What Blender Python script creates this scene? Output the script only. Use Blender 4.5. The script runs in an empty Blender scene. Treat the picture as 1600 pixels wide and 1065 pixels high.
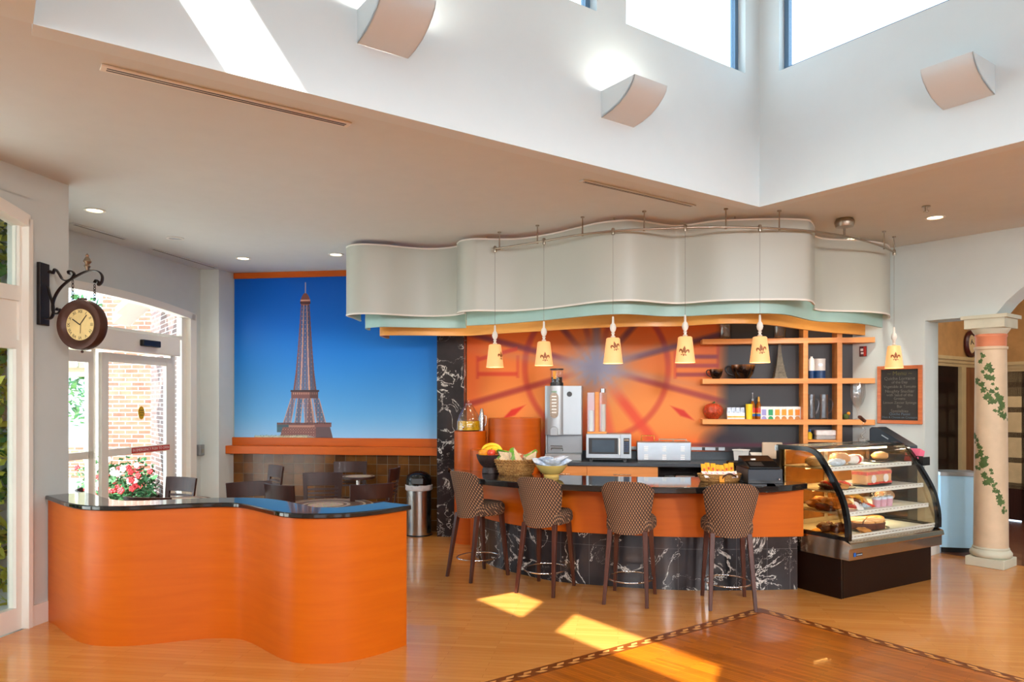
import bpy, bmesh, math, random
import numpy as np
from mathutils import Vector, Matrix, noise
from mathutils.geometry import tessellate_polygon
R = math.radians
scene = bpy.context.scene
COL = scene.collection
random.seed(7)

# ------------------------------------------------------------------ camera
H, FL, CX, HY = 1.85, 1143.0, 800.0, 626.0
cam_d = bpy.data.cameras.new('camera'); cam = bpy.data.objects.new('camera', cam_d); COL.objects.link(cam)
cam.location = (0, 0, H); cam.rotation_euler = (R(90), 0, 0)
cam_d.sensor_width = 36; cam_d.lens = 36 * FL / 1600; cam_d.shift_y = (HY - 532.5) / 1600
cam_d.clip_start = 0.05; cam_d.clip_end = 300
scene.camera = cam

# ------------------------------------------------------------------ world, sun, exposure
scene.view_settings.view_transform = 'Standard'; scene.view_settings.look = 'None'
scene.view_settings.gamma = 1; scene.view_settings.use_curve_mapping = False
scene.view_settings.exposure = 0.0
w = bpy.data.worlds.new('sky'); scene.world = w; w.use_nodes = True
bg = w.node_tree.nodes['Background']; bg.inputs['Color'].default_value = (0.66, 0.84, 1.0, 1); bg.inputs['Strength'].default_value = 4.6
SUN = Vector((0.37, 0.93, -1.122)).normalized()
sd = bpy.data.lights.new('sun', 'SUN'); sd.energy = 21.0; sd.angle = R(0.6); sd.color = (1, 0.97, 0.92)
so = bpy.data.objects.new('sun', sd); COL.objects.link(so)
so.rotation_euler = SUN.to_track_quat('-Z', 'Y').to_euler(); so.location = (-4, -8, 12)
scene.cycles.max_bounces = 9; scene.cycles.diffuse_bounces = 5; scene.cycles.glossy_bounces = 4
scene.cycles.transmission_bounces = 6; scene.cycles.transparent_max_bounces = 16
scene.cycles.caustics_reflective = False; scene.cycles.caustics_refractive = False
scene.cycles.sample_clamp_indirect = 6.0
scene.cycles.use_denoising = True

# unseen fill lamps added under the lobby ceiling behind the viewpoint
def area_lamp(name, loc, size, power, color=(0.95, 0.97, 1.0), rot=(0, 0, 0), size_y=None, spread=180):
    d = bpy.data.lights.new(name, 'AREA'); d.energy = power; d.size = size; d.color = color; d.spread = R(spread)
    if size_y: d.shape = 'RECTANGLE'; d.size_y = size_y
    o = bpy.data.objects.new(name, d); COL.objects.link(o); o.location = loc; o.rotation_euler = rot
    return o
def point_lamp(name, loc, power, color=(1, 0.8, 0.55), rad=0.03):
    d = bpy.data.lights.new(name, 'POINT'); d.energy = power; d.color = color; d.shadow_soft_size = rad
    o = bpy.data.objects.new(name, d); COL.objects.link(o); o.location = loc
    return o
def spot_lamp(name, loc, power, color=(1, 0.8, 0.55), ang=120, rad=0.06, blend=0.7):
    d = bpy.data.lights.new(name, 'SPOT'); d.energy = power; d.color = color; d.spot_size = R(ang); d.spot_blend = blend; d.shadow_soft_size = rad
    o = bpy.data.objects.new(name, d); COL.objects.link(o); o.location = loc
    return o
LOBBY = [(-2.6, 1.0), (-1.0, -2.0), (2.6, -2.6), (5.8, 0.5), (-3.2, -4.5), (0.8, -5.0), (5.0, -4.5), (6.2, 4.2)]
for x, y in LOBBY:
    area_lamp('lobby_fill_lamp', (x, y, 3.70), 0.5, 64)
for x, y, pw in ((-2.8, -3.4, 30), (0.6, -3.8, 70), (4.2, -3.2, 120), (7.0, -1.0, 45)):   # unseen spots added to brighten the bar front
    area_lamp('bar_fill_spot', (x, y, 3.45), 0.7, pw, (0.97, 0.98, 1.0), (Vector((1.0 + x * .25, 7.4, 0.9)) - Vector((x, y, 3.45))).to_track_quat('-Z', 'Y').to_euler(), spread=100)

# ------------------------------------------------------------------ measuring helpers (points of the place from the plan)
def F(u, v, z=0.0):
    D = FL * (H - z) / (v - HY)
    return Vector(((u - CX) / FL * D, D, z))
def at(u, v, D):
    return Vector(((u - CX) / FL * D, D, H + (HY - v) / FL * D))
def hit(u, p, d):
    """distance along the vertical plane through p with unit direction d"""
    r = (u - CX) / FL
    s = (r * p[1] - p[0]) / (d[0] - r * d[1])
    return s, p[1] + d[1] * s
def zat(v, D): return H + (HY - v) / FL * D

# ------------------------------------------------------------------ materials
def lin(c):
    return tuple(((x / 255) / 12.92 if x / 255 <= 0.04045 else ((x / 255 + 0.055) / 1.055) ** 2.4) for x in c)
def base_mat(name):
    m = bpy.data.materials.new(name); m.use_nodes = True
    nt = m.node_tree; b = nt.nodes['Principled BSDF']
    return m, nt, b
def N(nt, t, **kw):
    n = nt.nodes.new(t)
    for k, v in kw.items():
        if k in n.inputs: n.inputs[k].default_value = v
        else: setattr(n, k, v)
    return n
def coords(nt, scale=(1, 1, 1), rot=(0, 0, 0), kind='Object'):
    tc = N(nt, 'ShaderNodeTexCoord'); mp = N(nt, 'ShaderNodeMapping')
    mp.inputs['Scale'].default_value = scale; mp.inputs['Rotation'].default_value = rot
    nt.links.new(tc.outputs[kind], mp.inputs['Vector'])
    return mp.outputs['Vector']
def ramp(nt, fac, stops, interp='LINEAR'):
    r = N(nt, 'ShaderNodeValToRGB'); r.color_ramp.interpolation = interp
    e = r.color_ramp.elements
    while len(e) < len(stops): e.new(0.5)
    for i, (p, c) in enumerate(stops):
        e[i].position = p; e[i].color = (*c, 1) if len(c) == 3 else c
    nt.links.new(fac, r.inputs['Fac'])
    return r.outputs['Color']
def mat(name, c, rough=0.5, metal=0.0, var=0.06, scale=6.0, bump=0.0, coat=0.0, spec=0.5, emit=None, estr=0.0):
    """a colour with a little procedural mottling"""
    m, nt, b = base_mat(name)
    L = lin(c)
    n = N(nt, 'ShaderNodeTexNoise'); n.inputs['Scale'].default_value = scale; n.inputs['Detail'].default_value = 4
    nt.links.new(coords(nt), n.inputs['Vector'])
    col = ramp(nt, n.outputs['Fac'], [(0.3, tuple(x * (1 - var) for x in L)), (0.7, tuple(min(1, x * (1 + var)) for x in L))])
    nt.links.new(col, b.inputs['Base Color'])
    b.inputs['Roughness'].default_value = rough; b.inputs['Metallic'].default_value = metal
    b.inputs['Specular IOR Level'].default_value = spec
    if coat: b.inputs['Coat Weight'].default_value = coat; b.inputs['Coat Roughness'].default_value = 0.08
    if bump:
        bn = N(nt, 'ShaderNodeBump'); bn.inputs['Strength'].default_value = bump; bn.inputs['Distance'].default_value = 0.01
        nt.links.new(n.outputs['Fac'], bn.inputs['Height']); nt.links.new(bn.outputs['Normal'], b.inputs['Normal'])
    if emit:
        b.inputs['Emission Color'].default_value = (*lin(emit), 1); b.inputs['Emission Strength'].default_value = estr
    return m
def wood(name, c1, c2, rough=0.35, coat=0.3, stretch=(0.6, 14, 14), rot=(0, 0, 0), scale=2.5):
    m, nt, b = base_mat(name)
    v = coords(nt, stretch, rot)
    n = N(nt, 'ShaderNodeTexNoise'); n.inputs['Scale'].default_value = scale; n.inputs['Detail'].default_value = 6; n.inputs['Distortion'].default_value = 0.6
    nt.links.new(v, n.inputs['Vector'])
    nt.links.new(ramp(nt, n.outputs['Fac'], [(0.3, lin(c1)), (0.7, lin(c2))]), b.inputs['Base Color'])
    b.inputs['Roughness'].default_value = rough; b.inputs['Specular IOR Level'].default_value = 0.3
    b.inputs['Coat Weight'].default_value = coat; b.inputs['Coat Roughness'].default_value = 0.12
    return m
def planks(name, c1, c2, line, rot, pw, pl, rough=0.12, coat=0.6, gap=0.0015, bias=0.0):
    m, nt, b = base_mat(name)
    v = coords(nt, (1, 1, 1), (0, 0, rot))
    br = N(nt, 'ShaderNodeTexBrick'); br.inputs['Scale'].default_value = 1
    br.inputs['Brick Width'].default_value = pl; br.inputs['Row Height'].default_value = pw; br.inputs['Mortar Size'].default_value = gap
    br.inputs['Color1'].default_value = (0, 0, 0, 1); br.inputs['Color2'].default_value = (1, 1, 1, 1); br.inputs['Mortar'].default_value = (0.5, 0.5, 0.5, 1)
    br.offset = 0.37; br.inputs['Bias'].default_value = bias
    nt.links.new(v, br.inputs['Vector'])
    v2 = coords(nt, (1.2, 26, 1), (0, 0, rot))
    n = N(nt, 'ShaderNodeTexNoise'); n.inputs['Scale'].default_value = 2.2; n.inputs['Detail'].default_value = 7
    nt.links.new(v2, n.inputs['Vector'])
    mx = N(nt, 'ShaderNodeMixRGB'); mx.inputs['Fac'].default_value = 0.6
    nt.links.new(br.outputs['Color'], mx.inputs['Color1']); nt.links.new(n.outputs['Fac'], mx.inputs['Color2'])
    col = ramp(nt, mx.outputs['Color'], [(0.2, lin(c1)), (0.8, lin(c2))])
    m2 = N(nt, 'ShaderNodeMixRGB'); nt.links.new(br.outputs['Fac'], m2.inputs['Fac'])
    nt.links.new(col, m2.inputs['Color1']); m2.inputs['Color2'].default_value = (*lin(line), 1)
    nt.links.new(m2.outputs['Color'], b.inputs['Base Color'])
    b.inputs['Roughness'].default_value = rough; b.inputs['Coat Weight'].default_value = coat; b.inputs['Coat Roughness'].default_value = 0.03
    return m
def bricks(name, c1, c2, mortar, bw, rh, ms, rough=0.6, vec='xz', bump=0.4, offset=0.5, coat=0.0, squash=1.0):
    m, nt, b = base_mat(name)
    tc = N(nt, 'ShaderNodeTexCoord'); sp = N(nt, 'ShaderNodeSeparateXYZ'); cb = N(nt, 'ShaderNodeCombineXYZ')
    nt.links.new(tc.outputs['Object'], sp.inputs[0])
    if vec == 'xz':
        nt.links.new(sp.outputs['X'], cb.inputs[0]); nt.links.new(sp.outputs['Z'], cb.inputs[1])
    elif vec == 'sz':
        ad = N(nt, 'ShaderNodeMath'); ad.operation = 'ADD'; nt.links.new(sp.outputs['X'], ad.inputs[0]); nt.links.new(sp.outputs['Y'], ad.inputs[1])
        nt.links.new(ad.outputs[0], cb.inputs[0]); nt.links.new(sp.outputs['Z'], cb.inputs[1])
    br = N(nt, 'ShaderNodeTexBrick'); br.inputs['Scale'].default_value = 1; br.offset = offset
    br.inputs['Brick Width'].default_value = bw; br.inputs['Row Height'].default_value = rh; br.inputs['Mortar Size'].default_value = ms
    br.inputs['Color1'].default_value = (*lin(c1), 1); br.inputs['Color2'].default_value = (*lin(c2), 1); br.inputs['Mortar'].default_value = (*lin(mortar), 1)
    nt.links.new(cb.outputs[0], br.inputs['Vector'])
    n = N(nt, 'ShaderNodeTexNoise'); n.inputs['Scale'].default_value = 9; n.inputs['Detail'].default_value = 3
    nt.links.new(tc.outputs['Object'], n.inputs['Vector'])
    hs = N(nt, 'ShaderNodeHueSaturation'); nt.links.new(br.outputs['Color'], hs.inputs['Color'])
    mr = N(nt, 'ShaderNodeMapRange'); mr.inputs[3].default_value = 0.6; mr.inputs[4].default_value = 1.4
    nt.links.new(n.outputs['Fac'], mr.inputs[0]); nt.links.new(mr.outputs[0], hs.inputs['Value'])
    nt.links.new(hs.outputs['Color'], b.inputs['Base Color'])
    b.inputs['Roughness'].default_value = rough
    if coat: b.inputs['Coat Weight'].default_value = coat; b.inputs['Coat Roughness'].default_value = 0.15
    if bump:
        bn = N(nt, 'ShaderNodeBump'); bn.inputs['Strength'].default_value = bump; bn.inputs['Distance'].default_value = 0.006; bn.invert = True
        nt.links.new(br.outputs['Fac'], bn.inputs['Height']); nt.links.new(bn.outputs['Normal'], b.inputs['Normal'])
    return m
def marble(name):
    m, nt, b = base_mat(name)
    v = coords(nt, (1, 1, 1), (0.4, 0.5, 0.2))
    n1 = N(nt, 'ShaderNodeTexNoise'); n1.inputs['Scale'].default_value = 2.6; n1.inputs['Detail'].default_value = 7; n1.inputs['Roughness'].default_value = 0.62; n1.inputs['Distortion'].default_value = 1.1
    nt.links.new(v, n1.inputs['Vector'])
    s = N(nt, 'ShaderNodeMath'); s.operation = 'SUBTRACT'; s.inputs[1].default_value = 0.5; nt.links.new(n1.outputs['Fac'], s.inputs[0])
    a = N(nt, 'ShaderNodeMath'); a.operation = 'ABSOLUTE'; nt.links.new(s.outputs[0], a.inputs[0])
    n2 = N(nt, 'ShaderNodeTexNoise'); n2.inputs['Scale'].default_value = 3.3; n2.inputs['Detail'].default_value = 2; nt.links.new(v, n2.inputs['Vector'])
    mr = N(nt, 'ShaderNodeMapRange'); mr.inputs[1].default_value = 0.42; mr.inputs[2].default_value = 0.66; mr.inputs[3].default_value = 0.0; mr.inputs[4].default_value = 0.028
    nt.links.new(n2.outputs['Fac'], mr.inputs[0])
    dv = N(nt, 'ShaderNodeMath'); dv.operation = 'DIVIDE'; nt.links.new(a.outputs[0], dv.inputs[0])
    ad = N(nt, 'ShaderNodeMath'); ad.operation = 'ADD'; ad.inputs[1].default_value = 0.0012; nt.links.new(mr.outputs[0], ad.inputs[0]); nt.links.new(ad.outputs[0], dv.inputs[1])
    veins = ramp(nt, dv.outputs[0], [(0.0, lin((225, 222, 215))), (0.45, lin((150, 146, 140))), (1.0, (0, 0, 0))])
    n3 = N(nt, 'ShaderNodeTexNoise'); n3.inputs['Scale'].default_value = 1.7; n3.inputs['Detail'].default_value = 4; nt.links.new(v, n3.inputs['Vector'])
    basec = ramp(nt, n3.outputs['Fac'], [(0.3, lin((30, 28, 30))), (0.55, lin((52, 48, 50))), (0.75, lin((72, 58, 50)))])
    mx = N(nt, 'ShaderNodeMixRGB', blend_type='LIGHTEN'); mx.inputs['Fac'].default_value = 1
    nt.links.new(basec, mx.inputs['Color1']); nt.links.new(veins, mx.inputs['Color2'])
    nt.links.new(mx.outputs['Color'], b.inputs['Base Color'])
    b.inputs['Roughness'].default_value = 0.12; b.inputs['Specular IOR Level'].default_value = 0.3
    return m
def brushed(name, c, rough=0.28, stretch=(1, 1, 60)):
    m, nt, b = base_mat(name)
    n = N(nt, 'ShaderNodeTexNoise'); n.inputs['Scale'].default_value = 5; n.inputs['Detail'].default_value = 3
    nt.links.new(coords(nt, stretch), n.inputs['Vector'])
    L = lin(c)
    nt.links.new(ramp(nt, n.outputs['Fac'], [(0.3, tuple(x * .85 for x in L)), (0.7, L)]), b.inputs['Base Color'])
    b.inputs['Metallic'].default_value = 1; b.inputs['Roughness'].default_value = rough
    return m
def thin_glass(name, tint=(1, 1, 1), refl=1.0, rough=0.02):
    m, nt, b = base_mat(name); nt.nodes.remove(b)
    out = nt.nodes['Material Output']
    tr = N(nt, 'ShaderNodeBsdfTransparent'); tr.inputs['Color'].default_value = (*tint, 1)
    gl = N(nt, 'ShaderNodeBsdfGlossy'); gl.inputs['Roughness'].default_value = rough
    lw = N(nt, 'ShaderNodeLayerWeight'); lw.inputs['Blend'].default_value = 0.5
    pw = N(nt, 'ShaderNodeMath'); pw.operation = 'POWER'; pw.inputs[1].default_value = 4.5; nt.links.new(lw.outputs['Facing'], pw.inputs[0])
    mu = N(nt, 'ShaderNodeMath'); mu.operation = 'MULTIPLY_ADD'; mu.inputs[1].default_value = 0.8 * refl; mu.inputs[2].default_value = 0.035 * refl; nt.links.new(pw.outputs[0], mu.inputs[0])
    mx = N(nt, 'ShaderNodeMixShader'); nt.links.new(mu.outputs[0], mx.inputs[0]); nt.links.new(tr.outputs[0], mx.inputs[1]); nt.links.new(gl.outputs[0], mx.inputs[2])
    nt.links.new(mx.outputs[0], out.inputs['Surface'])
    return m
def film(name, c, op, rough=0.15):
    """clear film or tinted wrapping: part see-through, part coloured"""
    m, nt, b = base_mat(name); out = nt.nodes['Material Output']
    b.inputs['Base Color'].default_value = (*lin(c), 1); b.inputs['Roughness'].default_value = rough
    tr = N(nt, 'ShaderNodeBsdfTransparent'); mx = N(nt, 'ShaderNodeMixShader'); mx.inputs[0].default_value = op
    nt.links.new(tr.outputs[0], mx.inputs[1]); nt.links.new(b.outputs[0], mx.inputs[2]); nt.links.new(mx.outputs[0], out.inputs['Surface'])
    return m
def mesh_fabric(name, c):
    """fine perforated white sheet of the hanging panels: diffuse with some light passing through"""
    m, nt, b = base_mat(name); out = nt.nodes['Material Output']
    tc = N(nt, 'ShaderNodeTexCoord'); wv = N(nt, 'ShaderNodeTexWave'); wv.bands_direction = 'Z'; wv.inputs['Scale'].default_value = 55; wv.inputs['Distortion'].default_value = 1.5
    nt.links.new(tc.outputs['Object'], wv.inputs['Vector'])
    L = lin(c)
    cl = ramp(nt, wv.outputs['Fac'], [(0, tuple(x * .93 for x in L)), (1, L)])
    nt.links.new(cl, b.inputs['Base Color']); b.inputs['Roughness'].default_value = 0.38
    tl = N(nt, 'ShaderNodeBsdfTranslucent'); nt.links.new(cl, tl.inputs['Color'])
    mx = N(nt, 'ShaderNodeMixShader'); mx.inputs[0].default_value = 0.22
    nt.links.new(b.outputs[0], mx.inputs[1]); nt.links.new(tl.outputs[0], mx.inputs[2]); nt.links.new(mx.outputs[0], out.inputs['Surface'])
    return m
def fabric_pattern(name, wy=0.0):
    m, nt, b = base_mat(name)
    tc = N(nt, 'ShaderNodeTexCoord'); sp = N(nt, 'ShaderNodeSeparateXYZ'); cb = N(nt, 'ShaderNodeCombineXYZ')
    nt.links.new(tc.outputs['Object'], sp.inputs[0])
    ad = N(nt, 'ShaderNodeMath'); ad.operation = 'MULTIPLY_ADD'; ad.inputs[1].default_value = wy
    nt.links.new(sp.outputs['Y'], ad.inputs[0]); nt.links.new(sp.outputs['Z'], ad.inputs[2])
    nt.links.new(sp.outputs['X'], cb.inputs[0]); nt.links.new(ad.outputs[0], cb.inputs[1])
    # staggered ovals: distance to the nearest of two interleaved lattices
    def lattice(ox, oy):
        outs = []
        for i, (sz, o) in enumerate(((0.0235, ox), (0.043, oy))):
            d = N(nt, 'ShaderNodeMath'); d.operation = 'DIVIDE'; d.inputs[1].default_value = sz
            s2 = N(nt, 'ShaderNodeSeparateXYZ'); nt.links.new(cb.outputs[0], s2.inputs[0]); nt.links.new(s2.outputs[i], d.inputs[0])
            a = N(nt, 'ShaderNodeMath'); a.operation = 'ADD'; a.inputs[1].default_value = o + 100; nt.links.new(d.outputs[0], a.inputs[0])
            f = N(nt, 'ShaderNodeMath'); f.operation = 'FRACT'; nt.links.new(a.outputs[0], f.inputs[0])
            c = N(nt, 'ShaderNodeMath'); c.operation = 'SUBTRACT'; c.inputs[1].default_value = 0.5; nt.links.new(f.outputs[0], c.inputs[0])
            p = N(nt, 'ShaderNodeMath'); p.operation = 'MULTIPLY'; nt.links.new(c.outputs[0], p.inputs[0]); nt.links.new(c.outputs[0], p.inputs[1])
            outs.append(p)
        s = N(nt, 'ShaderNodeMath'); s.operation = 'ADD'; nt.links.new(outs[0].outputs[0], s.inputs[0]); nt.links.new(outs[1].outputs[0], s.inputs[1])
        return s
    l1, l2 = lattice(0, 0), lattice(0.5, 0.5)
    mn = N(nt, 'ShaderNodeMath'); mn.operation = 'MINIMUM'; nt.links.new(l1.outputs[0], mn.inputs[0]); nt.links.new(l2.outputs[0], mn.inputs[1])
    nt.links.new(ramp(nt, mn.outputs[0], [(0.0, lin((62, 44, 34))), (0.095, lin((66, 46, 36))), (0.135, lin((168, 128, 92))), (1, lin((176, 134, 96)))]), b.inputs['Base Color'])
    b.inputs['Roughness'].default_value = 0.9
    return m
def attr_mat(name, rough=0.4, coat=0.0):
    m, nt, b = base_mat(name)
    a = N(nt, 'ShaderNodeAttribute'); a.attribute_name = 'print'
    nt.links.new(a.outputs['Color'], b.inputs['Base Color']); b.inputs['Roughness'].default_value = rough; b.inputs['Specular IOR Level'].default_value = 0.25
    if coat: b.inputs['Coat Weight'].default_value = coat; b.inputs['Coat Roughness'].default_value = 0.05
    return m

M = {}
M['wall'] = mat('wall_paint', (197, 203, 199), 0.75, var=0.015)
M['atrium'] = mat('atrium_paint', (208, 217, 219), 0.7, var=0.01)
M['ceiling'] = mat('ceiling_paint', (206, 211, 211), 0.85, var=0.015)
M['wallcool'] = mat('wall_paint_pale', (200, 211, 209), 0.75, var=0.012)
M['trim'] = mat('white_trim', (226, 222, 212), 0.45, var=0.01)
M['tan'] = mat('tan_plaster', (176, 128, 74), 0.8, var=0.16, scale=5)
M['orange'] = wood('orange_maple', (190, 88, 3), (198, 95, 5), 0.42, 0.02, (1.5, 1.5, 16), scale=1.3)
M['orange2'] = wood('orange_maple_trim', (180, 79, 5), (192, 88, 8), 0.42, 0.03, (1.5, 1.5, 16), scale=1.3)
M['maple'] = wood('light_maple', (218, 140, 70), (230, 156, 86), 0.42, 0.04, (1.2, 1.2, 16), scale=1.3)
M['ply'] = wood('bent_plywood', (214, 142, 62), (232, 166, 82), 0.45, 0.1, (1.2, 1.2, 10), scale=1.2)
M['darkwood'] = wood('dark_stained_wood', (46, 22, 15), (60, 29, 20), 0.42, 0.02, (10, 10, 1.0))
M['legwood'] = wood('brown_stained_wood', (62, 30, 19), (84, 44, 29), 0.4, 0.05, (10, 10, 1.0))
M['panelwood'] = wood('brown_panelling', (110, 66, 36), (140, 88, 50), 0.5, 0.1, (8, 8, 0.8))
M['floor'] = planks('maple_strip_floor', (196, 124, 54), (214, 146, 72), (180, 112, 48), R(8.24), 0.058, 0.9, rough=0.25, coat=0.35)
M['inlay'] = planks('dark_strip_floor', (140, 70, 8), (190, 104, 16), (120, 58, 6), R(46), 0.03, 0.7, rough=0.3, coat=0.18)
M['redwood_floor'] = planks('red_strip_floor', (104, 58, 40), (138, 82, 58), (86, 46, 32), R(8.24), 0.06, 0.9, rough=0.2, coat=0.4)
M['granite'] = mat('black_granite', (20, 21, 23), 0.06, var=0.4, scale=90, coat=0.2)
M['slate'] = mat('slate_laminate', (52, 60, 68), 0.3, var=0.1, scale=40)
M['marble'] = marble('black_veined_marble')
M['grout'] = mat('pale_grout', (92, 90, 90), 0.8)
M['tile'] = bricks('bronze_glazed_tile', (74, 42, 14), (116, 72, 26), (112, 96, 76), 0.157, 0.157, 0.004, 0.22, 'xz', 0.5, 0.0, coat=0.15)
M['tile'].node_tree.nodes['Principled BSDF'].inputs['Specular IOR Level'].default_value = 0.3
M['steel'] = brushed('brushed_steel', (196, 194, 190), 0.26)
M['cable'] = mat('grey_cable', (120, 116, 108), 0.5)
M['nickel'] = brushed('brushed_nickel', (176, 164, 148), 0.3)
M['chrome'] = brushed('chrome', (225, 225, 225), 0.08)
M['silver'] = mat('silver_paint', (150, 153, 155), 0.32, metal=0.55, var=0.03)
M['silver2'] = mat('pale_silver_panel', (176, 186, 194), 0.35, metal=0.25, var=0.02)
M['white'] = mat('white_plastic', (232, 232, 228), 0.4, var=0.01)
M['black'] = mat('black_plastic', (22, 21, 22), 0.35, var=0.1)
M['blackgloss'] = mat('gloss_black', (14, 13, 13), 0.12, var=0.1)
M['blacknavy'] = mat('navy_black_enamel', (30, 40, 50), 0.35, var=0.1)
M['iron'] = mat('wrought_iron', (34, 26, 24), 0.45, metal=0.3, var=0.2)
M['bronze'] = mat('dark_bronze', (74, 44, 34), 0.42, metal=0.35, var=0.15)
M['dial'] = mat('parchment_dial', (226, 202, 140), 0.4, var=0.12, scale=9)
M['mahogany'] = mat('mahogany', (70, 22, 18), 0.35, var=0.2)
M['glass'] = thin_glass('window_glass', (0.97, 0.99, 0.98), 0.9)
M['endglass'] = thin_glass('end_glass_warm_reflection', (0.80, 0.68, 0.50), 1.3)  # amber tint stands in for warm reflections in the end panes
M['caseglass'] = thin_glass('case_glass', (0.985, 0.985, 0.97), 0.8)
M['clear'] = thin_glass('clear_glassware', (0.985, 0.99, 0.99), 2.4, 0.03)
M['clearfilm'] = film('clear_wrap', (235, 230, 220), 0.14)
M['frost'] = film('frosted_plastic', (225, 228, 230), 0.55)
M['blueframe'] = mat('blue_grey_metal', (92, 122, 150), 0.4, metal=0.2)
M['canvas'] = mesh_fabric('perforated_white_sheet', (199, 203, 193))
M['teal'] = mat('pale_teal_laminate', (158, 192, 184), 0.4, var=0.05, scale=3)
M['shade'] = mat('lamp_shade_glass', (214, 178, 128), 0.4, var=0.03, emit=(255, 176, 96), estr=0.6)
M['emblem'] = mat('brown_emblem', (150, 84, 30), 0.5)
M['bulb'] = mat('lit_lamp', (255, 240, 210), 0.4, emit=(255, 226, 170), estr=9)
M['tube'] = mat('lit_tube', (255, 248, 225), 0.4, emit=(255, 236, 190), estr=10)
M['brick'] = bricks('red_brick', (132, 72, 56), (160, 98, 78), (214, 204, 194), 0.22, 0.075, 0.007, 0.85, 'sz', 0.5)
M['shadebrick'] = bricks('shaded_brick', (92, 76, 74), (118, 94, 88), (196, 192, 190), 0.2, 0.07, 0.006, 0.85, 'sz', 0.4)  # greyer, darker copy of the brick for the face in shade
M['concrete'] = mat('pale_concrete', (232, 228, 220), 0.9, var=0.05)
M['leaf'] = mat('green_leaf', (78, 122, 58), 0.6, var=0.35, scale=2)
M['leaf2'] = mat('deep_green_leaf', (66, 116, 72), 0.6, var=0.35, scale=3)
M['ivy'] = mat('painted_ivy', (70, 96, 48), 0.7, var=0.3, scale=8)
M['red'] = mat('red_petal', (206, 52, 58), 0.6, var=0.2)
M['pinkpaper'] = mat('pink_paper', (232, 110, 140), 0.7)
M['petalwhite'] = mat('pale_petal', (240, 226, 226), 0.6)
M['soil'] = mat('dark_mulch', (72, 60, 52), 0.95, var=0.4, scale=20)
M['stone'] = mat('pale_stone', (196, 196, 176), 0.75, var=0.06)
M['column'] = mat('painted_stone_column', (204, 184, 154), 0.6, var=0.07, scale=7)
M['terracotta'] = mat('terracotta_band', (206, 128, 92), 0.6)
M['fabric'] = fabric_pattern('brown_oval_fabric'); M['fabricseat'] = fabric_pattern('brown_oval_fabric_seat', 1.0)
M['bluepanel'] = mat('pale_blue_laminate', (172, 220, 250), 0.45, var=0.02)
M['redlabel'] = mat('red_label', (186, 48, 40), 0.5)
M['yellowlabel'] = mat('yellow_sticker', (214, 168, 20), 0.5)
M['paper'] = mat('white_paper', (236, 234, 228), 0.7)
M['greyblue'] = mat('charcoal_paint', (66, 66, 68), 0.6, var=0.04)
M['slateboard'] = mat('chalkboard', (40, 40, 38), 0.7, var=0.15, scale=14)
M['chalk'] = mat('chalk', (100, 98, 92), 0.9, var=0.3, scale=40)
M['chalkblue'] = mat('blue_chalk', (84, 104, 120), 0.9)
M['chalkyellow'] = mat('yellow_chalk', (92, 88, 50), 0.9)
M['basket'] = bricks('wicker', (176, 120, 56), (216, 164, 92), (110, 66, 28), 0.03, 0.012, 0.002, 0.7, 'sz', 0.8)
M['espresso'] = mat('cocoa_woven_bowl', (52, 34, 30), 0.5, var=0.4, scale=60, bump=0.3)
M['banana'] = mat('banana_skin', (250, 208, 36), 0.5, var=0.12, scale=14)
M['orangefruit'] = mat('orange_peel', (240, 150, 20), 0.5, var=0.06, scale=20, bump=0.1)
M['apple'] = mat('apple_skin', (214, 70, 44), 0.3, var=0.3, scale=7)
M['lettuce'] = mat('lettuce', (112, 176, 40), 0.6, var=0.3, scale=18)
M['bread'] = mat('pale_bread', (230, 204, 160), 0.8, var=0.1, scale=20)
M['crust'] = mat('golden_crust', (198, 132, 62), 0.6, var=0.25, scale=10)
M['cocoa'] = mat('dark_pastry', (92, 44, 24), 0.5, var=0.4, scale=14)
M['icing'] = mat('pale_icing', (216, 160, 96), 0.4, var=0.15, scale=9)
M['bowlyellow'] = mat('yellow_glazed_bowl', (222, 188, 104), 0.25, var=0.06, coat=0.4)
M['bluewhite'] = mat('blue_white_wrapper', (190, 206, 226), 0.35, var=0.35, scale=24)
M['goldwrap'] = mat('gold_wrapper', (236, 170, 40), 0.35, var=0.3, scale=16)
M['redwrap'] = mat('red_wrapper', (214, 66, 44), 0.35, var=0.35, scale=18)
M['whitewrap'] = mat('white_wrapper', (236, 230, 226), 0.35, var=0.1, scale=20)
M['pinkyog'] = mat('pink_yogurt_cup', (206, 160, 176), 0.4, var=0.08)
M['lavender'] = mat('lavender_label', (150, 148, 206), 0.5)
M['green'] = mat('green_label', (20, 150, 92), 0.5)
M['amber'] = mat('amber_label', (222, 150, 16), 0.5)
M['orangelabel'] = mat('orange_label', (248, 142, 12), 0.5)
M['syrup'] = mat('amber_syrup', (150, 84, 16), 0.15, var=0.1)
M['yellowpl'] = mat('yellow_plastic', (240, 206, 26), 0.4)
M['bluelabel'] = mat('blue_label', (22, 92, 176), 0.5)
M['bluecan'] = mat('deep_blue_label', (14, 60, 110), 0.4, var=0.4, scale=30)
M['pumpkin'] = mat('red_woven_pumpkin', (176, 62, 30), 0.35, var=0.45, scale=40, bump=0.6)
M['cupglaze'] = None
M['tea'] = mat('yellow_lemon_tea', (206, 160, 20), 0.2, var=0.45, scale=22)
M['statue'] = mat('pewter_statue', (98, 88, 70), 0.5, var=0.3, scale=30)
M['darkscreen'] = mat('dark_screen', (58, 74, 88), 0.15, var=0.15, scale=3)
M['beige'] = mat('beige_plastic', (196, 174, 148), 0.5, var=0.02)
M['display'] = mat('menu_display', (150, 132, 112), 0.25, var=0.25, scale=50)
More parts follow.
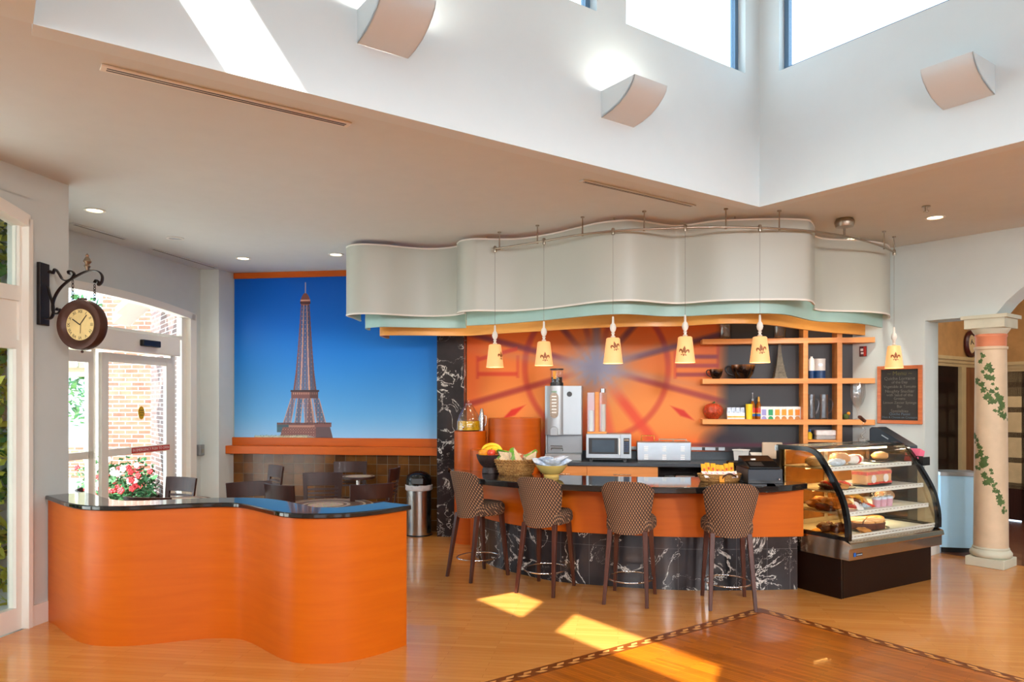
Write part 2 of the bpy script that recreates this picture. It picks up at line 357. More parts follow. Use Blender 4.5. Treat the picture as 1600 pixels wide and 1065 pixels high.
M['golden'] = mat('rear_door_warm_reflection', (150, 98, 40), 0.3, var=0.25, metal=0.3)  # golden tone stands in for warm reflections in the rear doors
M['casewhite'] = mat('case_white', (226, 230, 224), 0.35, var=0.02)
M['darkbrown'] = mat('dark_brown_laminate', (26, 9, 4), 0.35, var=0.08, spec=0.18)
M['cream'] = mat('cream_dial_lit_pane', (214, 184, 136), 0.8, var=0.1)  # clock dial cream; on door panes it imitates a lit room
M['plastic_bag'] = film('white_bin_liner', (238, 238, 240), 0.8, 0.3)
def glaze():
    m, nt, b = base_mat('drip_glaze')
    tc = N(nt, 'ShaderNodeTexCoord'); n = N(nt, 'ShaderNodeTexNoise'); n.inputs['Scale'].default_value = 14
    nt.links.new(coords(nt, (1, 1, 0.25)), n.inputs['Vector'])
    sp = N(nt, 'ShaderNodeSeparateXYZ'); nt.links.new(tc.outputs['Generated'], sp.inputs[0])
    ad = N(nt, 'ShaderNodeMath'); ad.operation = 'MULTIPLY_ADD'; ad.inputs[1].default_value = 0.5
    hz_ = N(nt, 'ShaderNodeMath'); hz_.operation = 'MULTIPLY'; hz_.inputs[1].default_value = 0.6; nt.links.new(sp.outputs['Z'], hz_.inputs[0])
    nt.links.new(n.outputs['Fac'], ad.inputs[0]); nt.links.new(hz_.outputs[0], ad.inputs[2])
    nt.links.new(ramp(nt, ad.outputs[0], [(0.66, lin((18, 11, 10))), (0.78, lin((84, 48, 20))), (0.92, lin((160, 100, 44)))]), b.inputs['Base Color'])
    b.inputs['Roughness'].default_value = 0.1
    return m
M['cupglaze'] = glaze()

# ------------------------------------------------------------------ mesh building
class MB:
    def __init__(s): s.v = []; s.f = []; s.m = []
    def add(s, vs, fs, mi=0):
        o = len(s.v); s.v += [tuple(v) for v in vs]; s.f += [tuple(i + o for i in f) for f in fs]; s.m += [mi] * len(fs); return s
    def box(s, c, d, rz=0, mi=0, rx=0, ry=0):
        Mx = Matrix.Translation(c) @ Matrix.Rotation(rz, 4, 'Z') @ Matrix.Rotation(ry, 4, 'Y') @ Matrix.Rotation(rx, 4, 'X')
        h = [x / 2 for x in d]
        vs = [Mx @ Vector((sx * h[0], sy * h[1], sz * h[2])) for sz in (-1, 1) for sy in (-1, 1) for sx in (-1, 1)]
        return s.add(vs, [(0, 2, 3, 1), (4, 5, 7, 6), (0, 1, 5, 4), (2, 6, 7, 3), (0, 4, 6, 2), (1, 3, 7, 5)], mi)
    def b2(s, lo, hi, mi=0):
        return s.box([(a + b) / 2 for a, b in zip(lo, hi)], [abs(b - a) for a, b in zip(lo, hi)], mi=mi)
    def prism(s, poly, z0, z1, mi=0):
        n = len(poly)
        vs = [(p[0], p[1], z0) for p in poly] + [(p[0], p[1], z1) for p in poly]
        fs = [tuple(range(n))[::-1], tuple(range(n, 2 * n))] + [(i, (i + 1) % n, n + (i + 1) % n, n + i) for i in range(n)]
        return s.add(vs, fs, mi)
    def holed(s, polys, z0, z1, mi=0):
        tri = tessellate_polygon([[Vector((p[0], p[1], 0)) for p in pl] for pl in polys])
        flat = [p for pl in polys for p in pl]; n = len(flat)
        vs = [(p[0], p[1], z0) for p in flat] + [(p[0], p[1], z1) for p in flat]
        fs = [tuple(t) for t in tri] + [tuple(i + n for i in t[::-1]) for t in tri]
        o = 0
        for pl in polys:
            k = len(pl); fs += [(o + i, o + (i + 1) % k, n + o + (i + 1) % k, n + o + i) for i in range(k)]; o += k
        return s.add(vs, fs, mi)
    def extr(s, poly, vec, mi=0):
        n = len(poly); vec = Vector(vec)
        vs = [Vector(p) for p in poly] + [Vector(p) + vec for p in poly]
        fs = [tuple(range(n))[::-1], tuple(range(n, 2 * n))] + [(i, (i + 1) % n, n + (i + 1) % n, n + i) for i in range(n)]
        return s.add(vs, fs, mi)
    def lathe(s, prof, c=(0, 0, 0), n=24, mi=0, sx=1, sy=1, rib=None, M4=None, cap=True):
        vs = []; k = len(prof)
        for r, z in prof:
            for i in range(n):
                a = 2 * math.pi * i / n; q = r * (rib(a) if rib else 1)
                p = Vector((q * math.cos(a) * sx, q * math.sin(a) * sy, z))
                if M4: p = M4 @ p
                vs.append((p[0] + c[0], p[1] + c[1], p[2] + c[2]))
        fs = [(j * n + i, j * n + (i + 1) % n, (j + 1) * n + (i + 1) % n, (j + 1) * n + i) for j in range(k - 1) for i in range(n)]
        cap = cap and prof[0] != prof[-1]
        if cap and prof[0][0] > 1e-6: fs.append(tuple(range(n))[::-1])
        if cap and prof[-1][0] > 1e-6: fs.append(tuple((k - 1) * n + i for i in range(n)))
        return s.add(vs, fs, mi)
    def tube(s, pts, r, n=8, mi=0, closed=False, flat=None):
        pts = [Vector(p) for p in pts]; m = len(pts); vs = []
        rs = r if isinstance(r, (list, tuple)) else [r] * m
        up = None
        for i, p in enumerate(pts):
            if closed: t = pts[(i + 1) % m] - pts[i - 1]
            else: t = pts[min(i + 1, m - 1)] - pts[max(i - 1, 0)]
            t = t.normalized() if t.length > 1e-9 else Vector((0, 0, 1))
            if up is None:
                up = Vector((0, 0, 1)) if abs(t.z) < 0.9 else Vector((1, 0, 0))
            x = (up - t * up.dot(t)).normalized(); y = t.cross(x); up = x
            for j in range(n):
                a = 2 * math.pi * j / n
                ex, ey = (flat if flat else (1, 1))
                vs.append(p + (x * math.cos(a) * ex + y * math.sin(a) * ey) * rs[i])
        fs = [(i * n + j, i * n + (j + 1) % n, ((i + 1) % m) * n + (j + 1) % n, ((i + 1) % m) * n + j) for i in range(m if closed else m - 1) for j in range(n)]
        if not closed: fs += [tuple(range(n))[::-1], tuple((m - 1) * n + j for j in range(n))]
        return s.add(vs, fs, mi)
    def ball(s, c, r, n=14, k=8, mi=0, sc=(1, 1, 1), jit=0, rz=0):
        prof = [(math.sin(math.pi * i / k), -math.cos(math.pi * i / k)) for i in range(k + 1)]
        vs = []; Mr = Matrix.Rotation(rz, 3, 'Z')
        sd_ = random.random() * 50
        for q, z in prof:
            for i in range(n):
                a = 2 * math.pi * i / n
                p = Vector((q * math.cos(a), q * math.sin(a), z))
                f = 1 + jit * noise.noise(p * 2.3 + Vector((sd_, 0, 0))) if jit else 1
                p = Mr @ Vector((p.x * sc[0], p.y * sc[1], p.z * sc[2])) * (r * f)
                vs.append((c[0] + p.x, c[1] + p.y, c[2] + p.z))
        fs = [(j * n + i, j * n + (i + 1) % n, (j + 1) * n + (i + 1) % n, (j + 1) * n + i) for j in range(k) for i in range(n)]
        return s.add(vs, fs, mi)
    def grid(s, fn, nu, nv, mi=0):
        vs = [fn(i / nu, j / nv) for j in range(nv + 1) for i in range(nu + 1)]
        fs = [(j * (nu + 1) + i, j * (nu + 1) + i + 1, (j + 1) * (nu + 1) + i + 1, (j + 1) * (nu + 1) + i) for j in range(nv) for i in range(nu)]
        return s.add(vs, fs, mi)
    def strip(s, front, back, z0, z1, mi=0):
        """solid band between two plan lines of the same length"""
        n = len(front)
        z0f = z0 if callable(z0) else (lambda i: z0); z1f = z1 if callable(z1) else (lambda i: z1)
        vs = []
        for i in range(n):
            f, b = front[i], back[i]
            vs += [(f[0], f[1], z0f(i)), (f[0], f[1], z1f(i)), (b[0], b[1], z1f(i)), (b[0], b[1], z0f(i))]
        fs = [(4 * i + j, 4 * (i + 1) + j, 4 * (i + 1) + (j + 1) % 4, 4 * i + (j + 1) % 4) for i in range(n - 1) for j in range(4)]
        fs += [(0, 1, 2, 3), (4 * n - 1, 4 * n - 2, 4 * n - 3, 4 * n - 4)]
        return s.add(vs, fs, mi)
    def build(s, name, mats, parent=None, smooth=None, bevel=0, seg=2, loc=None, rz=0, recalc=True):
        me = bpy.data.meshes.new(name); me.from_pydata(s.v, [], s.f)
        if not isinstance(mats, (list, tuple)): mats = [mats]
        for x in mats: me.materials.append(x)
        if len(mats) > 1: me.polygons.foreach_set('material_index', s.m)
        if recalc:
            bm = bmesh.new(); bm.from_mesh(me); bmesh.ops.recalc_face_normals(bm, faces=bm.faces); bm.to_mesh(me); bm.free()
        if smooth:
            me.polygons.foreach_set('use_smooth', [True] * len(me.polygons))
            me.set_sharp_from_angle(angle=R(smooth))
        me.update()
        o = bpy.data.objects.new(name, me); COL.objects.link(o)
        if parent: o.parent = parent
        if loc is not None: o.location = loc
        if rz: o.rotation_euler.z = rz
        if bevel:
            b = o.modifiers.new('edge', 'BEVEL'); b.width = bevel; b.segments = seg; b.limit_method = 'ANGLE'; b.angle_limit = R(40)
        return o
def spline(pts, per=8):
    P = [Vector(p) for p in pts]; out = []
    for i in range(len(P) - 1):
        p0 = P[i - 1] if i else P[0] * 2 - P[1]; p1, p2 = P[i], P[i + 1]
        p3 = P[i + 2] if i + 2 < len(P) else P[-1] * 2 - P[-2]
        for k in range(per):
            t = k / per
            out.append(0.5 * ((2 * p1) + (p2 - p0) * t + (2 * p0 - 5 * p1 + 4 * p2 - p3) * t * t + (3 * p1 - p0 - 3 * p2 + p3) * t ** 3))
    out.append(P[-1]); return out
def offset(path, d):
    """plan line moved to its own left by d"""
    out = []; n = len(path)
    for i, p in enumerate(path):
        t = Vector(path[min(i + 1, n - 1)]) - Vector(path[max(i - 1, 0)]); t = Vector((t[0], t[1])).normalized()
        out.append(Vector((p[0] - t[1] * d, p[1] + t[0] * d)))
    return out
def smoothed(path, k=2):
    P = [Vector(p) for p in path]
    for _ in range(k):
        P = [P[0]] + [(P[i - 1] + P[i] * 2 + P[i + 1]) / 4 for i in range(1, len(P) - 1)] + [P[-1]]
    return P
def tag(o, label=None, cat=None, group=None, kind=None):
    if label: o['label'] = label
    if cat: o['category'] = cat
    if group: o['group'] = group
    if kind: o['kind'] = kind
    return o
def thing(name, label, cat, loc=(0, 0, 0), rz=0, group=None):
    o = bpy.data.objects.new(name, None); COL.objects.link(o); o.empty_display_size = 0.1
    o.location = loc; o.rotation_euler = (0, 0, rz)
    return tag(o, label, cat, group)
def struct(mb, name, m, **kw):
    return tag(mb.build(name, m, **kw), kind='structure')
def copy_tree(o, parent=None):
    c = o.copy(); COL.objects.link(c); c.parent = parent
    for ch in list(o.children): copy_tree(ch, c)
    return c
def place(o, loc, rz, label=None, group=None):
    o.location = loc; o.rotation_euler = (0, 0, rz)
    if label: o['label'] = label
    if group: o['group'] = group
    return o
def lettering(text, size, m, parent, mtx, name='lettering', align='CENTER', ext=0.0006):
    cu = bpy.data.curves.new('t', 'FONT'); cu.body = text; cu.size = size; cu.align_x = align; cu.align_y = 'CENTER'; cu.extrude = ext; cu.resolution_u = 3
    o = bpy.data.objects.new('t', cu); COL.objects.link(o)
    dg = bpy.context.evaluated_depsgraph_get(); me = bpy.data.meshes.new_from_object(o.evaluated_get(dg))
    bpy.data.objects.remove(o); bpy.data.curves.remove(cu)
    me.transform(mtx); me.materials.clear(); me.materials.append(m); me.name = name
    ob = bpy.data.objects.new(name, me); COL.objects.link(ob)
    if parent: ob.parent = parent
    return ob
# lettering that stands upright in a local frame, read from -y
UP = Matrix.Rotation(R(90), 4, 'X')
def printed(name, fn, w, h, nx, ny, m, parent=None, loc=None, rz=0, depth=0.006):
    """flat printed sheet in its local x-z plane facing -y; fn gives colours for arrays of x,z"""
    xs = np.linspace(0, w, nx); zs = np.linspace(0, h, ny); X, Z = np.meshgrid(xs, zs)
    rgb = fn(X, Z); col = np.ones((ny * nx, 4), dtype=np.float32)
    s = rgb.reshape(-1, 3) / 255.0
    col[:, :3] = np.where(s <= 0.04045, s / 12.92, ((s + 0.055) / 1.055) ** 2.4)
    vs = np.zeros((ny * nx, 3)); vs[:, 0] = X.ravel(); vs[:, 2] = Z.ravel(); vs[:, 1] = -depth
    idx = np.arange(ny * nx).reshape(ny, nx)
    f = np.stack([idx[:-1, :-1], idx[:-1, 1:], idx[1:, 1:], idx[1:, :-1]], -1).reshape(-1, 4)
    n0 = ny * nx
    ex = [(0, 0, 0), (w, 0, 0), (w, 0, h), (0, 0, h)]
    c0, c1, c2, c3 = int(idx[0, 0]), int(idx[0, -1]), int(idx[-1, -1]), int(idx[-1, 0])
    faces = f.tolist() + [[n0 + 3, n0 + 2, n0 + 1, n0]]
    me = bpy.data.meshes.new(name); me.from_pydata(vs.tolist() + ex, [], faces)
    ca = me.color_attributes.new('print', 'FLOAT_COLOR', 'POINT')
    allc = np.vstack([col, np.ones((4, 4), dtype=np.float32)])
    ca.data.foreach_set('color', allc.ravel())
    me.materials.append(m); me.update()
    o = bpy.data.objects.new(name, me); COL.objects.link(o)
    if parent: o.parent = parent
    if loc is not None: o.location = loc
    o.rotation_euler.z = rz
    return o

# ================================================================== THE SETTING
ZC = 3.73                                   # lobby ceiling
A2 = Vector((0.812, 0.584)).normalized()    # along the atrium's long far wall
N2 = Vector((0.584, -0.812)).normalized()   # across the atrium
AO = Vector((-2.20, 3.36)); AL, AW = 5.43, 5.5
def AT(a, n): p = AO + A2 * a + N2 * n; return (p.x, p.y)
LEFTD = Vector((0.194, 1.0)).normalized()
def LW(y): return -3.87 - 0.194 * (6.386 - y)
DP, DE = Vector((-4.87, 8.05)), Vector((0.167, 0.986)).normalized()
DN = Vector((DE.y, -DE.x)); DRZ = math.atan2(DE.y, DE.x)
def DW(s, d=0): p = DP + DE * s + DN * d; return (p.x, p.y)     # d into the room
BO = Vector((-1.0, 10.147)); BX = Vector((0.9897, -0.1434)).normalized(); BN = Vector((-0.1434, -0.9897)).normalized(); BRZ = math.atan2(BX.y, BX.x)
def BW(s, d=0): p = BO + BX * s + BN * d; return (p.x, p.y)     # back-bar wall, d towards the room
def bs(u, d): q = BW(0, d); return hit(u, q, BX)                 # (s, depth)
MO = Vector((-4.11, 10.81)); MN = BN                             # picture wall
def MW(s, d=0): p = MO + BX * s + BN * d; return (p.x, p.y)
def ms(u, d): q = MW(0, d); return hit(u, q, BX)
KO = Vector((4.36, 9.385)); KX = Vector((0.612, -0.79)).normalized(); KN = Vector((-KX.y, KX.x)) * -1; KRZ = math.atan2(KX.y, KX.x)
def KW(s, d=0): p = KO + KX * s + KN * d; return (p.x, p.y)     # right wall, d towards the room
def ks(u, d): q = KW(0, d); return hit(u, q, KX)

# floor, ground, ceiling
xL = LW(-7)
pier0, pier1 = (-4.46, 10.47), (-4.195, 10.47)
room = [(xL, -7), (LW(6.386), 6.386), (-5.15, 6.386), DW(0), DW(2.42), pier0, (-4.4, 11.2), (0, 12.5), (6, 13.5), (12, 12.5), (12, -7)]
fl = struct(MB().prism(room, -0.12, 0.0), 'floor', M['floor'])
struct(MB().prism([(-40, -7), (xL - .01, -7), (LW(6.38) - .01, 6.38), (-5.16, 6.39), (DW(0)[0] - .01, DW(0)[1]), (-4.5, 10.5), (-4.42, 11.3), (-4.42, 45), (-40, 45)], -0.16, -0.03), 'ground', M['concrete'])
hole = [AT(-.12, -.12), AT(AL + .12, -.12), AT(AL + .12, AW + .12), AT(-.12, AW + .12)]
roomc = [(xL - .1, -7.1), (LW(6.386) - .1, 6.45), (-5.2, 6.45), DW(-.2, -.12), (-4.6, 10.6), (-4.5, 11.2), (0, 12.5), (6, 13.5), (12, 12.5), (12, -7.1)]
struct(MB().holed([roomc, hole[::-1]], ZC, ZC + 0.12), 'ceiling', M['ceiling'])
# dark wood field under the atrium, with its woven border
C0 = Vector(F(1187, 950)[:2])
def IN(a, n): p = C0 - A2 * a + N2 * n; return (p.x, p.y)
struct(MB().prism([IN(0, 0), IN(5.4, 0), IN(5.4, 5.4), IN(0, 5.4)], 0.0, 0.003), 'floor_inlay', M['inlay'])
m = MB(); bwid = 0.105
m.prism([IN(0, 0), IN(5.4, 0), IN(5.4, bwid), IN(bwid, bwid)], 0.003, 0.0045, 0)
m.prism([IN(0, 0), IN(0, 5.4), IN(bwid, 5.4), IN(bwid, bwid)], 0.003, 0.0045, 0)
for k in range(36):
    t = 0.11 + k * 0.145
    for f in (lambda p, q: IN(p, q), lambda p, q: IN(q, p)):
        m.prism([f(t, .022), f(t + .062, .022), f(t + .088, .050), f(t + .026, .050)], .0045, .0052, 1)
        m.prism([f(t + .075, .056), f(t + .137, .056), f(t + .111, .084), f(t + .049, .084)], .0045, .0052, 1)
struct(m, 'floor_border', [mat('border_dark', (112, 56, 18), 0.3, spec=.2), mat('border_pale', (206, 142, 76), 0.3, spec=.2)])

# atrium: four walls with clerestory windows
SILL, HEAD, ROOF, LIP = 4.72, 5.50, 5.78, 3.58
WT = 0.13
def clerestory(name, p0, d, inward, length, wins, win_no, tall=True):
    """wall from p0 along d; inward is the room side normal; thickness lies outside"""
    out = -inward; mb = MB()
    def q(t, o): p = p0 + d * t + out * o; return (p.x, p.y)
    def piece(t0, t1, z0, z1): mb.prism([q(t0, 0), q(t1, 0), q(t1, WT), q(t0, WT)], z0, z1)
    piece(0, length, LIP, SILL); piece(0, length, HEAD, ROOF)
    t = 0
    for (a, b) in wins: piece(t, a, SILL, HEAD); t = b
    piece(t, length, SILL, HEAD)
    struct(mb, name, M['atrium'])
    for (a, b) in wins:
        fr = MB(); e = 0.045
        for (t0, t1, z0, z1) in ((a, a + e, SILL, HEAD), (b - e, b, SILL, HEAD), (a + e, b - e, SILL, SILL + e), (a + e, b - e, HEAD - e, HEAD)):
            fr.prism([q(t0, .075), q(t1, .075), q(t1, .125), q(t0, .125)], z0, z1)
        wn = tag(fr.build('window_%d' % win_no[0], M['blueframe']), kind='structure'); win_no[0] += 1
        MB().prism([q(a + e, .095), q(b - e, .095), q(b - e, .101), q(a + e, .101)], SILL + e, HEAD - e).build('pane', M['glass'], wn)
wn = [1]
far = AO + A2 * AL
clerestory('wall_atrium_left', far, -A2, N2, AL, [(.20, 1.65), (1.95, 3.40), (3.70, 5.15)], wn)
clerestory('wall_atrium_right', far, N2, -A2, AW, [(.20, 1.80), (2.1, 3.6), (3.9, 5.3)], wn)
clerestory('wall_atrium_near', AO, N2, A2, AW, [(.15, 1.37), (1.72, 3.38), (3.76, 5.3)], wn)
clerestory('wall_atrium_side', AO + N2 * AW, A2, -N2, AL, [(.2, 1.65), (1.95, 3.4), (3.7, 5.15)], wn)
struct(MB().prism([AT(-.3, -.3), AT(AL + .3, -.3), AT(AL + .3, AW + .3), AT(-.3, AW + .3)], ROOF, ROOF + .1), 'roof', M['atrium'])

# assumed outer walls behind the viewpoint, windows added to let in fill daylight
mb = MB(); wx = [xL - .1, -4.6, -1.6, 0.8, 3.8, 6.2, 9.2, 12]
mb.b2((xL - .1, -7.2, 0), (12, -7, .7)); mb.b2((xL - .1, -7.2, 2.9), (12, -7, ZC))
for i in (0, 2, 4, 6): mb.b2((wx[i], -7.2, .7), (wx[i + 1], -7, 2.9))
struct(mb, 'wall_near', M['wall'])
struct(MB().b2((12, -7.2, 0), (12.2, 12.5, ZC)), 'wall_side', M['wall'])

# near wall on the left with its door
def wallpiece(mb, y0, y1, z0, z1, th=0.16): mb.prism([(LW(y0), y0), (LW(y1), y1), (LW(y1) - th, y1), (LW(y0) - th, y0)], z0, z1)
mb = MB(); wallpiece(mb, 5.96, 6.386, 0, ZC); wallpiece(mb, -7, 3.9, 0, ZC); wallpiece(mb, 3.9, 5.96, 3.50, ZC)
mb.prism([(LW(6.386) - .16, 6.386), (LW(6.386) - .16, 6.31), (-5.3, 6.31), (-5.3, 6.386)], 0, ZC)
ys = [3.9 + (5.96 - 3.9) * i / 16 for i in range(17)]
def archz(y): return 3.33 + 0.16 * (1 - ((y - 4.93) / 1.03) ** 2)
prof = [(LW(y), y, archz(y)) for y in ys] + [(LW(5.96), 5.96, 3.51), (LW(3.9), 3.9, 3.51)]
mb.extr(prof, (-.16, 0, 0))
struct(mb, 'wall_left', M['wall'])
mb = MB()   # white casing round the door
for (y0, y1) in ((5.945, 5.985), (3.88, 3.96)):
    mb.prism([(LW(y0) + .03, y0), (LW(y1) + .03, y1), (LW(y1) - .1, y1), (LW(y0) - .1, y0)], 0, archz(min(y1, 5.96)) if y0 > 5 else 3.33)
n = 17
for i in range(16):
    ya, yb = ys[i], ys[i + 1]
    mb.extr([(LW(ya) + .03, ya, archz(ya) - .07), (LW(yb) + .03, yb, archz(yb) - .07), (LW(yb) + .03, yb, archz(yb) + .03), (LW(ya) + .03, ya, archz(ya) + .03)], (-.13, 0, 0))
struct(mb, 'trim_1', M['trim'])
d1 = tag(bpy.data.objects.new('door_1', None), kind='structure'); COL.objects.link(d1)
def lpiece(mb, y0, y1, z0, z1, o0=-.03, o1=-.09): mb.prism([(LW(y0) + o0, y0), (LW(y1) + o0, y1), (LW(y1) + o1, y1), (LW(y0) + o1, y0)], z0, z1)
mb = MB(); lpiece(mb, 5.925, 5.945, 0, 3.33); lpiece(mb, 3.96, 4.06, 0, 3.33); lpiece(mb, 4.06, 5.925, 2.66, 2.78); lpiece(mb, 4.06, 5.925, 2.34, 2.66, -.05, -.08); mb.build('door_frame', M['trim'], d1)
mb = MB(); lpiece(mb, 5.895, 5.925, 0, 2.34); lpiece(mb, 4.06, 4.16, 0, 2.34); lpiece(mb, 4.16, 5.895, 2.27, 2.34); lpiece(mb, 4.16, 5.895, 0, .18); lpiece(mb, 4.88, 4.98, .18, 2.24); mb.build('door_leaf', M['trim'], d1)
mb = MB(); lpiece(mb, 4.16, 5.895, .18, 2.27, -.055, -.062); mb.build('glass_panel', M['glass'], d1)
mb = MB(); lpiece(mb, 4.06, 5.925, 2.78, 3.42, -.055, -.062); mb.build('transom_glass', M['glass'], d1)
mb = MB(); lpiece(mb, 5.985, 6.386, 0, .17, .018, 0); struct(mb, 'baseboard_left', M['trim'])

# entrance wall with arched glazed opening
def DZ(s): return 3.17 - 0.12 * ((s - .42) / 1.91) ** 2
S0, S1 = -1.55, 2.30
mb = MB()
def dpiece(mb, s0, s1, z0, z1, d0=0, d1=-.2, mi=0): mb.prism([DW(s0, d0), DW(s1, d0), DW(s1, d1), DW(s0, d1)], z0, z1, mi)
dpiece(mb, S1, 2.46, 0, ZC); dpiece(mb, -1.75, S0, 0, ZC)
ss = [S0 + (S1 - S0) * i / 20 for i in range(21)]
up3 = Vector((DN.x, DN.y, 0))
for i in range(20):
    a, b = ss[i], ss[i + 1]
    mb.extr([(*DW(a), DZ(a)), (*DW(b), DZ(b)), (*DW(b), ZC), (*DW(a), ZC)], -up3 * .2)
mb.prism([DW(2.44, 0), pier0, pier1, (pier1[0] + .085, 10.80), (-4.2, 11.2), (-4.75, 11.2), DW(2.44, -.2)], 0, ZC)
struct(mb, 'wall_entrance', M['wall'])
mb = MB()
for i in range(20):
    a, b = ss[i], ss[i + 1]
    mb.extr([(*DW(a, .03), DZ(a) - .075), (*DW(b, .03), DZ(b) - .075), (*DW(b, .03), DZ(b) + .02), (*DW(a, .03), DZ(a) + .02)], -up3 * .12)
dpiece(mb, 2.18, 2.32, 0, DZ(2.25), .03, -.09)
struct(mb, 'trim_2', M['trim'])
d2 = tag(bpy.data.objects.new('door_2', None), kind='structure'); COL.objects.link(d2)
mb = MB(); dpiece(mb, 2.08, 2.18, 0, 3.0, -.04, -.12); dpiece(mb, S0, 2.08, 2.69, 2.74, -.04, -.12); dpiece(mb, 1.80, 1.90, 0, 2.69, -.02, -.12)
dpiece(mb, .40, .47, 0, 2.45, -.06, -.12); mb.build('door_frame', M['trim'], d2)
mb = MB(); dpiece(mb, S0, 1.84, 2.45, 2.69, .10, -.1); hd = mb.build('header_box', M['trim'], d2, bevel=.006)
mb = MB(); dpiece(mb, 1.02, 1.36, 2.53, 2.61, .155, .10); mb.build('motion_sensor', M['black'], hd, bevel=.01)
mb = MB(); dpiece(mb, .47, .585, .03, 2.42, .02, -.03); dpiece(mb, 1.66, 1.78, .03, 2.42, .02, -.03); dpiece(mb, .585, 1.66, 2.31, 2.42, .02, -.03); dpiece(mb, .585, 1.66, 1.19, 1.28, .02, -.03); dpiece(mb, .585, 1.66, .03, .25, .02, -.03)
lf = mb.build('door_leaf', M['trim'], d2, bevel=.004)
mb = MB(); dpiece(mb, .585, 1.66, .25, 2.31, .0, -.007); mb.build('glass_panel', M['glass'], lf)
mb = MB(); dpiece(mb, .98, 1.72, 1.202, 1.268, .024, .02); lb = mb.build('push_label', M['redlabel'], lf)
p = DW(1.35, .0246); lettering('IN EMERGENCY PUSH TO OPEN', .05, M['white'], lf, Matrix.Translation((*p, 1.235)) @ Matrix.Rotation(DRZ, 4, 'Z') @ UP)
m4 = Matrix.Translation((*DW(1.18, .004), 1.70)) @ Matrix.Rotation(DRZ, 4, 'Z') @ Matrix.Rotation(R(90), 4, 'X')
MB().lathe([(0.0, 0), (.062, 0), (.062, .002), (0, .002)], n=24, sy=1.35, M4=m4).build('round_sticker', M['yellowlabel'], lf)
for k, (tx, dz) in enumerate((('AUTOMATIC', .03), ('CAUTION', 0), ('DOOR', -.03))):
    lettering(tx, .02, M['black'], lf, Matrix.Translation((*DW(1.18, .0075), 1.70 + dz)) @ Matrix.Rotation(DRZ, 4, 'Z') @ UP)
mb = MB(); dpiece(mb, S0, .40, 2.29, 2.42, -.03, -.08); dpiece(mb, S0, .40, 1.185, 1.27, -.03, -.08); dpiece(mb, S0, .40, .03, .25, -.03, -.08); dpiece(mb, .32, .40, .25, 2.29, -.03, -.08)
sl = mb.build('sidelight_frame', M['trim'], d2)
mb = MB(); dpiece(mb, S0, .32, .25, 2.29, -.05, -.057); mb.build('glass_panel', M['glass'], sl)
mb = MB(); dpiece(mb, S0, 2.08, 2.74, 3.06, -.07, -.077); dpiece(mb, 1.90, 2.08, .03, 2.69, -.07, -.077); mb.build('transom_glass', M['glass'], d2)
# soffit strip over the entrance (dropped bulkhead hidden line) and wall reader
s_, D_ = hit(311, DP, DE)
t = thing('wall_reader', 'grey push-button box on the wall beside the entrance door', 'door button', (*DW(2.40, 0), 1.15), DRZ)
MB().box((0, -.035, 0), (.11, .07, .16)).build('body', M['silver'], t, bevel=.012)
MB().box((0, -.073, -.01), (.05, .008, .06)).build('button', M['nickel'], t, bevel=.003)

# picture wall: tiles below, orange ledge, picture above
mlen = 3.17
struct(MB().prism([MW(-.3, 0), MW(mlen, 0), MW(mlen, -.2), MW(-.3, -.2)], 0, ZC), 'wall_back', M['wall'])
mb = MB().b2((-.1, -.012, 0), (mlen - .01, 0, 1.09)); struct(mb, 'tiled_wall', M['tile'], loc=(*MW(0, .001), 0), rz=BRZ)
t = thing('picture_ledge', 'long orange wooden ledge running under the blue tower picture', 'ledge', (*MW(0, .002), 0), BRZ)
MB().b2((-.02, -.20, 1.085), (mlen - .02, 0, 1.20)).build('shelf', M['orange2'], t, bevel=.004)
MB().b2((0.0, -.05, 1.20), (mlen - .02, 0, 1.315)).build('upstand', M['orange2'], t, bevel=.003)
tag(MB().b2((0.02, -.045, 3.645), (mlen - .02, -.002, ZC - .002)).build('picture_rail', M['orange2'], loc=(*MW(0, 0), 0), rz=BRZ), 'narrow orange wooden rail along the ceiling above the blue tower picture', 'rail')
MUW, MUZ0, MUZ1 = mlen - .03, 1.315, 3.645
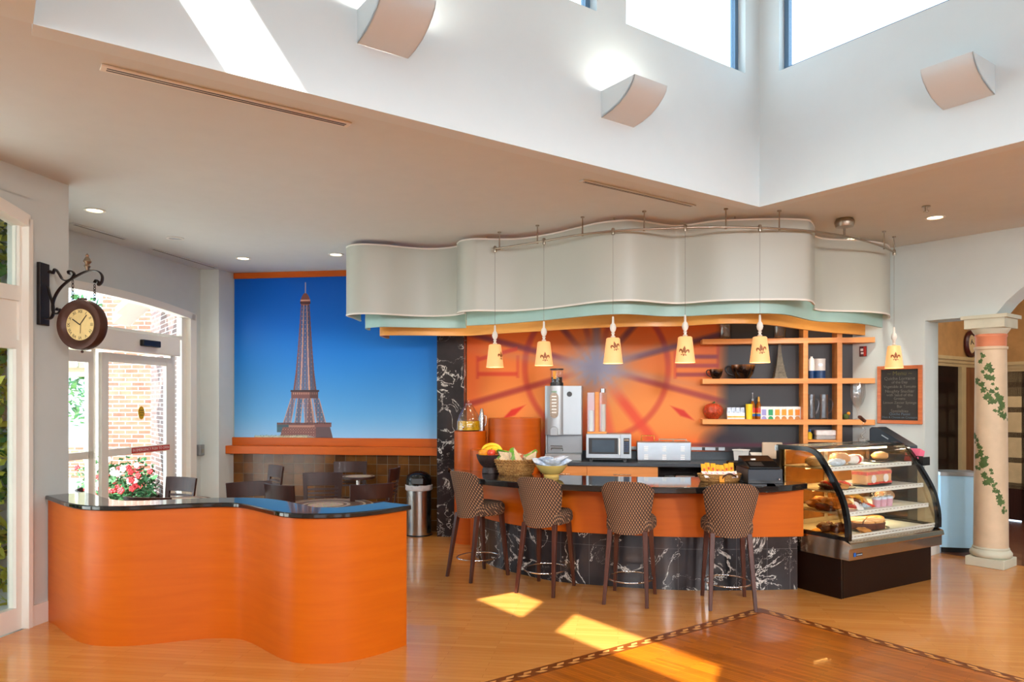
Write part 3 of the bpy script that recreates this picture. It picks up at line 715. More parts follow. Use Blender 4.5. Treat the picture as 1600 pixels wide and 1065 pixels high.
def tower(X, Z):
    # world position on the picture -> the photograph of the tower printed there
    px, py = MW(0, .02)
    wx = px + BX.x * X; wy = py + BX.y * X
    u = CX + FL * wx / wy; v = HY - FL * (Z + MUZ0 - H) / wy
    sh = u.shape
    t = np.clip((v - 430) / 256, 0, 1)
    rgb = np.zeros(sh + (3,))
    stops = [(0, (0, 84, 184)), (.3, (6, 100, 196)), (.6, (48, 130, 206)), (.85, (92, 160, 214)), (1, (146, 190, 226))]
    for c in range(3): rgb[..., c] = np.interp(t, [a for a, _ in stops], [b[c] for _, b in stops])
    def put(mask, c, k=1.0):
        for i in range(3): rgb[..., i] = np.where(mask, rgb[..., i] * (1 - k) + c[i] * k, rgb[..., i])
    brown, pale, dark = (122, 76, 70), (204, 152, 128), (66, 46, 48)
    cx = np.interp(v, [441, 608, 684], [475.4, 474.6, 472])
    def lat(mask, pw, ph, lw=.34, fill=None):
        if fill is not None: put(mask, fill, .62)
        a = (u - cx) / pw; b = v / ph
        g = np.minimum(np.abs((a + b) % 1 - .5), np.abs((a - b) % 1 - .5))
        put(mask & (g > .5 - lw / 2), pale, .75); put(mask & (np.abs(a % 1 - .5) < .1), brown, .8)
    put((np.abs(u - cx) < .7) & (v > 441) & (v < 460), (170, 160, 170))
    put((np.abs(u - cx) < np.interp(v, [458, 462, 468, 473, 477], [2, 5, 7.5, 8, 6])) & (v > 458) & (v < 477), brown)
    put((np.abs(u - cx) < 7.5) & (np.abs(v - 469) < 1), pale); put((np.abs(u - cx) < 8) & (np.abs(v - 473) < 1.2), dark)
    hw = np.interp(v, [476, 547, 580, 608], [6.6, 11.5, 14.4, 18])
    sm = (np.abs(u - cx) < hw) & (v >= 476) & (v < 609)
    put(sm, brown, .45); a = (u - cx) / hw
    lat(sm & (np.abs(a) < .98), 5.0, 6.5, .3)
    put(sm & (np.abs(np.abs(a) - .93) < .08), brown); put(sm & (np.abs(np.abs(a) - .38) < .07), pale, .9); put(sm & (a > .45), dark, .35)
    put((np.abs(u - cx) < 22.5) & (v >= 609) & (v < 612), dark); put((np.abs(u - cx) < 21) & (v >= 612) & (v < 622), brown, .95)
    put((np.abs(u - cx) < 20) & (v >= 613) & (v < 616) & ((u % 3) < 1.4), pale); put((u > cx + 8) & (np.abs(u - cx) < 21) & (v >= 609) & (v < 622), dark, .55)
    def leg(x0a, x1a, x0b, x1b, f):
        k = (v - 622) / 39; L = x0a + (x0b - x0a) * k; Rr = x1a + (x1b - x1a) * k
        mk = (v >= 622) & (v < 661) & (u > L) & (u < Rr)
        put(mk, f, .5); lat(mk, 5.5, 7, .34)
        put(mk & ((u - L < 1.1) | (Rr - u < 1.1)), pale, .85)
    leg(479, 485, 477, 491, dark); leg(452.5, 460.5, 440, 453, brown); leg(471.5, 484, 474, 489, brown); leg(487, 497, 493, 508, dark); leg(463, 472, 458, 468, dark)
    put((v >= 660) & (v < 667) & (u > 431 ) & (u < 516), brown, .95); put((v >= 660) & (v < 662.5) & (u > 431) & (u < 516) & ((u % 2.6) < 1.3), dark)
    put((v >= 663) & (v < 675) & (u > 431) & (u < 449), (60, 84, 92), .9); put((v >= 664) & (v < 667) & (u > 449) & (u < 490), pale, .6)
    mk = (v >= 667) & (u > 440 - (v - 667) * .3) & (u < 514 + (v - 667) * .25)
    put(mk, brown, .95); lat(mk & (u < 492), 4, 4.5, .4); put(mk & (u > 492), (88, 72, 76), .85); put(mk & (((u - 468) / 26) ** 2 + ((v - 688) / 9) ** 2 < 1), (150, 150, 140), .8)
    rng = np.random.default_rng(3); nz = rng.random(sh)
    put((v > 679.5 + 2.5 * nz) & (u > 396) & (u < 478), (214, 200, 170), .8); put((v > 679) & (u > 396) & (u < 478) & (nz > .6), (90, 110, 70), .6)
    return rgb
t = thing('tower_picture', 'large blue picture of an iron lattice tower filling the wall above the orange ledge', 'picture', (*MW(.015, .002), MUZ0), BRZ)
printed('printed_sheet', tower, MUW, MUZ1 - MUZ0, 640, 500, attr_mat('tower_print', 0.35), t, depth=.012)

# marble pilaster
px0, px1 = ms(687, .40)[0], 0
t0 = BW(0.0, .17); t1 = BW(.37, .17)
tag(MB().b2((0, 0, 0), (.375, .85, ZC - .005)).build('marble_pilaster', M['marble'], loc=(*BW(.0, .17), 0), rz=BRZ, bevel=.004), 'tall black marble pilaster with white veins between the tower picture and the orange mural', 'pilaster')

# back-bar wall: printed clock mural fading to charcoal
BL = 5.42
struct(MB().prism([BW(.378, 0), BW(BL + .0, 0), BW(BL + .0, -.15), BW(.378, -.15)], 0, ZC), 'wall_bar', M['greyblue'])
BZ0, BZ1 = 1.08, 3.2
def dial(X, Z):
    px, py = BW(.38, .01)
    wx = px + BX.x * X; wy = py + BX.y * X
    u = CX + FL * wx / wy; v = HY - FL * (Z + BZ0 - H) / wy
    sh = u.shape; rgb = np.zeros(sh + (3,))
    cx_, cy_ = 932.0, 574.0
    t = np.clip((v - 500) / 210, 0, 1)
    for i, (a, b) in enumerate(zip((214, 84, 20), (224, 130, 56))): rgb[..., i] = a + (b - a) * np.minimum(1, t * 1.6)
    def blend(w, c):
        w = np.clip(w, 0, 1)[..., None]; rgb[...] = rgb * (1 - w) + np.array(c, dtype=float) * w
    def soft(d, w0, w1): return 1 - np.clip((np.abs(d) - w0) / w1, 0, 1)
    du, dv = u - cx_, v - cy_; r = np.hypot(du, dv); ang = np.degrees(np.arctan2(-dv, du)) % 360
    lum = np.exp(-(r / 200) ** 2); blend(lum * .25, (240, 160, 90))
    blend(np.exp(-((v - 705) / 22) ** 2) * .85, (250, 92, 20)); blend(np.exp(-((u - 738) / 16.) ** 2) * .5, (238, 96, 40))
    blend(soft(r - 112, 2.0, 5) * .65, (196, 62, 44)); blend(soft(r - 112, 2, 4) * np.clip((cy_ + 10 - v) / 60, 0, 1) * .35, (110, 50, 80))
    for a, w_, c in ((15, 4, (90, 56, 84)), (345, 4, (150, 52, 56)), (165, 4, (110, 46, 70)), (196, 4, (150, 44, 40)), (48, 4, (96, 50, 70)), (131, 4, (110, 50, 66)), (90, 5, (66, 44, 60)), (74, 4, (140, 52, 50)), (105, 4, (130, 52, 56)), (308, 7, (220, 66, 44)), (232, 6, (226, 88, 52)), (270, 8, (226, 104, 74)), (282, 6, (222, 96, 66)), (258, 6, (224, 100, 60))):
        d = r * np.sin(np.radians(ang - a)); f = np.cos(np.radians(ang - a)) > 0
        blend(np.where(f, soft(d, w_ * .45, w_ * 1.3), 0) * np.clip((r - 25) / 45, 0, 1) * .78, c)
    for x0, x1, y0, sl, c in ((745, 808, 584, 0, (206, 60, 34)), (745, 808, 562, -.28, (196, 58, 44)), (1056, 1122, 557, 0, (120, 52, 78)), (1056, 1122, 571, 0, (150, 56, 66)), (1056, 1122, 585, 0, (140, 50, 62))):
        blend(soft(v - (y0 + sl * (u - x0)), 1.6, 3) * ((u > x0) & (u < x1)) * .8, c)
    for x0, y0, y1 in ((746, 555, 592), (809, 555, 590), (1055, 548, 592), (1122, 540, 592)): blend(soft(u - x0, 1, 3) * ((v > y0) & (v < y1)) * .55, (204, 66, 44))
    for x0, y0, sgn in ((802, 644, -1), (1066, 645, 1)):
        a = (u - x0) * .85 + (v - y0) * .52 * sgn; b = -(u - x0) * .52 * sgn + (v - y0) * .85
        blend((1 - np.abs(a) / 26 - np.abs(b) / 6.5) * 2.2, (206, 48, 30))
    star = np.exp(-((np.hypot(du / 1.15, dv * 1.0) / 38) ** 2)) * (1 + .12 * np.sin(np.radians(ang * 14)) + .12 * np.sin(du * .5 + dv * .23) * np.cos(dv * .41))
    blend(star * 1.15, (150, 146, 164))
    for a in (18, 172, 350, 90): 
        d = r * np.sin(np.radians(ang - a)); f = np.cos(np.radians(ang - a)) > 0
        blend(np.where(f, np.exp(-(d / 7) ** 2) * np.exp(-r / 75), 0), (140, 140, 164))
    # dark blurred edges
    blend(np.clip((730 - u) / 8, 0, 1), (70, 58, 74))
    for y0, y1 in ((530, 588), (604, 632), (640, 662)):
        pass
    blend(((u < 727) & (u > 718)) * soft(v - 572, 8, 5) * .9, (232, 120, 70)); blend(((u < 726) & (u > 716)) * soft(v - 610, 10, 6) * .9, (236, 120, 66)); blend((u < 726) * soft(v - 630, 5, 6) * .6, (60, 70, 104))
    gr = np.clip((u - 1118) / 22, 0, 1); blend(gr, (66, 66, 68))
    bl = np.hypot((u - 1135) / 34, (v - 690) / 20); blend(np.clip(1.4 - bl, 0, 1), (56, 44, 52))
    blend(np.clip((v - 690) / 4, 0, 1) * np.clip((700 - v) / 4, 0, 1) * np.clip((u - 1050) / 60, 0, 1), (90, 44, 60))
    return rgb
t = thing('clock_mural', 'orange wall mural of a giant blurred clock dial fading into charcoal behind the bar', 'mural', (*BW(.38, .001), BZ0), BRZ)
printed('printed_sheet', dial, BL - .39, BZ1 - BZ0, 460, 200, attr_mat('dial_print', 0.45), t, depth=.006)

# right wall: board wall, opening with column, arch beyond
JS = .886
mb = MB()
def kpiece(mb, s0, s1, z0, z1, d0=0, d1=-.36): mb.prism([KW(s0, d0), KW(s1, d0), KW(s1, d1), KW(s0, d1)], z0, z1)
kpiece(mb, -.3, JS, 0, ZC); kpiece(mb, JS, 1.62, 2.80, ZC)
as_ = [1.62 + 2.2 * i / 20 for i in range(21)]
def az(s): return 2.80 + .62 * math.sin(math.pi * (s - 1.62) / 2.2) ** .8 if 1.62 < s < 3.82 else 2.80
kn3 = Vector((KN.x, KN.y, 0))
for i in range(20):
    a, b = as_[i], as_[i + 1]
    mb.extr([(*KW(a), az(a)), (*KW(b), az(b)), (*KW(b), ZC), (*KW(a), ZC)], -kn3 * .36)
kpiece(mb, 3.82, 9, 0, ZC)
struct(mb, 'wall_right', M['wallcool'])
mb = MB(); kpiece(mb, .55, JS, 0, .14, .018, 0); kpiece(mb, JS, JS + .018, 0, .14, .018, -.36); struct(mb, 'baseboard_right', M['trim'])

# room beyond the opening
E0, E1, E2 = at(1440, 626, 10.3), at(1540, 626, 11.6), at(1680, 626, 10.6)
struct(MB().prism([KW(.4, -.36), KW(6, -.36), (12, 8), (12, 13), (4, 13)], 0.0, 0.004), 'floor_beyond', M['redwood_floor'])
def fwall(mb, p, q, z0, z1, th=.12, a=0, b=1):
    p, q = Vector(p[:2]), Vector(q[:2]); d = q - p; n_ = Vector((-d.y, d.x)).normalized()
    x, y = p + d * a, p + d * b
    mb.prism([x[:], y[:], (y + n_ * th)[:], (x + n_ * th)[:]], z0, z1)
mb = MB(); e0 = hit(1463, E0, (Vector(E1[:2]) - Vector(E0[:2])).normalized())
EL = (Vector(E1[:2]) - Vector(E0[:2])); ED = EL.normalized()
def es(u): return hit(u, E0, ED)[0] / EL.length
fwall(mb, E0, E1, 2.36, ZC); fwall(mb, E0, E1, 0, 2.36, a=es(1502), b=1); fwall(mb, E0, E1, 0, 2.36, a=-.2, b=0.05)
GL = (Vector(E2[:2]) - Vector(E1[:2])); GD = GL.normalized()
def gs(u): return hit(u, E1, GD)[0] / GL.length
fwall(mb, E1, E2, 2.30, ZC); fwall(mb, E1, E2, 0, 2.30, a=0, b=.12)
struct(mb, 'wall_far', M['tan'])
mb = MB()
for k in range(3):
    fwall(mb, E0, E1, 2.36 + .05 * k, 2.41 + .05 * k, th=-.03 - .02 * k)
    fwall(mb, E1, E2, 2.30 + .05 * k, 2.35 + .05 * k, th=-.03 - .02 * k)
fwall(mb, E0, E1, 0, 2.36, th=-.05, a=es(1497), b=es(1504))
struct(mb, 'trim_3', mat('tan_trim', (186, 158, 112), 0.5))
mb = MB(); fwall(mb, E0, E1, 0, 2.36, th=-.02, a=es(1505), b=1); struct(mb, 'wall_panelling', M['panelwood'])
def far_door(no, p, q, a, b, ztop, pane):
    d = tag(bpy.data.objects.new('door_%d' % no, None), kind='structure'); COL.objects.link(d)
    mb = MB(); n_ = 3; rows = [.55 + (ztop - .75) / 4 * k for k in range(5)]
    for k in range(n_ + 1):
        x = a + (b - a) * k / n_; w_ = .022 * (2.4 if k in (0, n_) else 1); fwall(mb, p, q, 0, ztop, th=.05, a=x - w_, b=x + w_)
    for z in rows: fwall(mb, p, q, z - .04, z + .04, th=.05, a=a, b=b)
    fwall(mb, p, q, 0.02, .55, th=.05, a=a, b=b); fwall(mb, p, q, ztop - .38, ztop, th=.05, a=a, b=b)
    mb.build('door_leaf', M['darkwood'], d)
    mb = MB(); fwall(mb, p, q, .5, ztop, th=.018, a=a, b=b); mb.build('toned_pane', pane, d)  # opaque panes, coloured to imitate lit or dark rooms behind them
far_door(3, E0, E1, .05, es(1497), 2.36, M['darkbrown'])
far_door(4, E1, E2, gs(1562), 1.0, 2.30, M['cream'])
p_ = Vector(E0[:2]) + EL * es(1514); en = Vector((ED.y, -ED.x))
t = thing('wall_clock', 'round wall clock with dark red rim above the door beyond the column', 'clock', (p_.x + en.x * .01, p_.y + en.y * .01, 2.72), math.atan2(ED.y, ED.x))
MB().lathe([(.13, 0), (.205, .0), (.21, .03), (.185, .06), (.15, .05), (.14, .03)], n=32, M4=UP, cap=False).build('rim', M['mahogany'], t, smooth=40)
MB().lathe([(0, .02), (.15, .02), (.15, .03), (0, .03)], n=32, M4=UP).build('dial', M['cream'], t)
MB().box((-.02, -.034, .03), (.012, .006, .09), ry=.5).box((.03, -.034, .02), (.012, .006, .07), ry=-1.0).build('hand', M['black'], t)
area_lamp('back_room_fill_lamp', (7.6, 9.6, 3.68), .6, 24, (1, .88, .7))  # unseen lamps added to brighten the room beyond the opening
area_lamp('back_room_fill_lamp', (5.6, 10.0, 3.68), .5, 16, (1, .9, .76))
# low blue cabinet in the opening
p0 = F(1470, 857, .05); p1 = F(1532, 859.5, .05)
d_ = (Vector(p1[:2]) - Vector(p0[:2])); L_ = d_.length
t = thing('blue_cabinet', 'pale blue low cabinet front with grey top between wall and column', 'cabinet', (p0.x, p0.y, 0), math.atan2(d_.y, d_.x))
MB().b2((0, 0, .07), (L_, .35, .94)).build('body', M['bluepanel'], t, bevel=.004)
MB().b2((-.01, -.02, .94), (L_ + .01, .36, .985)).build('top', M['silver'], t, bevel=.004)
MB().b2((.02, .06, 0.004), (L_ - .02, .33, .07)).build('plinth', M['black'], t)
# column with painted ivy
cc = Vector((5.40, 8.25))
t = thing('stone_column', 'tan round column with painted ivy on a square pale stone base', 'column', (cc.x, cc.y, 0), KRZ)
MB().box((0, 0, .05), (.385, .385, .10)).build('plinth', M['stone'], t, bevel=.006)
MB().lathe([(.185, .10), (.205, .12), (.208, .15), (.19, .18), (.178, .19), (.182, .2), (.172, .215)], n=40).build('base_ring', M['stone'], t, smooth=50)
def colr(z): return .170 - .018 * (z - .2) / 2.3
sh_ = MB().lathe([(colr(.21), .21)] + [(colr(z), z) for z in (.8, 1.4, 2.0, 2.42)] + [(colr(2.42) + .012, 2.43), (colr(2.42) + .012, 2.455), (colr(2.45) - .004, 2.46)], n=44).build('shaft', M['column'], t, smooth=50)
MB().lathe([(.15, 2.455), (.15, 2.56), (.158, 2.57), (.158, 2.59), (.15, 2.6)], n=40).build('neck_band', M['terracotta'], t, smooth=50)
MB().lathe([(.15, 2.595), (.17, 2.62), (.19, 2.655), (.19, 2.665)], n=40).box((0, 0, 2.715), (.40, .40, .11)).box((0, 0, 2.785), (.46, .44, .04)).build('capital', M['stone'], t, smooth=30)
iv = MB()
def ivyleaf(th, z, s, rot):
    pts = [(0, -.5), (.18, -.32), (.5, -.36), (.36, -.06), (.44, .2), (.18, .18), (0, .55), (-.18, .18), (-.44, .2), (-.36, -.06), (-.5, -.36), (-.18, -.32)]
    vs = []
    for x, y in pts:
        X = (x * math.cos(rot) - y * math.sin(rot)) * s; Z = (x * math.sin(rot) + y * math.cos(rot)) * s
        r_ = colr(z + Z) + .0015; a = th + X / r_
        vs.append((r_ * math.cos(a), r_ * math.sin(a), z + Z))
    iv.add(vs + [tuple(sum(v[i] for v in vs) / 12 * (1.0 if i == 2 else 1.01) for i in range(3))], [(i, (i + 1) % 12, 12) for i in range(12)])
view = math.atan2(-cc.y, -cc.x) - KRZ     # direction from column to the middle of the lobby
rnd = random.Random(5)
for zt, zb, a0, a1, k in ((2.36, 1.62, -.75, 1.15, 30), (2.08, 1.70, -1.05, .75, 20), (1.47, .55, -1.15, .95, 40), (1.25, .92, -1.1, -.2, 14)):
    for i in range(k):
        f = (i + rnd.random() * .6) / k
        ivyleaf(view + a0 + (a1 - a0) * f ** .9 + rnd.uniform(-.2, .2), zt + (zb - zt) * f + rnd.uniform(-.05, .05), rnd.choice((.05, .06, .075, .04, .085, .035)), rnd.uniform(-1.2, 1.2))
iv.build('painted_ivy', M['ivy'], t, recalc=False)
# chalkboard
s0, Da = ks(1371, .02); s1, Db = ks(1441, .02)
zt, zb = zat(571, (Da + Db) / 2), zat(662, (Da + Db) / 2)
wd, hg = s1 - s0, zt - zb
t = thing('chalkboard', 'black chalkboard menu in a reddish wooden frame on the pale wall', 'chalkboard', (*KW(s0, .002), zb), KRZ)
fr = MB(); e = .045
for lo, hi in (((0, -.03, 0), (e, 0, hg)), ((wd - e, -.03, 0), (wd, 0, hg)), ((e, -.03, 0), (wd - e, 0, e)), ((e, -.03, hg - e), (wd - e, 0, hg))): fr.b2(lo, hi)
fr.build('frame', wood('red_oak_frame', (176, 92, 44), (200, 116, 62)), t, bevel=.004)
MB().b2((e, -.014, e), (wd - e, -.004, hg - e)).build('board', M['slateboard'], t)
lines = [('~ Menu ~', .07, 'chalkyellow', .92), ('Quiche Lorraine', .052, 'chalk', .82), ('of the Day', .042, 'chalk', .745), ('Vegetable & Tomato', .044, 'chalk', .66), ('Naughty Snacker', .048, 'chalk', .57), ('with Salad of the', .044, 'chalk', .495), ('Greens', .044, 'chalk', .425), ('Lemon Zester Sponge', .042, 'chalk', .345), ('Bar', .044, 'chalk', .27), ('Specialties', .048, 'chalk', .18), ('Quiche Panini', .042, 'chalkblue', .12), ('Ham & Cheese on Croissant', .034, 'chalkblue', .055)]
for tx, sz, mm, f in lines:
    lettering(tx, sz * 1.05, M[mm], t, Matrix.Translation((wd / 2, -.0146, e + (hg - 2 * e) * f)) @ UP, 'chalk_writing')
# small red and white sign above
s0, Da = ks(1343, .01); s1, Db = ks(1354, .01); z0, z1 = zat(557, Da), zat(541, Da)
t = thing('alarm_sign', 'small red and grey sign plate on the wall between shelves and chalkboard', 'sign', (*KW(s0, .002), z0), KRZ)
MB().b2((0, -.012, 0), (s1 - s0, 0, z1 - z0)).build('plate', mat('grey_plate', (92, 60, 62), .4), t)
MB().b2(((s1 - s0) * .62, -.016, 0.005), ((s1 - s0) * .98, -.012, z1 - z0 - .005)).build('red_strip', M['redlabel'], t)
MB().b2((.02, -.015, .03), ((s1 - s0) * .6, -.012, .055)).b2((.015, -.015, .07), ((s1 - s0) * .55, -.012, .1)).build('pale_print', M['paper'], t)

# outside the entrance
def ext(mb, name, m, **k): return struct(mb, name, m, **k)
wallB = at(236, 626, 12.6)
ext(MB().prism([(-11.0, 12.6), (wallB.x, 12.6), (wallB.x, 12.9), (-11.0, 12.9)][0:0] or [(-7.05, 12.6), (wallB.x, 12.6), (wallB.x, 12.95), (-7.05, 12.95)], -.05, 4.6), 'exterior_wall', M['brick'])
ext(MB().prism([DW(2.42, -.22), (wallB.x, 12.6), (wallB.x + .3, 12.9), (-4.5, 11.3), (-4.55, 10.7)], -.05, 4.6), 'exterior_wall_side', M['shadebrick'])
ext(MB().prism([(-6.55, 6.5), (-5.05, 6.5), (-4.62, 10.6), (-6.55, 10.6)], 3.45, 3.6), 'porch_roof', M['trim'])
ext(MB().prism([(-7.2, 0.5), (-4.4, 0.5), (-4.2, 4.5), (LW(6.2) - .17, 6.2), (-7.2, 6.2)], 3.62, 3.74), 'side_sun_block', M['trim'])  # unseen slab added to keep direct sun off the near door
mb = MB(); g0, g1 = at(176, 505, 11.2), at(232, 455, 11.2)
mb.extr([g0, g1, g1 + Vector((0, 0, .16)), g0 + Vector((0, 0, .16))], (0, .5, 0)); g0, g1 = at(180, 490, 10.8), at(214, 460, 10.8)
mb.extr([g0, g1, g1 + Vector((0, 0, .1)), g0 + Vector((0, 0, .1))], (0, .4, 0)); ext(mb, 'porch_roof_beam', M['trim'])
ext(MB().prism([(-9.1, 16.0), (-7.35, 16.0), (-7.35, 16.4), (-9.1, 16.4)], -.05, 3.6), 'exterior_wall_white', M['trim'])
# pavilion far off
pv = thing('garden_pavilion', 'white posted garden pavilion with dark roof seen through the entrance glass', 'pavilion', (0, 0, 0))
for x, y in ((-12.9, 22.5), (-9.6, 22.5)): MB().b2((x - .14, y - .14, -.05), (x + .14, y + .14, 3.1)).build('post', M['trim'], pv)
MB().b2((-16, 22.3, 2.6), (-9.2, 22.7, 2.85)).build('beam', mat('tan_beam', (176, 140, 110), .7), pv)
mb = MB().extr([(-17, 22.2, 2.85), (-9.6, 22.2, 2.85), (-12.4, 22.2, 4.2), (-17, 22.2, 4.2)], (0, .4, 0))
for k in range(16): mb.b2((-17 + k * .42, 22.15, 2.9), (-16.94 + k * .42, 22.2, 3.3), 1)
mb.build('gable', [mat('olive_siding', (116, 112, 88), .8), M['trim']], pv)
tag(MB().b2((-12.8, 17.5, -.05), (-9.9, 17.9, .75)).build('garden_wall', M['brick']), 'low red brick garden wall seen through the entrance sidelight', 'garden wall')
rl = thing('white_railing', 'white garden railing seen through the entrance sidelight', 'railing', (-9.85, 17.6, 0))
MB().b2((0, 0, 1.02), (1.35, .06, 1.1)).build('rail', M['trim'], rl); MB().b2((0, 0, .2), (1.35, .06, .26)).build('rail', M['trim'], rl)
for k in range(8): MB().b2((.04 + k * .17, .01, -.03), (.10 + k * .17, .05, 1.04)).build('baluster', M['trim'], rl)
def leafblob(name, centres, n, size, m, label, cat, trunk=None, seed=1, flowers=None):
    rn = random.Random(seed); mb = MB()
    for k in range(n):
        c, r_ = rn.choice(centres)
        d = Vector((rn.gauss(0, 1), rn.gauss(0, 1), rn.gauss(0, 1))).normalized() * r_ * (rn.random() ** .35)
        p = Vector(c) + d; s = size * rn.uniform(.6, 1.3)
        ax = Vector((rn.gauss(0, 1), rn.gauss(0, 1), rn.gauss(0, .6))).normalized(); b_ = ax.cross(Vector((rn.random(), rn.random(), 1)).normalized()).normalized()
        mb.add([p - ax * s, p + b_ * s * .5, p + ax * s, p - b_ * s * .5], [(0, 1, 2, 3)], 1 if rn.random() < .4 else 0)
    t = thing(name, label, cat, (0, 0, 0))
    f = mb.build('foliage', [m, M['leaf2'] if name != 'garden_hedge' else M['leaf']], t, recalc=False)
    if trunk: MB().tube(trunk[0], trunk[1], 8).build('trunk', M['panelwood'], t)
    if flowers:
        for mm, cnt in flowers:
            for k in range(cnt):
                c, r_ = rn.choice(centres); d = Vector((rn.gauss(0, .8), -abs(rn.gauss(0, 1)), abs(rn.gauss(0, 1)))).normalized() * r_ * 1.0
                q = MB()
                for i in range(5):
                    a = i * 1.257; q.ball(Vector(c) + d + Vector((.028 * math.cos(a), -.01, .028 * math.sin(a))), .024, 6, 4)
                q.ball(Vector(c) + d + Vector((0, -.02, 0)), .018, 6, 4); q.build('bloom', M[mm], t)
    return t
leafblob('leafy_tree', [((-15.2, 26, 2.6), 1.7), ((-13.3, 27, 3.1), 1.6), ((-16.5, 27, 4.4), 1.9), ((-11.2, 28, 2.4), 1.5), ((-13.5, 26, 1.2), 1.4)], 3200, .16, M['leaf'], 'leafy green tree behind the garden pavilion outside the entrance', 'tree', (((-14.2, 26.5, -.03), (-14.2, 26.5, 3)), .2), 2)
leafblob('shade_tree', [((-10.3, 15.6, 5.4), 1.2), ((-9.3, 15.9, 5.9), 1.2), ((-8.2, 15, 5.2), .8)], 1500, .13, M['leaf'], 'tree crown above the porch seen through the arched glass over the entrance', 'tree', (((-10.4, 15.8, -.03), (-10.2, 15.8, 5.4)), .15), 4)
leafblob('garden_hedge', [((x_, y_, z_), .27) for z_ in (.3, .7, 1.1, 1.5, 1.9, 2.3, 2.7, 3.1, 3.4) for x_, y_ in ((-4.52, 5.6), (-4.44, 6.03), (-4.75, 6.0))], 7800, .07, mat('yellow_green_leaf', (196, 204, 84), .6, var=.2), 'tall yellow-green hedge outside the glass door at the near wall', 'hedge', None, 6)  # even yellow-green leaf colour for the hedge
bedc = F(212, 790, .25)
struct(MB().prism([(-6.9, 10.6), (-5.35, 10.6), (-5.95, 12.5), (-7.0, 12.5)], -.03, .32), 'planting_ground', M['soil'])
beds = [((-5.75, 10.95, .55), .32, 'flowering shrub with red blooms nearest the dark brick wall outside the entrance'), ((-6.2, 11.1, .52), .34, 'flowering shrub with red and white blooms in the middle of the outdoor bed'), ((-6.55, 11.6, .6), .36, 'sparse flowering shrub beside the sunlit brick wall outside'), ((-6.05, 11.7, .62), .36, 'rear flowering shrub in the corner of the brick walls outside')]
for i, (c, r_, lab) in enumerate(beds):
    leafblob('flowering_shrub', [(c, r_), ((c[0] + .12, c[1] - .05, c[2] - .12), r_ * .8)], 420, .055, M['leaf2'], lab, 'shrub', (((c[0], c[1], .3), c), .02), 11 + i, (('red', 9), ('petalwhite', 5)))['group'] = 'flowering shrubs outside the entrance'

# ================================================================== CEILING FITTINGS
def downlight(u, v, label, on=True, power=14):
    p = F(u, v, ZC)
    t = thing('downlight', label, 'ceiling light', (p.x, p.y, ZC), 0, 'recessed ceiling lights')
    MB().lathe([(.095, -.002), (.098, -.008), (.075, -.010), (.070, -.003)], n=28).build('trim_ring', M['white'], t, smooth=40)
    MB().lathe([(0, -.0015), (.072, -.0015), (.072, -.004), (0, -.004)], n=28).build('lens', M['bulb'] if on else M['silver2'], t)
    if on: spot_lamp('downlight_lamp', (p.x, p.y, ZC - .03), power, (1, .9, .76), 130)
downlight(148, 328, 'recessed ceiling light in front of the arched entrance, nearest the hanging clock', True, 40)
downlight(274, 372, 'recessed ceiling light between the two slot vents near the entrance', False)
downlight(380, 403, 'recessed ceiling light by the corner above the blue tower picture', True, 40)
downlight(525, 397, 'recessed ceiling light beside the end of the white hanging canopy', True, 40)
downlight(1461, 339, 'recessed ceiling light near the sprinkler above the chalkboard side', True, 40)
p = F(1447, 322, ZC)
t = thing('sprinkler', 'small ceiling sprinkler head on the lit ceiling to the right of the canopy', 'sprinkler', (p.x, p.y, ZC))
MB().lathe([(.038, 0), (.04, -.008), (.012, -.012), (.010, -.05)], n=18).build('body', M['nickel'], t, smooth=40)
MB().lathe([(.0, -.05), (.026, -.05), (.026, -.055), (0, -.055)], n=14).build('deflector', M['nickel'], t)
def slot_vent(pa, pb, wd, label):
    d = Vector((pb.x - pa.x, pb.y - pa.y)); L = d.length
    t = thing('slot_vent', label, 'air vent', (pa.x, pa.y, ZC), math.atan2(d.y, d.x), 'slot vents in the ceiling')
    MB().b2((0, -wd / 2, -.012), (L, wd / 2, -.001)).build('frame', M['ceiling'] if wd < .07 else M['trim'], t, bevel=.003)
    for k, o in enumerate((-.16, .16)): MB().b2((.03, o * wd - wd * .07, -.0135), (L - .03, o * wd + wd * .07, -.0115)).build('slot', M['black'], t)
slot_vent(F(157, 103, ZC), F(546, 194, ZC), .085, 'long white slot vent in the ceiling beside the atrium edge, upper left')
slot_vent(F(908, 281, ZC), F(1084, 321, ZC), .06, 'slot vent in the ceiling above the white hanging canopy')
slot_vent(F(112, 348, ZC), F(197, 373, ZC), .06, 'slot vent above the entrance, nearer the hanging clock')
slot_vent(F(236, 387, ZC), F(338, 418, ZC), .06, 'slot vent above the entrance, nearer the tower picture')

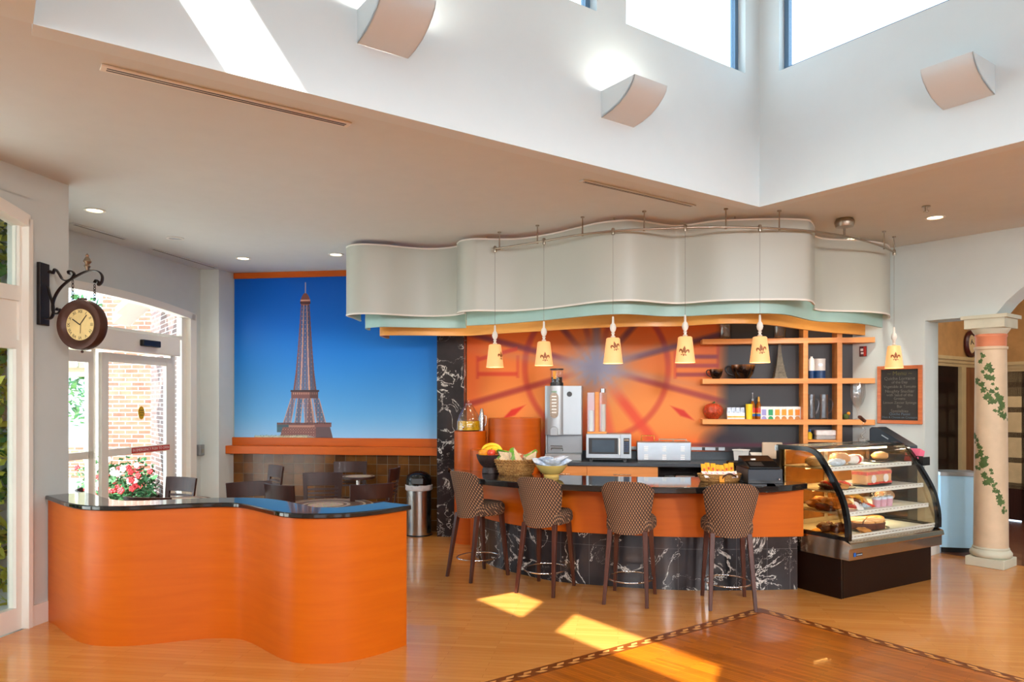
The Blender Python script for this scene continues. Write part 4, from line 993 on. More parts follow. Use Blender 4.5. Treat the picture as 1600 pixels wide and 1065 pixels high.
# atrium uplights
def sconce(p0, d, inward, t0, label, power, lamp_on=True):
    q = p0 + d * t0
    ang = math.atan2(d.y, d.x)
    s = 1 if (Vector((-math.sin(ang), math.cos(ang))) - inward).length < .1 else -1
    t = thing('wall_uplight', label, 'wall light', (q.x, q.y, 3.945), ang, 'white atrium wall uplights')
    prof = [(0, 0), (.10, .016), (.19, .045), (.26, .085), (.31, .13), (.335, .165), (.345, .20), (.335, .20), (.31, .155), (.25, .10), (.18, .06), (.10, .035), (.012, .02)]
    body = MB().extr([(0, s * .001 + s * a, b) for a, b in prof], (.333, 0, 0))
    body.build('shell', M['atrium'], t, smooth=35)
    side = [(0, 0), (.10, .016), (.19, .045), (.26, .085), (.31, .13), (.335, .165), (.345, .20), (0, .20)]
    for x in (0, .327): MB().extr([(x, s * .001 + s * a, b) for a, b in side], (.006, 0, 0)).build('end_plate', M['atrium'], t)
    MB().b2((.06, s * .10, .09), (.27, s * .13, .12)).build('lamp_tube', M['bulb'] if lamp_on else M['white'], t)
    if lamp_on:
        c = q + d * .1665 + inward * .12
        point_lamp('uplight_lamp', (c.x, c.y, 3.945 + .17), power, (1, .93, .82), .05)
sconce(far, -A2, N2, 1.573, 'white curved wall uplight glowing on the atrium wall below the window, near the corner', 11)
sconce(far, -A2, N2, 3.506, 'white curved wall uplight on the atrium wall beside the slanting patch of sun', 20)
sconce(far, N2, -A2, 1.547, 'white curved wall uplight alone on the right atrium wall', 4, False)

# ================================================================== HANGING CLOCK
pb = at(73, 460, 6.10); bx = LW(6.10)
t = thing('clock_bracket', 'black wrought iron scroll bracket fixed to the end of the near left wall', 'bracket', (bx + .001, 6.10, 2.74), R(2))
def px2(u, v, D=6.10):           # local x-z of a scroll point on the bracket plane (plane faces the lobby)
    q = at(u, v, D); return (q.x - bx - .001, 0, q.z - 2.74)
MB().b2((0, -.066, px2(0, 508)[2]), (.03, .066, px2(0, 411)[2])).build('back_plate', M['iron'], t, bevel=.004)
def scroll(pts, r=.013, per=6): 
    P = spline([px2(u, v) for u, v in pts], per)
    mb = MB().tube(P, r, 8, flat=(.5, 1.9)); return mb
def px_c(cu, cv, r0, r1, a0, a1, n=10):
    return [(cu + (r0 + (r1 - r0) * i / n) * math.cos(R(a0 + (a1 - a0) * i / n)), cv - (r0 + (r1 - r0) * i / n) * math.sin(R(a0 + (a1 - a0) * i / n))) for i in range(n + 1)]
lift = 0
scroll(px_c(150, 438, 3, 6, 60, -30, 5)[:1] + [(146, 437), (150, 434), (154, 440), (150, 445)][::1] and [(146, 441), (149, 437), (153, 440), (152, 445), (157, 440), (158, 431), (153, 424), (143, 422), (132, 424), (118, 431), (104, 440), (92, 452), (84, 467), (82, 480), (84, 489), (91, 489), (94, 484), (90, 481), (88, 485)]).build('main_scroll', M['iron'], t, smooth=50)
scroll([(76, 426), (79, 423), (82, 427), (86, 420), (92, 428), (97, 436), (104, 438), (111, 435), (115, 428), (111, 423), (106, 424), (107, 428)]).build('top_scroll', M['iron'], t, smooth=50)
scroll([(74, 447), (78, 462), (82, 474), (83, 488), (80, 496), (74, 498), (68, 496), (66, 490)]).build('lower_scroll', M['iron'], t, smooth=50)
fz = px2(135, 423)
MB().lathe([(.012, 0), (.016, .02), (.028, .035), (.016, .05), (.034, .075), (.022, .10), (.012, .115), (.016, .125), (0, .145)], c=(fz[0], 0, fz[2] + .005), n=16).build('finial', M['nickel'], t, smooth=50)
cp = at(128.5, 507.5, 6.10)
ck = thing('hanging_clock', 'round double-sided clock with brown rim and parchment face hanging on chains', 'clock', (cp.x, cp.y, cp.z), R(-10))
rr = 39.5 * 6.10 / FL
face = Matrix.Rotation(R(90), 4, 'X')
MB().lathe([(rr * .84, -.05), (rr * .97, -.045), (rr, -.03), (rr, .03), (rr * .97, .045), (rr * .84, .05), (rr * .74, .044), (rr * .66, .03), (rr * .62, .026), (rr * .62, -.026), (rr * .66, -.03), (rr * .74, -.044), (rr * .84, -.05)], n=48, M4=face).build('rim', M['bronze'], ck, smooth=50)
rd = rr * .64
MB().lathe([(0, -.024), (rd, -.024), (rd, .024), (0, .024)], n=40, M4=face).build('dial', M['dial'], ck)
for k, tx in enumerate('XII I II III IV V VI VII VIII IX X XI'.split()):
    a = R(90 - 30 * k)
    lettering(tx, .036, M['black'], ck, Matrix.Translation((rd * .80 * math.cos(a), -.0245, rd * .80 * math.sin(a))) @ UP @ Matrix.Rotation(a - R(90), 4, 'Z'), 'numeral')
for ang, L, wd in ((51, .76, .006), (146, .62, .008)):
    a = R(ang); MB().box((rd * L / 2 * math.cos(a), -.028, rd * L / 2 * math.sin(a)), (rd * L, .003, wd), ry=-a).build('hand', M['black'], ck)
MB().box((0.006, -.027, -rd * .26), (.003, .002, rd * .55), ry=.06).build('second_hand', M['iron'], ck)
for uu, v0, v1 in ((112, 437, 472), (150, 445, 470)):
    c = MB(); n = 6
    q0, q1 = at(uu, v0, 6.10), at(uu, v1, 6.10)
    xl = (uu - 128.5) / FL * 6.10
    for i in range(n):
        zc = (q0.z + (q1.z - q0.z) * (i + .5) / n) - cp.z; ln = abs(q1.z - q0.z) / n * .64
        pts = [(xl / math.cos(R(10)) + (.009 * math.cos(a) if i % 2 else 0), 0 if i % 2 else .009 * math.cos(a), zc + ln * math.sin(a)) for a in [2 * math.pi * j / 10 for j in range(10)]]
        c.tube(pts, .0032, 5, closed=True)
    c.build('chain', M['iron'], ck)
MB().ball((.0, 0, -rr - .012), .012).build('drop_bead', M['bronze'], ck)
MB().b2((-.03, -.02, rr - .006), (.03, .02, rr + .012)).build('hanger', M['bronze'], ck)

# ================================================================== CURVED HALF WALL
hw = [(75, 969.6), (85.8, 975.5), (101, 988.6), (119.3, 1000.8), (143.7, 1007.8), (174.2, 1009.4), (210.8, 1008.5), (253.5, 1004.2), (299.3, 999.3), (329.8, 996.9), (361.4, 996.9), (379.7, 999.3), (401, 1007.8), (428.5, 1023.7), (452.9, 1033.5), (477.3, 1036.5), (507.8, 1036.5), (541.3, 1034.1), (574.9, 1026.8), (605.4, 1018.2), (635.3, 1007.2)]
P = smoothed(spline([F(u, v)[:2] for u, v in hw], 4), 3)
t = thing('curved_half_wall', 'waist-high S-curved orange wood half wall with polished black top', 'half wall', (0, 0, 0))
MB().strip(P, offset(P, .19), 0, 1.025).build('wood_front', M['orange'], t, smooth=40)
Pt = P[1:] + [P[-1] + (P[-1] - P[-2]).normalized() * .02]
MB().strip(offset(Pt, -.035), offset(Pt, .27), 1.025, 1.062).build('stone_top', M['granite'], t, smooth=40, bevel=.008)

# ================================================================== BAR
fr = [(742, 868), (752, 876), (777, 886.7), (799, 893), (838, 902.5), (876, 909), (920, 912.8), (975, 917), (1032, 920.5), (1087, 922), (1140, 922), (1184, 921.6), (1238, 920.4), (1246, 920.2)]
BP = smoothed(spline([F(u, v)[:2] for u, v in fr], 4), 3)
bar = thing('bar_counter', 'long bowed bar with orange front, veined black marble base and black stone top', 'bar counter', (0, 0, 0))
def case_lim(p, q):
    """keep the rear line of the bar clear of the pastry case's side"""
    ex, ey = 3.07 - .017 - .03, 6.826 - .010 - .02
    lim = ey + max(0, (ex - p[0]) / .508) * .862 - .02
    return Vector((p[0], max(p[1] + .02, min(q[1], lim)))) if p[0] > 2.3 and q[1] > lim else Vector(q)
back = [case_lim(a, b) for a, b in zip(BP, offset(BP, .42))]
MB().strip(BP, back, 0, .53).build('marble_base', M['marble'], bar, smooth=40)
g = MB(); acc = 0; nxt = .12
for i in range(1, len(BP)):
    acc += (BP[i] - BP[i - 1]).length
    if acc > nxt:
        nxt += .29; d_ = (BP[i] - BP[i - 1]).normalized(); n_ = Vector((d_.y, -d_.x)); q = BP[i] + n_ * .0006
        g.prism([(q - d_ * .0015)[:], (q + d_ * .0015)[:], (q + d_ * .0015 - n_ * .002)[:], (q - d_ * .0015 - n_ * .002)[:]], 0, .53)
gq = offset(BP, -.0008); g.strip(gq, offset(BP, .001), .40, .403)
g.build('tile_joints', M['grout'], bar)
FP = offset(BP, -.06); FP = [FP[0] + (FP[0] - FP[1]).normalized() * .1] + FP + [FP[-1] + (FP[-1] - FP[-2]).normalized() * .03]
MB().strip(FP, offset(FP, .04), .53, 1.0).build('wood_front', M['orange'], bar, smooth=40)
kk_ = [i for i, p_ in enumerate(BP) if p_[0] < 2.2]
MB().strip([offset(BP, .30)[i] for i in kk_], [offset(BP, .42)[i] for i in kk_], .53, 1.0).build('back_panel', M['maple'], bar, smooth=40)
te = [F(u, v, 1.06)[:2] for u, v in [(704, 733), (712, 738), (728, 743.5), (750, 747.5), (775, 750), (810, 753), (850, 755), (900, 757), (950, 759), (1000, 760.5), (1050, 761), (1100, 761), (1150, 760.5), (1200, 759), (1240, 757), (1262, 754)]]
TP = smoothed(spline(te, 4), 2)
bk = [F(u, v, 1.06)[:2] for u, v in [(700, 730), (720, 733), (745, 735), (765, 736), (790, 737), (820, 739), (860, 741), (905, 742.5), (950, 743.5), (1000, 744.5), (1050, 745), (1100, 744.5), (1150, 743.5), (1200, 742), (1245, 742), (1270, 744)]]
TB = smoothed(spline(bk, 4), 2)
def dsp(a): return a
TB = [case_lim(a, b) for a, b in zip(TP, TB)]
MB().strip(TP, TB, 1.0, 1.06).build('stone_top', M['granite'], bar, smooth=40, bevel=.008)
# orange drums at the end of the bar
def drum(u, D, r, zt, label):
    c = at(u, 626, D)
    tag(MB().lathe([(r, 0), (r, zt - .006), (r - .006, zt)], n=56).build('display_drum', M['orange2'], loc=(c.x, c.y, 0), smooth=40), label, 'pedestal', 'orange drum pedestals'); return c
dA = drum(735, 9.62, .212, 1.458, 'orange wooden drum pedestal carrying the lemon tea jar')
dB = drum(804, 9.64, .345, 1.625, 'largest orange wooden drum pedestal beside the coffee machine')
dC = drum(757, 9.16, .175, 1.245, 'shortest orange wooden drum pedestal behind the fruit bowl')

# ================================================================== BAR STOOLS
def make_stool():
    t = thing('bar_stool', '', 'bar stool')
    def seat(u, v):
        a = u * 2 * math.pi; k = .5
        rr_ = (abs(math.cos(a)) ** 3.2 + abs(math.sin(a)) ** 3.2) ** (-1 / 3.2)
        prof = [(0, .655), (.9, .655), (.99, .68), (1.0, .72), (.98, .755), (.88, .782), (0, .795)]
        i = min(int(v * 6 + 1e-6), 5); f = v * 6 - i; q = prof[i][0] + (prof[i + 1][0] - prof[i][0]) * f; z = prof[i][1] + (prof[i + 1][1] - prof[i][1]) * f
        return (rr_ * math.cos(a) * q * (.232 if math.sin(a) > 0 else .218), .02 + rr_ * math.sin(a) * q * .225, z)
    MB().grid(seat, 36, 6).build('seat', M['fabricseat'], t, smooth=50)
    def back(side):
        def fn(u, v):
            a = u * 2 - 1; zt = 1.125 - .075 * abs(a) ** 5 - .012 * a * a; zb = .635 + .03 * a * a
            z = zb + (zt - zb) * v
            wv = .195 + .05 * min(1, max(0, (v - .25) / .75)) ** .9 + .012 * (1 - min(1, v / .25))
            bow = .15 * (1 - a * a) ** .8; th = .062 * (1 - .55 * v) * (1 - .75 * abs(a) ** 4) if side else 0
            lean = -.075 * max(0, v) ** 1.2
            return (a * wv, -.095 - bow + lean + th, z)
        return fn
    b = MB(); n, k = 24, 12
    b.grid(back(0), n, k); b.grid(back(1), n, k)
    o = (n + 1) * (k + 1)
    idx = lambda i, j: j * (n + 1) + i
    rim = [idx(i, 0) for i in range(n)] + [idx(n, j) for j in range(k)] + [idx(i, k) for i in range(n, 0, -1)] + [idx(0, j) for j in range(k, 0, -1)]
    for i in range(len(rim)):
        p, q = rim[i], rim[(i + 1) % len(rim)]; b.f.append((p, q, q + o, p + o)); b.m.append(0)
    b.build('backrest', M['fabric'], t, smooth=60, bevel=.012)
    for sx in (-1, 1):
        for sy, y0, y1 in ((1, .17, .235), (-1, -.16, -.275)):
            x0, x1 = .16 * sx, .195 * sx
            lg = MB()
            for (xa, ya, za, wa), (xb, yb, zb, wb) in (((x0, y0, .67, .046), (x1, y1, 0, .030)),):
                va = [(xa + i * wa / 2, ya + j * wa / 2, za) for j in (-1, 1) for i in (-1, 1)]; vb = [(xb + i * wb / 2, yb + j * wb / 2, zb) for j in (-1, 1) for i in (-1, 1)]
                lg.add(va + vb, [(0, 1, 3, 2), (4, 6, 7, 5), (0, 4, 5, 1), (1, 5, 7, 3), (3, 7, 6, 2), (2, 6, 4, 0)])
            lg.build('leg', M['legwood'], t, bevel=.004)
    MB().tube([(.205 * math.cos(a), -.015 + .235 * math.sin(a), .205) for a in [2 * math.pi * i / 40 for i in range(40)]], .0075, 8, closed=True).build('footrest_ring', M['chrome'], t, smooth=60)
    return t
stool = make_stool()
stools = [((698.7, 900), (738, 912), (757.7, 887), (799, 898.5), 'patterned bar stool turned towards the marble pilaster end of the bar'),
          ((805, 926), (867.5, 935), (841, 906), (902, 914), 'patterned bar stool standing at the lit patch of floor by the yellow bowl'),
          ((942.5, 944), (1014, 950.8), (958.8, 921), (1027, 927), 'patterned bar stool in front of the microwave and toaster'),
          ((1108.8, 955), (1182.5, 956.5), (1094, 928), (1165.6, 930.6), 'patterned bar stool in front of the cash register, by the dark inlay corner')]
for i, (a, b, c, d, lab) in enumerate(stools):
    q = [F(*x) for x in (a, b, c, d)]; cen = sum(q, Vector()) / 4; f = (q[2] + q[3] - q[0] - q[1])
    f2 = Vector(((q[1] + q[3] - q[0] - q[2])))          # across
    ang = math.atan2(f2.y, f2.x) * .5 + math.atan2(-f.x, f.y) * .5
    o = stool if i == 0 else copy_tree(stool)
    place(o, (cen.x, cen.y + .01, 0), ang, lab, 'patterned stools along the bar')

# ================================================================== CAFE TABLES AND CHAIRS
def make_chair():
    t = thing('cafe_chair', '', 'chair')
    MB().box((0, .01, .485), (.43, .43, .05)).build('seat', M['darkwood'], t, bevel=.012)
    for sx in (-1, 1):
        MB().box((sx * .185, .19, .23), (.036, .036, .46)).build('leg', M['darkwood'], t, bevel=.004)
        lg = MB(); pts = [(-.19, 0), (-.2, .46), (-.205, .56)]
        lg.tube([(sx * .19, -.235, 0), (sx * .19, -.205, .46), (sx * .193, -.205, .52)], .021, 6); lg.build('leg', M['darkwood'], t, smooth=30)
    bk = thing('backrest', None, None); bk.parent = t
    # the back is one curved board with four slots: posts, head panel and slats
    def surf(u, z):
        f = (z - .5) / .5; hwid = .205 + .027 * f; a = u
        return (a * hwid, -.205 - .06 * f - .045 * (1 - a * a), z)
    def board(u0, u1, z0, z1, th=.02, n=10):
        mb = MB(); vs = []
        for i in range(n + 1):
            u = u0 + (u1 - u0) * i / n
            for z in (z0, z1):
                x, y, zz = surf(u, z); vs += [(x, y, zz), (x, y + th, zz)]
        fs = []
        for i in range(n):
            o = 4 * i
            fs += [(o, o + 4, o + 6, o + 2), (o + 1, o + 3, o + 7, o + 5), (o + 2, o + 6, o + 7, o + 3), (o, o + 1, o + 5, o + 4)]
        fs += [(0, 2, 3, 1), (4 * n, 4 * n + 1, 4 * n + 3, 4 * n + 2)]
        return mb.add(vs, fs)
    bpy.data.objects.remove(bk)
    hp = board(-1, 1, .845, 1.0, .024); hp.build('head_panel', M['darkwood'], t, smooth=35, bevel=.003)
    for sx in (-1, 1):
        mb = MB(); vs = []
        for z in (.50, .62, .74, .85):
            for u in ((sx * 1.0), (sx * .80)):
                x, y, zz = surf(u, z); vs += [(x, y, zz), (x, y + .024, zz)]
        fs = []
        for i in range(3):
            o = 4 * i; fs += [(o, o + 2, o + 6, o + 4), (o + 1, o + 5, o + 7, o + 3), (o, o + 4, o + 5, o + 1), (o + 2, o + 3, o + 7, o + 6)]
        fs += [(0, 1, 3, 2), (12, 14, 15, 13)]
        mb.add(vs, fs).build('back_post', M['darkwood'], t, smooth=35, bevel=.003)
    for z in (.655, .70, .745, .79): board(-.82, .82, z, z + .024, .018).build('slat', M['darkwood'], t, smooth=35)
    return t
chair = make_chair()
def at_top(u, v, z=1.0): return F(u, v, z)
# u, v of the back's top centre, facing (degrees of the front direction from +y clockwise)
chairs = [(505, 737.5, 172, 'dark slatted cafe chair with its back square to the room, before the small tile-side table'),
          (288, 745, 205, 'dark slatted cafe chair by the entrance door post, behind the small mosaic table'),
          (226, 777, 10, 'dark cafe chair showing only its curved top rail above the black half-wall top'),
          (120, 765, 60, 'dark cafe chair by the near wall end, only a wedge of its back showing'),
          (388, 752, 150, 'glossy cafe chair catching light beside the wall corner'),
          (431, 757, 35, 'brown cafe chair beside the large mosaic table with its head panel turned away'),
          (436, 727, 230, 'tilted dark cafe chair against the bronze tiles'),
          (548, 718, 175, 'dark cafe chair behind the small table against the tiled wall'),
          (583, 756, -28, 'cafe chair with a shiny highlight beside the bin end of the large mosaic table'),
          (621, 730, -84, 'dark cafe chair seen edge-on beside the steel waste bin')]
for i, (u, v, ang, lab) in enumerate(chairs):
    p = at_top(u, v)
    if p.y > 10.3: p = Vector((p.x * 10.3 / p.y, 10.3, 0))
    r_ = R(-ang); off = Vector((-math.sin(r_) * -.29, math.cos(r_) * -.29))   # back sits .29 behind the seat centre
    o = chair if i == 0 else copy_tree(chair)
    place(o, (p.x - off.x, p.y - off.y, 0), r_, lab, 'dark slatted cafe chairs')
def ring_mosaic():
    m, nt, b = base_mat('mosaic_rings')
    tc = N(nt, 'ShaderNodeTexCoord'); ln = N(nt, 'ShaderNodeVectorMath', operation='LENGTH'); nt.links.new(tc.outputs['Object'], ln.inputs[0])
    vo = N(nt, 'ShaderNodeTexVoronoi'); vo.inputs['Scale'].default_value = 70; nt.links.new(tc.outputs['Object'], vo.inputs['Vector'])
    sb = N(nt, 'ShaderNodeVectorMath', operation='MULTIPLY'); sb.inputs[1].default_value = (1, 1, 0); nt.links.new(tc.outputs['Object'], sb.inputs[0]); nt.links.new(sb.outputs[0], ln.inputs[0])
    c = ramp(nt, ln.outputs['Value'], [(0, lin((204, 182, 158))), (.17, lin((206, 184, 160))), (.171, lin((120, 92, 76))), (.20, lin((196, 176, 154))), (.235, lin((112, 86, 74))), (.33, lin((142, 116, 98))), (.36, lin((204, 184, 160))), (.385, lin((118, 88, 70))), (.44, lin((196, 166, 134))), (.46, lin((120, 84, 62)))], 'CONSTANT')
    mx = N(nt, 'ShaderNodeMixRGB', blend_type='MULTIPLY'); mx.inputs['Fac'].default_value = .45
    nt.links.new(c, mx.inputs['Color1']); nt.links.new(vo.outputs['Color'], mx.inputs['Color2']); nt.links.new(mx.outputs['Color'], b.inputs['Base Color'])
    b.inputs['Roughness'].default_value = .6; b.inputs['Specular IOR Level'].default_value = .15; return m
mos = ring_mosaic()
def cafe_table(p, r_, label):
    t = thing('cafe_table', label, 'table', (p.x, p.y, 0), 0, 'round mosaic cafe tables')
    top = MB().lathe([(0, 0), (r_, 0), (r_, -.03), (0, -.03)], n=48).build('tabletop', mos, t, loc=(0, 0, .83)); top.location = (0, 0, .83)
    MB().lathe([(r_ + .001, .796), (r_ + .012, .80), (r_ + .012, .826), (r_ + .001, .8305)], n=48, cap=False).build('rim', M['darkwood'], t, smooth=40)
    MB().lathe([(.03, .02), (.03, .80)], n=18).build('post', M['steel'], t, smooth=40)
    MB().lathe([(.24, 0), (.24, .012), (.06, .03), (.03, .03)], n=32).build('base', M['iron'], t, smooth=40)
cafe_table(F(509, 788, .83), .46, 'large round table with ringed mosaic top behind the half wall')
cafe_table(F(285, 780, .83), .27, 'small round mosaic table in front of the entrance door')
p = F(560, 743.5, .83); cafe_table(p, .215, 'small round table near the tiled wall, behind the facing chair')
# small white card standing on the chair side table
p = at(408, 751, 7.9)
# ================================================================== WASTE BIN
b0 = F(652, 838.5)
t = thing('waste_bin', 'round brushed steel waste bin with black dome lid and white liner', 'waste bin', (b0.x, b0.y + .16, 0))
MB().lathe([(.172, .0), (.174, .02), (.174, .665)], n=44).build('body', M['steel'], t, smooth=40)
MB().lathe([(.178, 0), (.178, .018), (.174, .02)], n=44).build('foot_ring', M['black'], t)
MB().lathe([(.176, .62), (.186, .635), (.182, .665), (.188, .69), (.17, .70)], n=44, rib=lambda a: 1 + .02 * math.sin(a * 9)).build('liner', M['plastic_bag'], t, smooth=60)
MB().lathe([(.176, .69), (.178, .76), (.16, .82), (.11, .862), (.04, .88), (0, .88)], n=44).build('dome_lid', M['blackgloss'], t, smooth=50)
MB().box((0, -.172, .755), (.16, .02, .075), rx=-.15).build('flap', M['black'], t, bevel=.004)

# ================================================================== HANGING CANOPY
cz0, cz1 = 2.865, 3.68
def dcurve(pts, z): return [F(u, v, z)[:2] for u, v in pts]
can = thing('hanging_canopy', 'wavy hanging canopy of white sheet panels over teal and plywood bands above the bar', 'canopy', (0, 0, 0))
w1 = [(562.6, 501.5), (552, 497), (543, 494), (541, 493), (545, 491.5), (556, 490.3), (575, 490), (602.5, 491), (625, 492.3), (643.8, 493.3), (665, 494), (685, 493.8), (700, 493.2), (714, 491.8), (726, 489.5)]
w2 = [(714, 489.6), (718, 487.5), (726, 486.2), (740, 485.4), (753.8, 485.4), (795, 485.8), (822, 484.6), (850, 482.3), (880, 478.8), (905, 475.4), (932.5, 471.8), (960, 469.9), (985, 469.2), (1008, 470.5), (1030, 472.6), (1050, 474), (1062, 474.2), (1082, 472.8), (1105, 470.8), (1128, 469.5), (1150, 469), (1195, 468.2), (1225, 468.1), (1250, 468.5), (1264, 469.3), (1269, 471.5), (1273, 476)]
w3 = [(1273, 483), (1285, 485.2), (1315, 486.2), (1345, 486.8), (1372, 488.5), (1386, 490.5), (1391, 494), (1389, 498)]
for pts in (w1, w2, w3):
    Q = smoothed(spline(dcurve(pts, cz0), 5), 3)
    MB().strip(Q, offset(Q, .012), cz0, cz1).build('white_panel', M['canvas'], can, smooth=50)
    MB().strip(offset(Q, -.004), offset(Q, .016), cz0 - .004, cz0 + .014).build('hem', M['trim'], can, smooth=50)
    MB().strip(offset(Q, -.004), offset(Q, .016), cz1 - .012, cz1 + .004).build('hem', M['trim'], can, smooth=50)
tz = 2.75
t1_ = [(575, 516), (570, 512.8), (585, 511), (602, 510.2), (640, 511), (685, 512), (712, 512.4), (727, 512)]
t2_ = [(729, 508.4), (767.5, 506.5), (810, 503.6), (850, 500), (880, 497), (905, 494.6), (932, 492), (960, 490.5), (985, 490.4), (1008, 491.8), (1030, 493.4), (1060, 494), (1090, 492.6), (1120, 491), (1150, 489.8), (1180, 489.2), (1205, 489.4), (1225, 490.6), (1240, 493), (1255, 497), (1270, 500.4), (1285, 502.2), (1312, 503), (1339, 504.4), (1360, 507.4), (1379, 511.8)]
for pts in (t1_, t2_):
    Q = smoothed(spline(dcurve(pts, tz), 5), 3)
    MB().strip(Q, offset(Q, .03), tz, tz + .26).build('teal_band', M['teal'], can, smooth=50)
oz = 2.68
o1_ = [(604, 529), (592, 524.5), (610, 523.6), (640, 523.6), (685, 524), (715, 524.3), (737, 524), (767.5, 521.6), (810, 519), (850, 516.6), (905, 513), (960, 510.6), (1000, 509.6), (1054, 509.6), (1090, 507.4), (1120, 505.6), (1150, 505), (1180, 505.4), (1210, 507.8), (1240, 512), (1270, 516), (1300, 519.2), (1330, 521.6), (1366, 524.6)]
Q = smoothed(spline(dcurve(o1_, oz), 5), 3)
MB().strip(Q, offset(Q, .04), oz, oz + .20).build('plywood_band', M['ply'], can, smooth=50)
for u, v in ((600, 496), (760, 487), (960, 471), (1150, 470), (1330, 488)):      # thin rods up to the ceiling
    q = F(u, v, cz0); MB().tube([(q.x, q.y + .03, cz1 - .05), (q.x, q.y + .03, ZC)], .006, 6).build('hanger_rod', M['nickel'], can)
# lamps inside the canopy that light the back bar
for u, D in ((760, 8.95), (880, 8.6), (1000, 8.4), (1120, 8.3), (1250, 8.25), (1330, 8.5)):
    q = at(u, 626, D)
    t = thing('canopy_downlight', 'recessed ceiling light hidden inside the white canopy', 'ceiling light', (q.x, q.y, ZC), 0, 'ceiling lights inside the canopy')
    MB().lathe([(.095, -.002), (.098, -.008), (.075, -.010), (.07, -.003)], n=24).build('trim_ring', M['white'], t); MB().lathe([(0, -.0015), (.07, -.0015), (.07, -.004), (0, -.004)], n=24).build('lens', M['bulb'], t)
    spot_lamp('canopy_lamp', (q.x, q.y, ZC - .03), 62, (1, .92, .80), 110, .05)

# ================================================================== TRACK AND PENDANTS
zr = 3.55
rail = [(770, 389), (790, 386), (840, 378), (890, 369), (940, 362.5), (985, 359), (1040, 356.5), (1090, 355), (1134, 354.5), (1180, 355.5), (1217, 357), (1272, 361.5), (1320, 369), (1350, 376), (1382, 386.5), (1397, 394)]
RP = [Vector((*q, zr)) for q in smoothed(spline([F(u, v, zr)[:2] for u, v in rail], 5), 2)]
t = thing('track_rail', 'curved brushed nickel track rail running in front of the canopy panels', 'track light rail', (0, 0, 0))
MB().tube(RP, .011, 8).build('rail', M['nickel'], t, smooth=60)
def near_rail(u): return min(RP, key=lambda q: abs(CX + FL * q.x / q.y - u))
for u in (780, 836, 915, 1011, 1134, 1217, 1383, 1396):
    q = near_rail(u); MB().tube([q + Vector((0, 0, -.02)), q + Vector((0, 0, .03)), (q.x, q.y, ZC)], [.012, .008, .005], 8).lathe([(.02, ZC - .012), (.02, ZC)], c=(q.x, q.y, 0), n=12).build('standoff', M['nickel'], t)
q = near_rail(1322)
MB().lathe([(.02, ZC - .10), (.085, ZC - .085), (.098, ZC - .05), (.098, ZC - .03), (.08, ZC - .0)], c=(q.x, q.y, 0), n=32).build('power_feed', M['nickel'], t, smooth=50)
MB().tube([q, (q.x, q.y, ZC - .09)], .012, 8).build('feed_stem', M['nickel'], t)
def lily(scale):
    """a three-petalled lily emblem as flat outlines"""
    def half(pts): return pts + [(-x, y) for x, y in pts[::-1]]
    c = half([(0, 1.1), (.13, .82), (.24, .55), (.17, .25), (.07, .02)])
    side = [(.10, .0), (.20, .34), (.40, .58), (.66, .60), (.84, .40), (.82, .10), (.66, .0), (.66, .2), (.56, .30), (.44, .24), (.34, .06), (.30, -.05)]
    bar_ = [(-.28, -.03), (.28, -.03), (.28, -.12), (-.28, -.12)]
    tail = half([(0, -.12), (.10, -.2), (.12, -.38), (0, -.55)])
    tl = [(.14, -.14), (.24, -.2), (.40, -.28), (.46, -.2), (.44, -.36), (.28, -.40), (.16, -.28)]
    out = [c, side, [(-x, y) for x, y in side[::-1]], bar_, tail, tl, [(-x, y) for x, y in tl[::-1]]]
    return [[(x * scale, y * scale) for x, y in p_] for p_ in out]
def make_pendant(u, label, rotdeg, height=.06, sc=.06, tilt=0, tone=0):
    q = near_rail(u); zb = 2.225; zt = zb + .255
    t = thing('pendant_lamp', label, 'pendant lamp', (q.x, q.y, 0), 0, 'pendant lamps over the bar')
    MB().lathe([(.016, zr - .035), (.018, zr - .02), (.018, zr + .022), (.012, zr + .03)], n=14).build('connector', M['nickel'], t, smooth=50)
    MB().tube([(0, 0, zr - .03), (0, 0, zt + .2)], .0019, 6).build('cable', M['cable'], t)
    MB().lathe([(.012, zt), (.026, zt + .012), (.014, zt + .022), (.012, zt + .035), (.02, zt + .045), (.012, zt + .055), (.026, zt + .075), (.032, zt + .10), (.026, zt + .13), (.012, zt + .15), (.01, zt + .21), (.006, zt + .215)], n=18).build('stem', M['trim'], t, smooth=60)
    MB().lathe([(.098, zb), (.096, zb + .012), (.068, zt - .008), (.058, zt), (.014, zt + .004), (.012, zt), (.055, zt - .005), (.065, zt - .012), (.093, zb + .012), (.095, zb), (.098, zb)], n=36).build('shade', M['shade'], t, smooth=50)
    base = math.atan2(-q.y, -q.x) + R(rotdeg)
    em = MB()
    for poly in lily(sc):
        vs = []
        for x, y in poly:
            x, y = x * math.cos(tilt) - y * math.sin(tilt), x * math.sin(tilt) + y * math.cos(tilt)
            z = zb + height + y + .012; rr_ = .096 - (.096 - .068) * (z - zb - .012) / (.255 - .02) + .0012
            a = base + x / rr_; vs.append((rr_ * math.cos(a), rr_ * math.sin(a), z))
        em.add(vs, [tuple(range(len(vs)))])
    em.build('emblem', M['emblem'], t, recalc=False)
    MB().ball((0, 0, zb + .09), .03, 12, 8).tube([(0, 0, zb + .1), (0, 0, zt)], .012, 8).build('bulb', M['bulb'], t)
    point_lamp('pendant_glow', (q.x, q.y, zb + .035), 3.2, (1, .72, .42), .04)
    return t
make_pendant(772, 'pendant lamp nearest the marble pilaster, its emblem turned to the side', 58, .10, .062)
make_pendant(850, 'pendant lamp with lily emblem above the coffee machine', 8, .06, .064)
make_pendant(955, 'pendant lamp with tilted lily emblem near the middle of the mural clock', 20, .14, .06, .25)
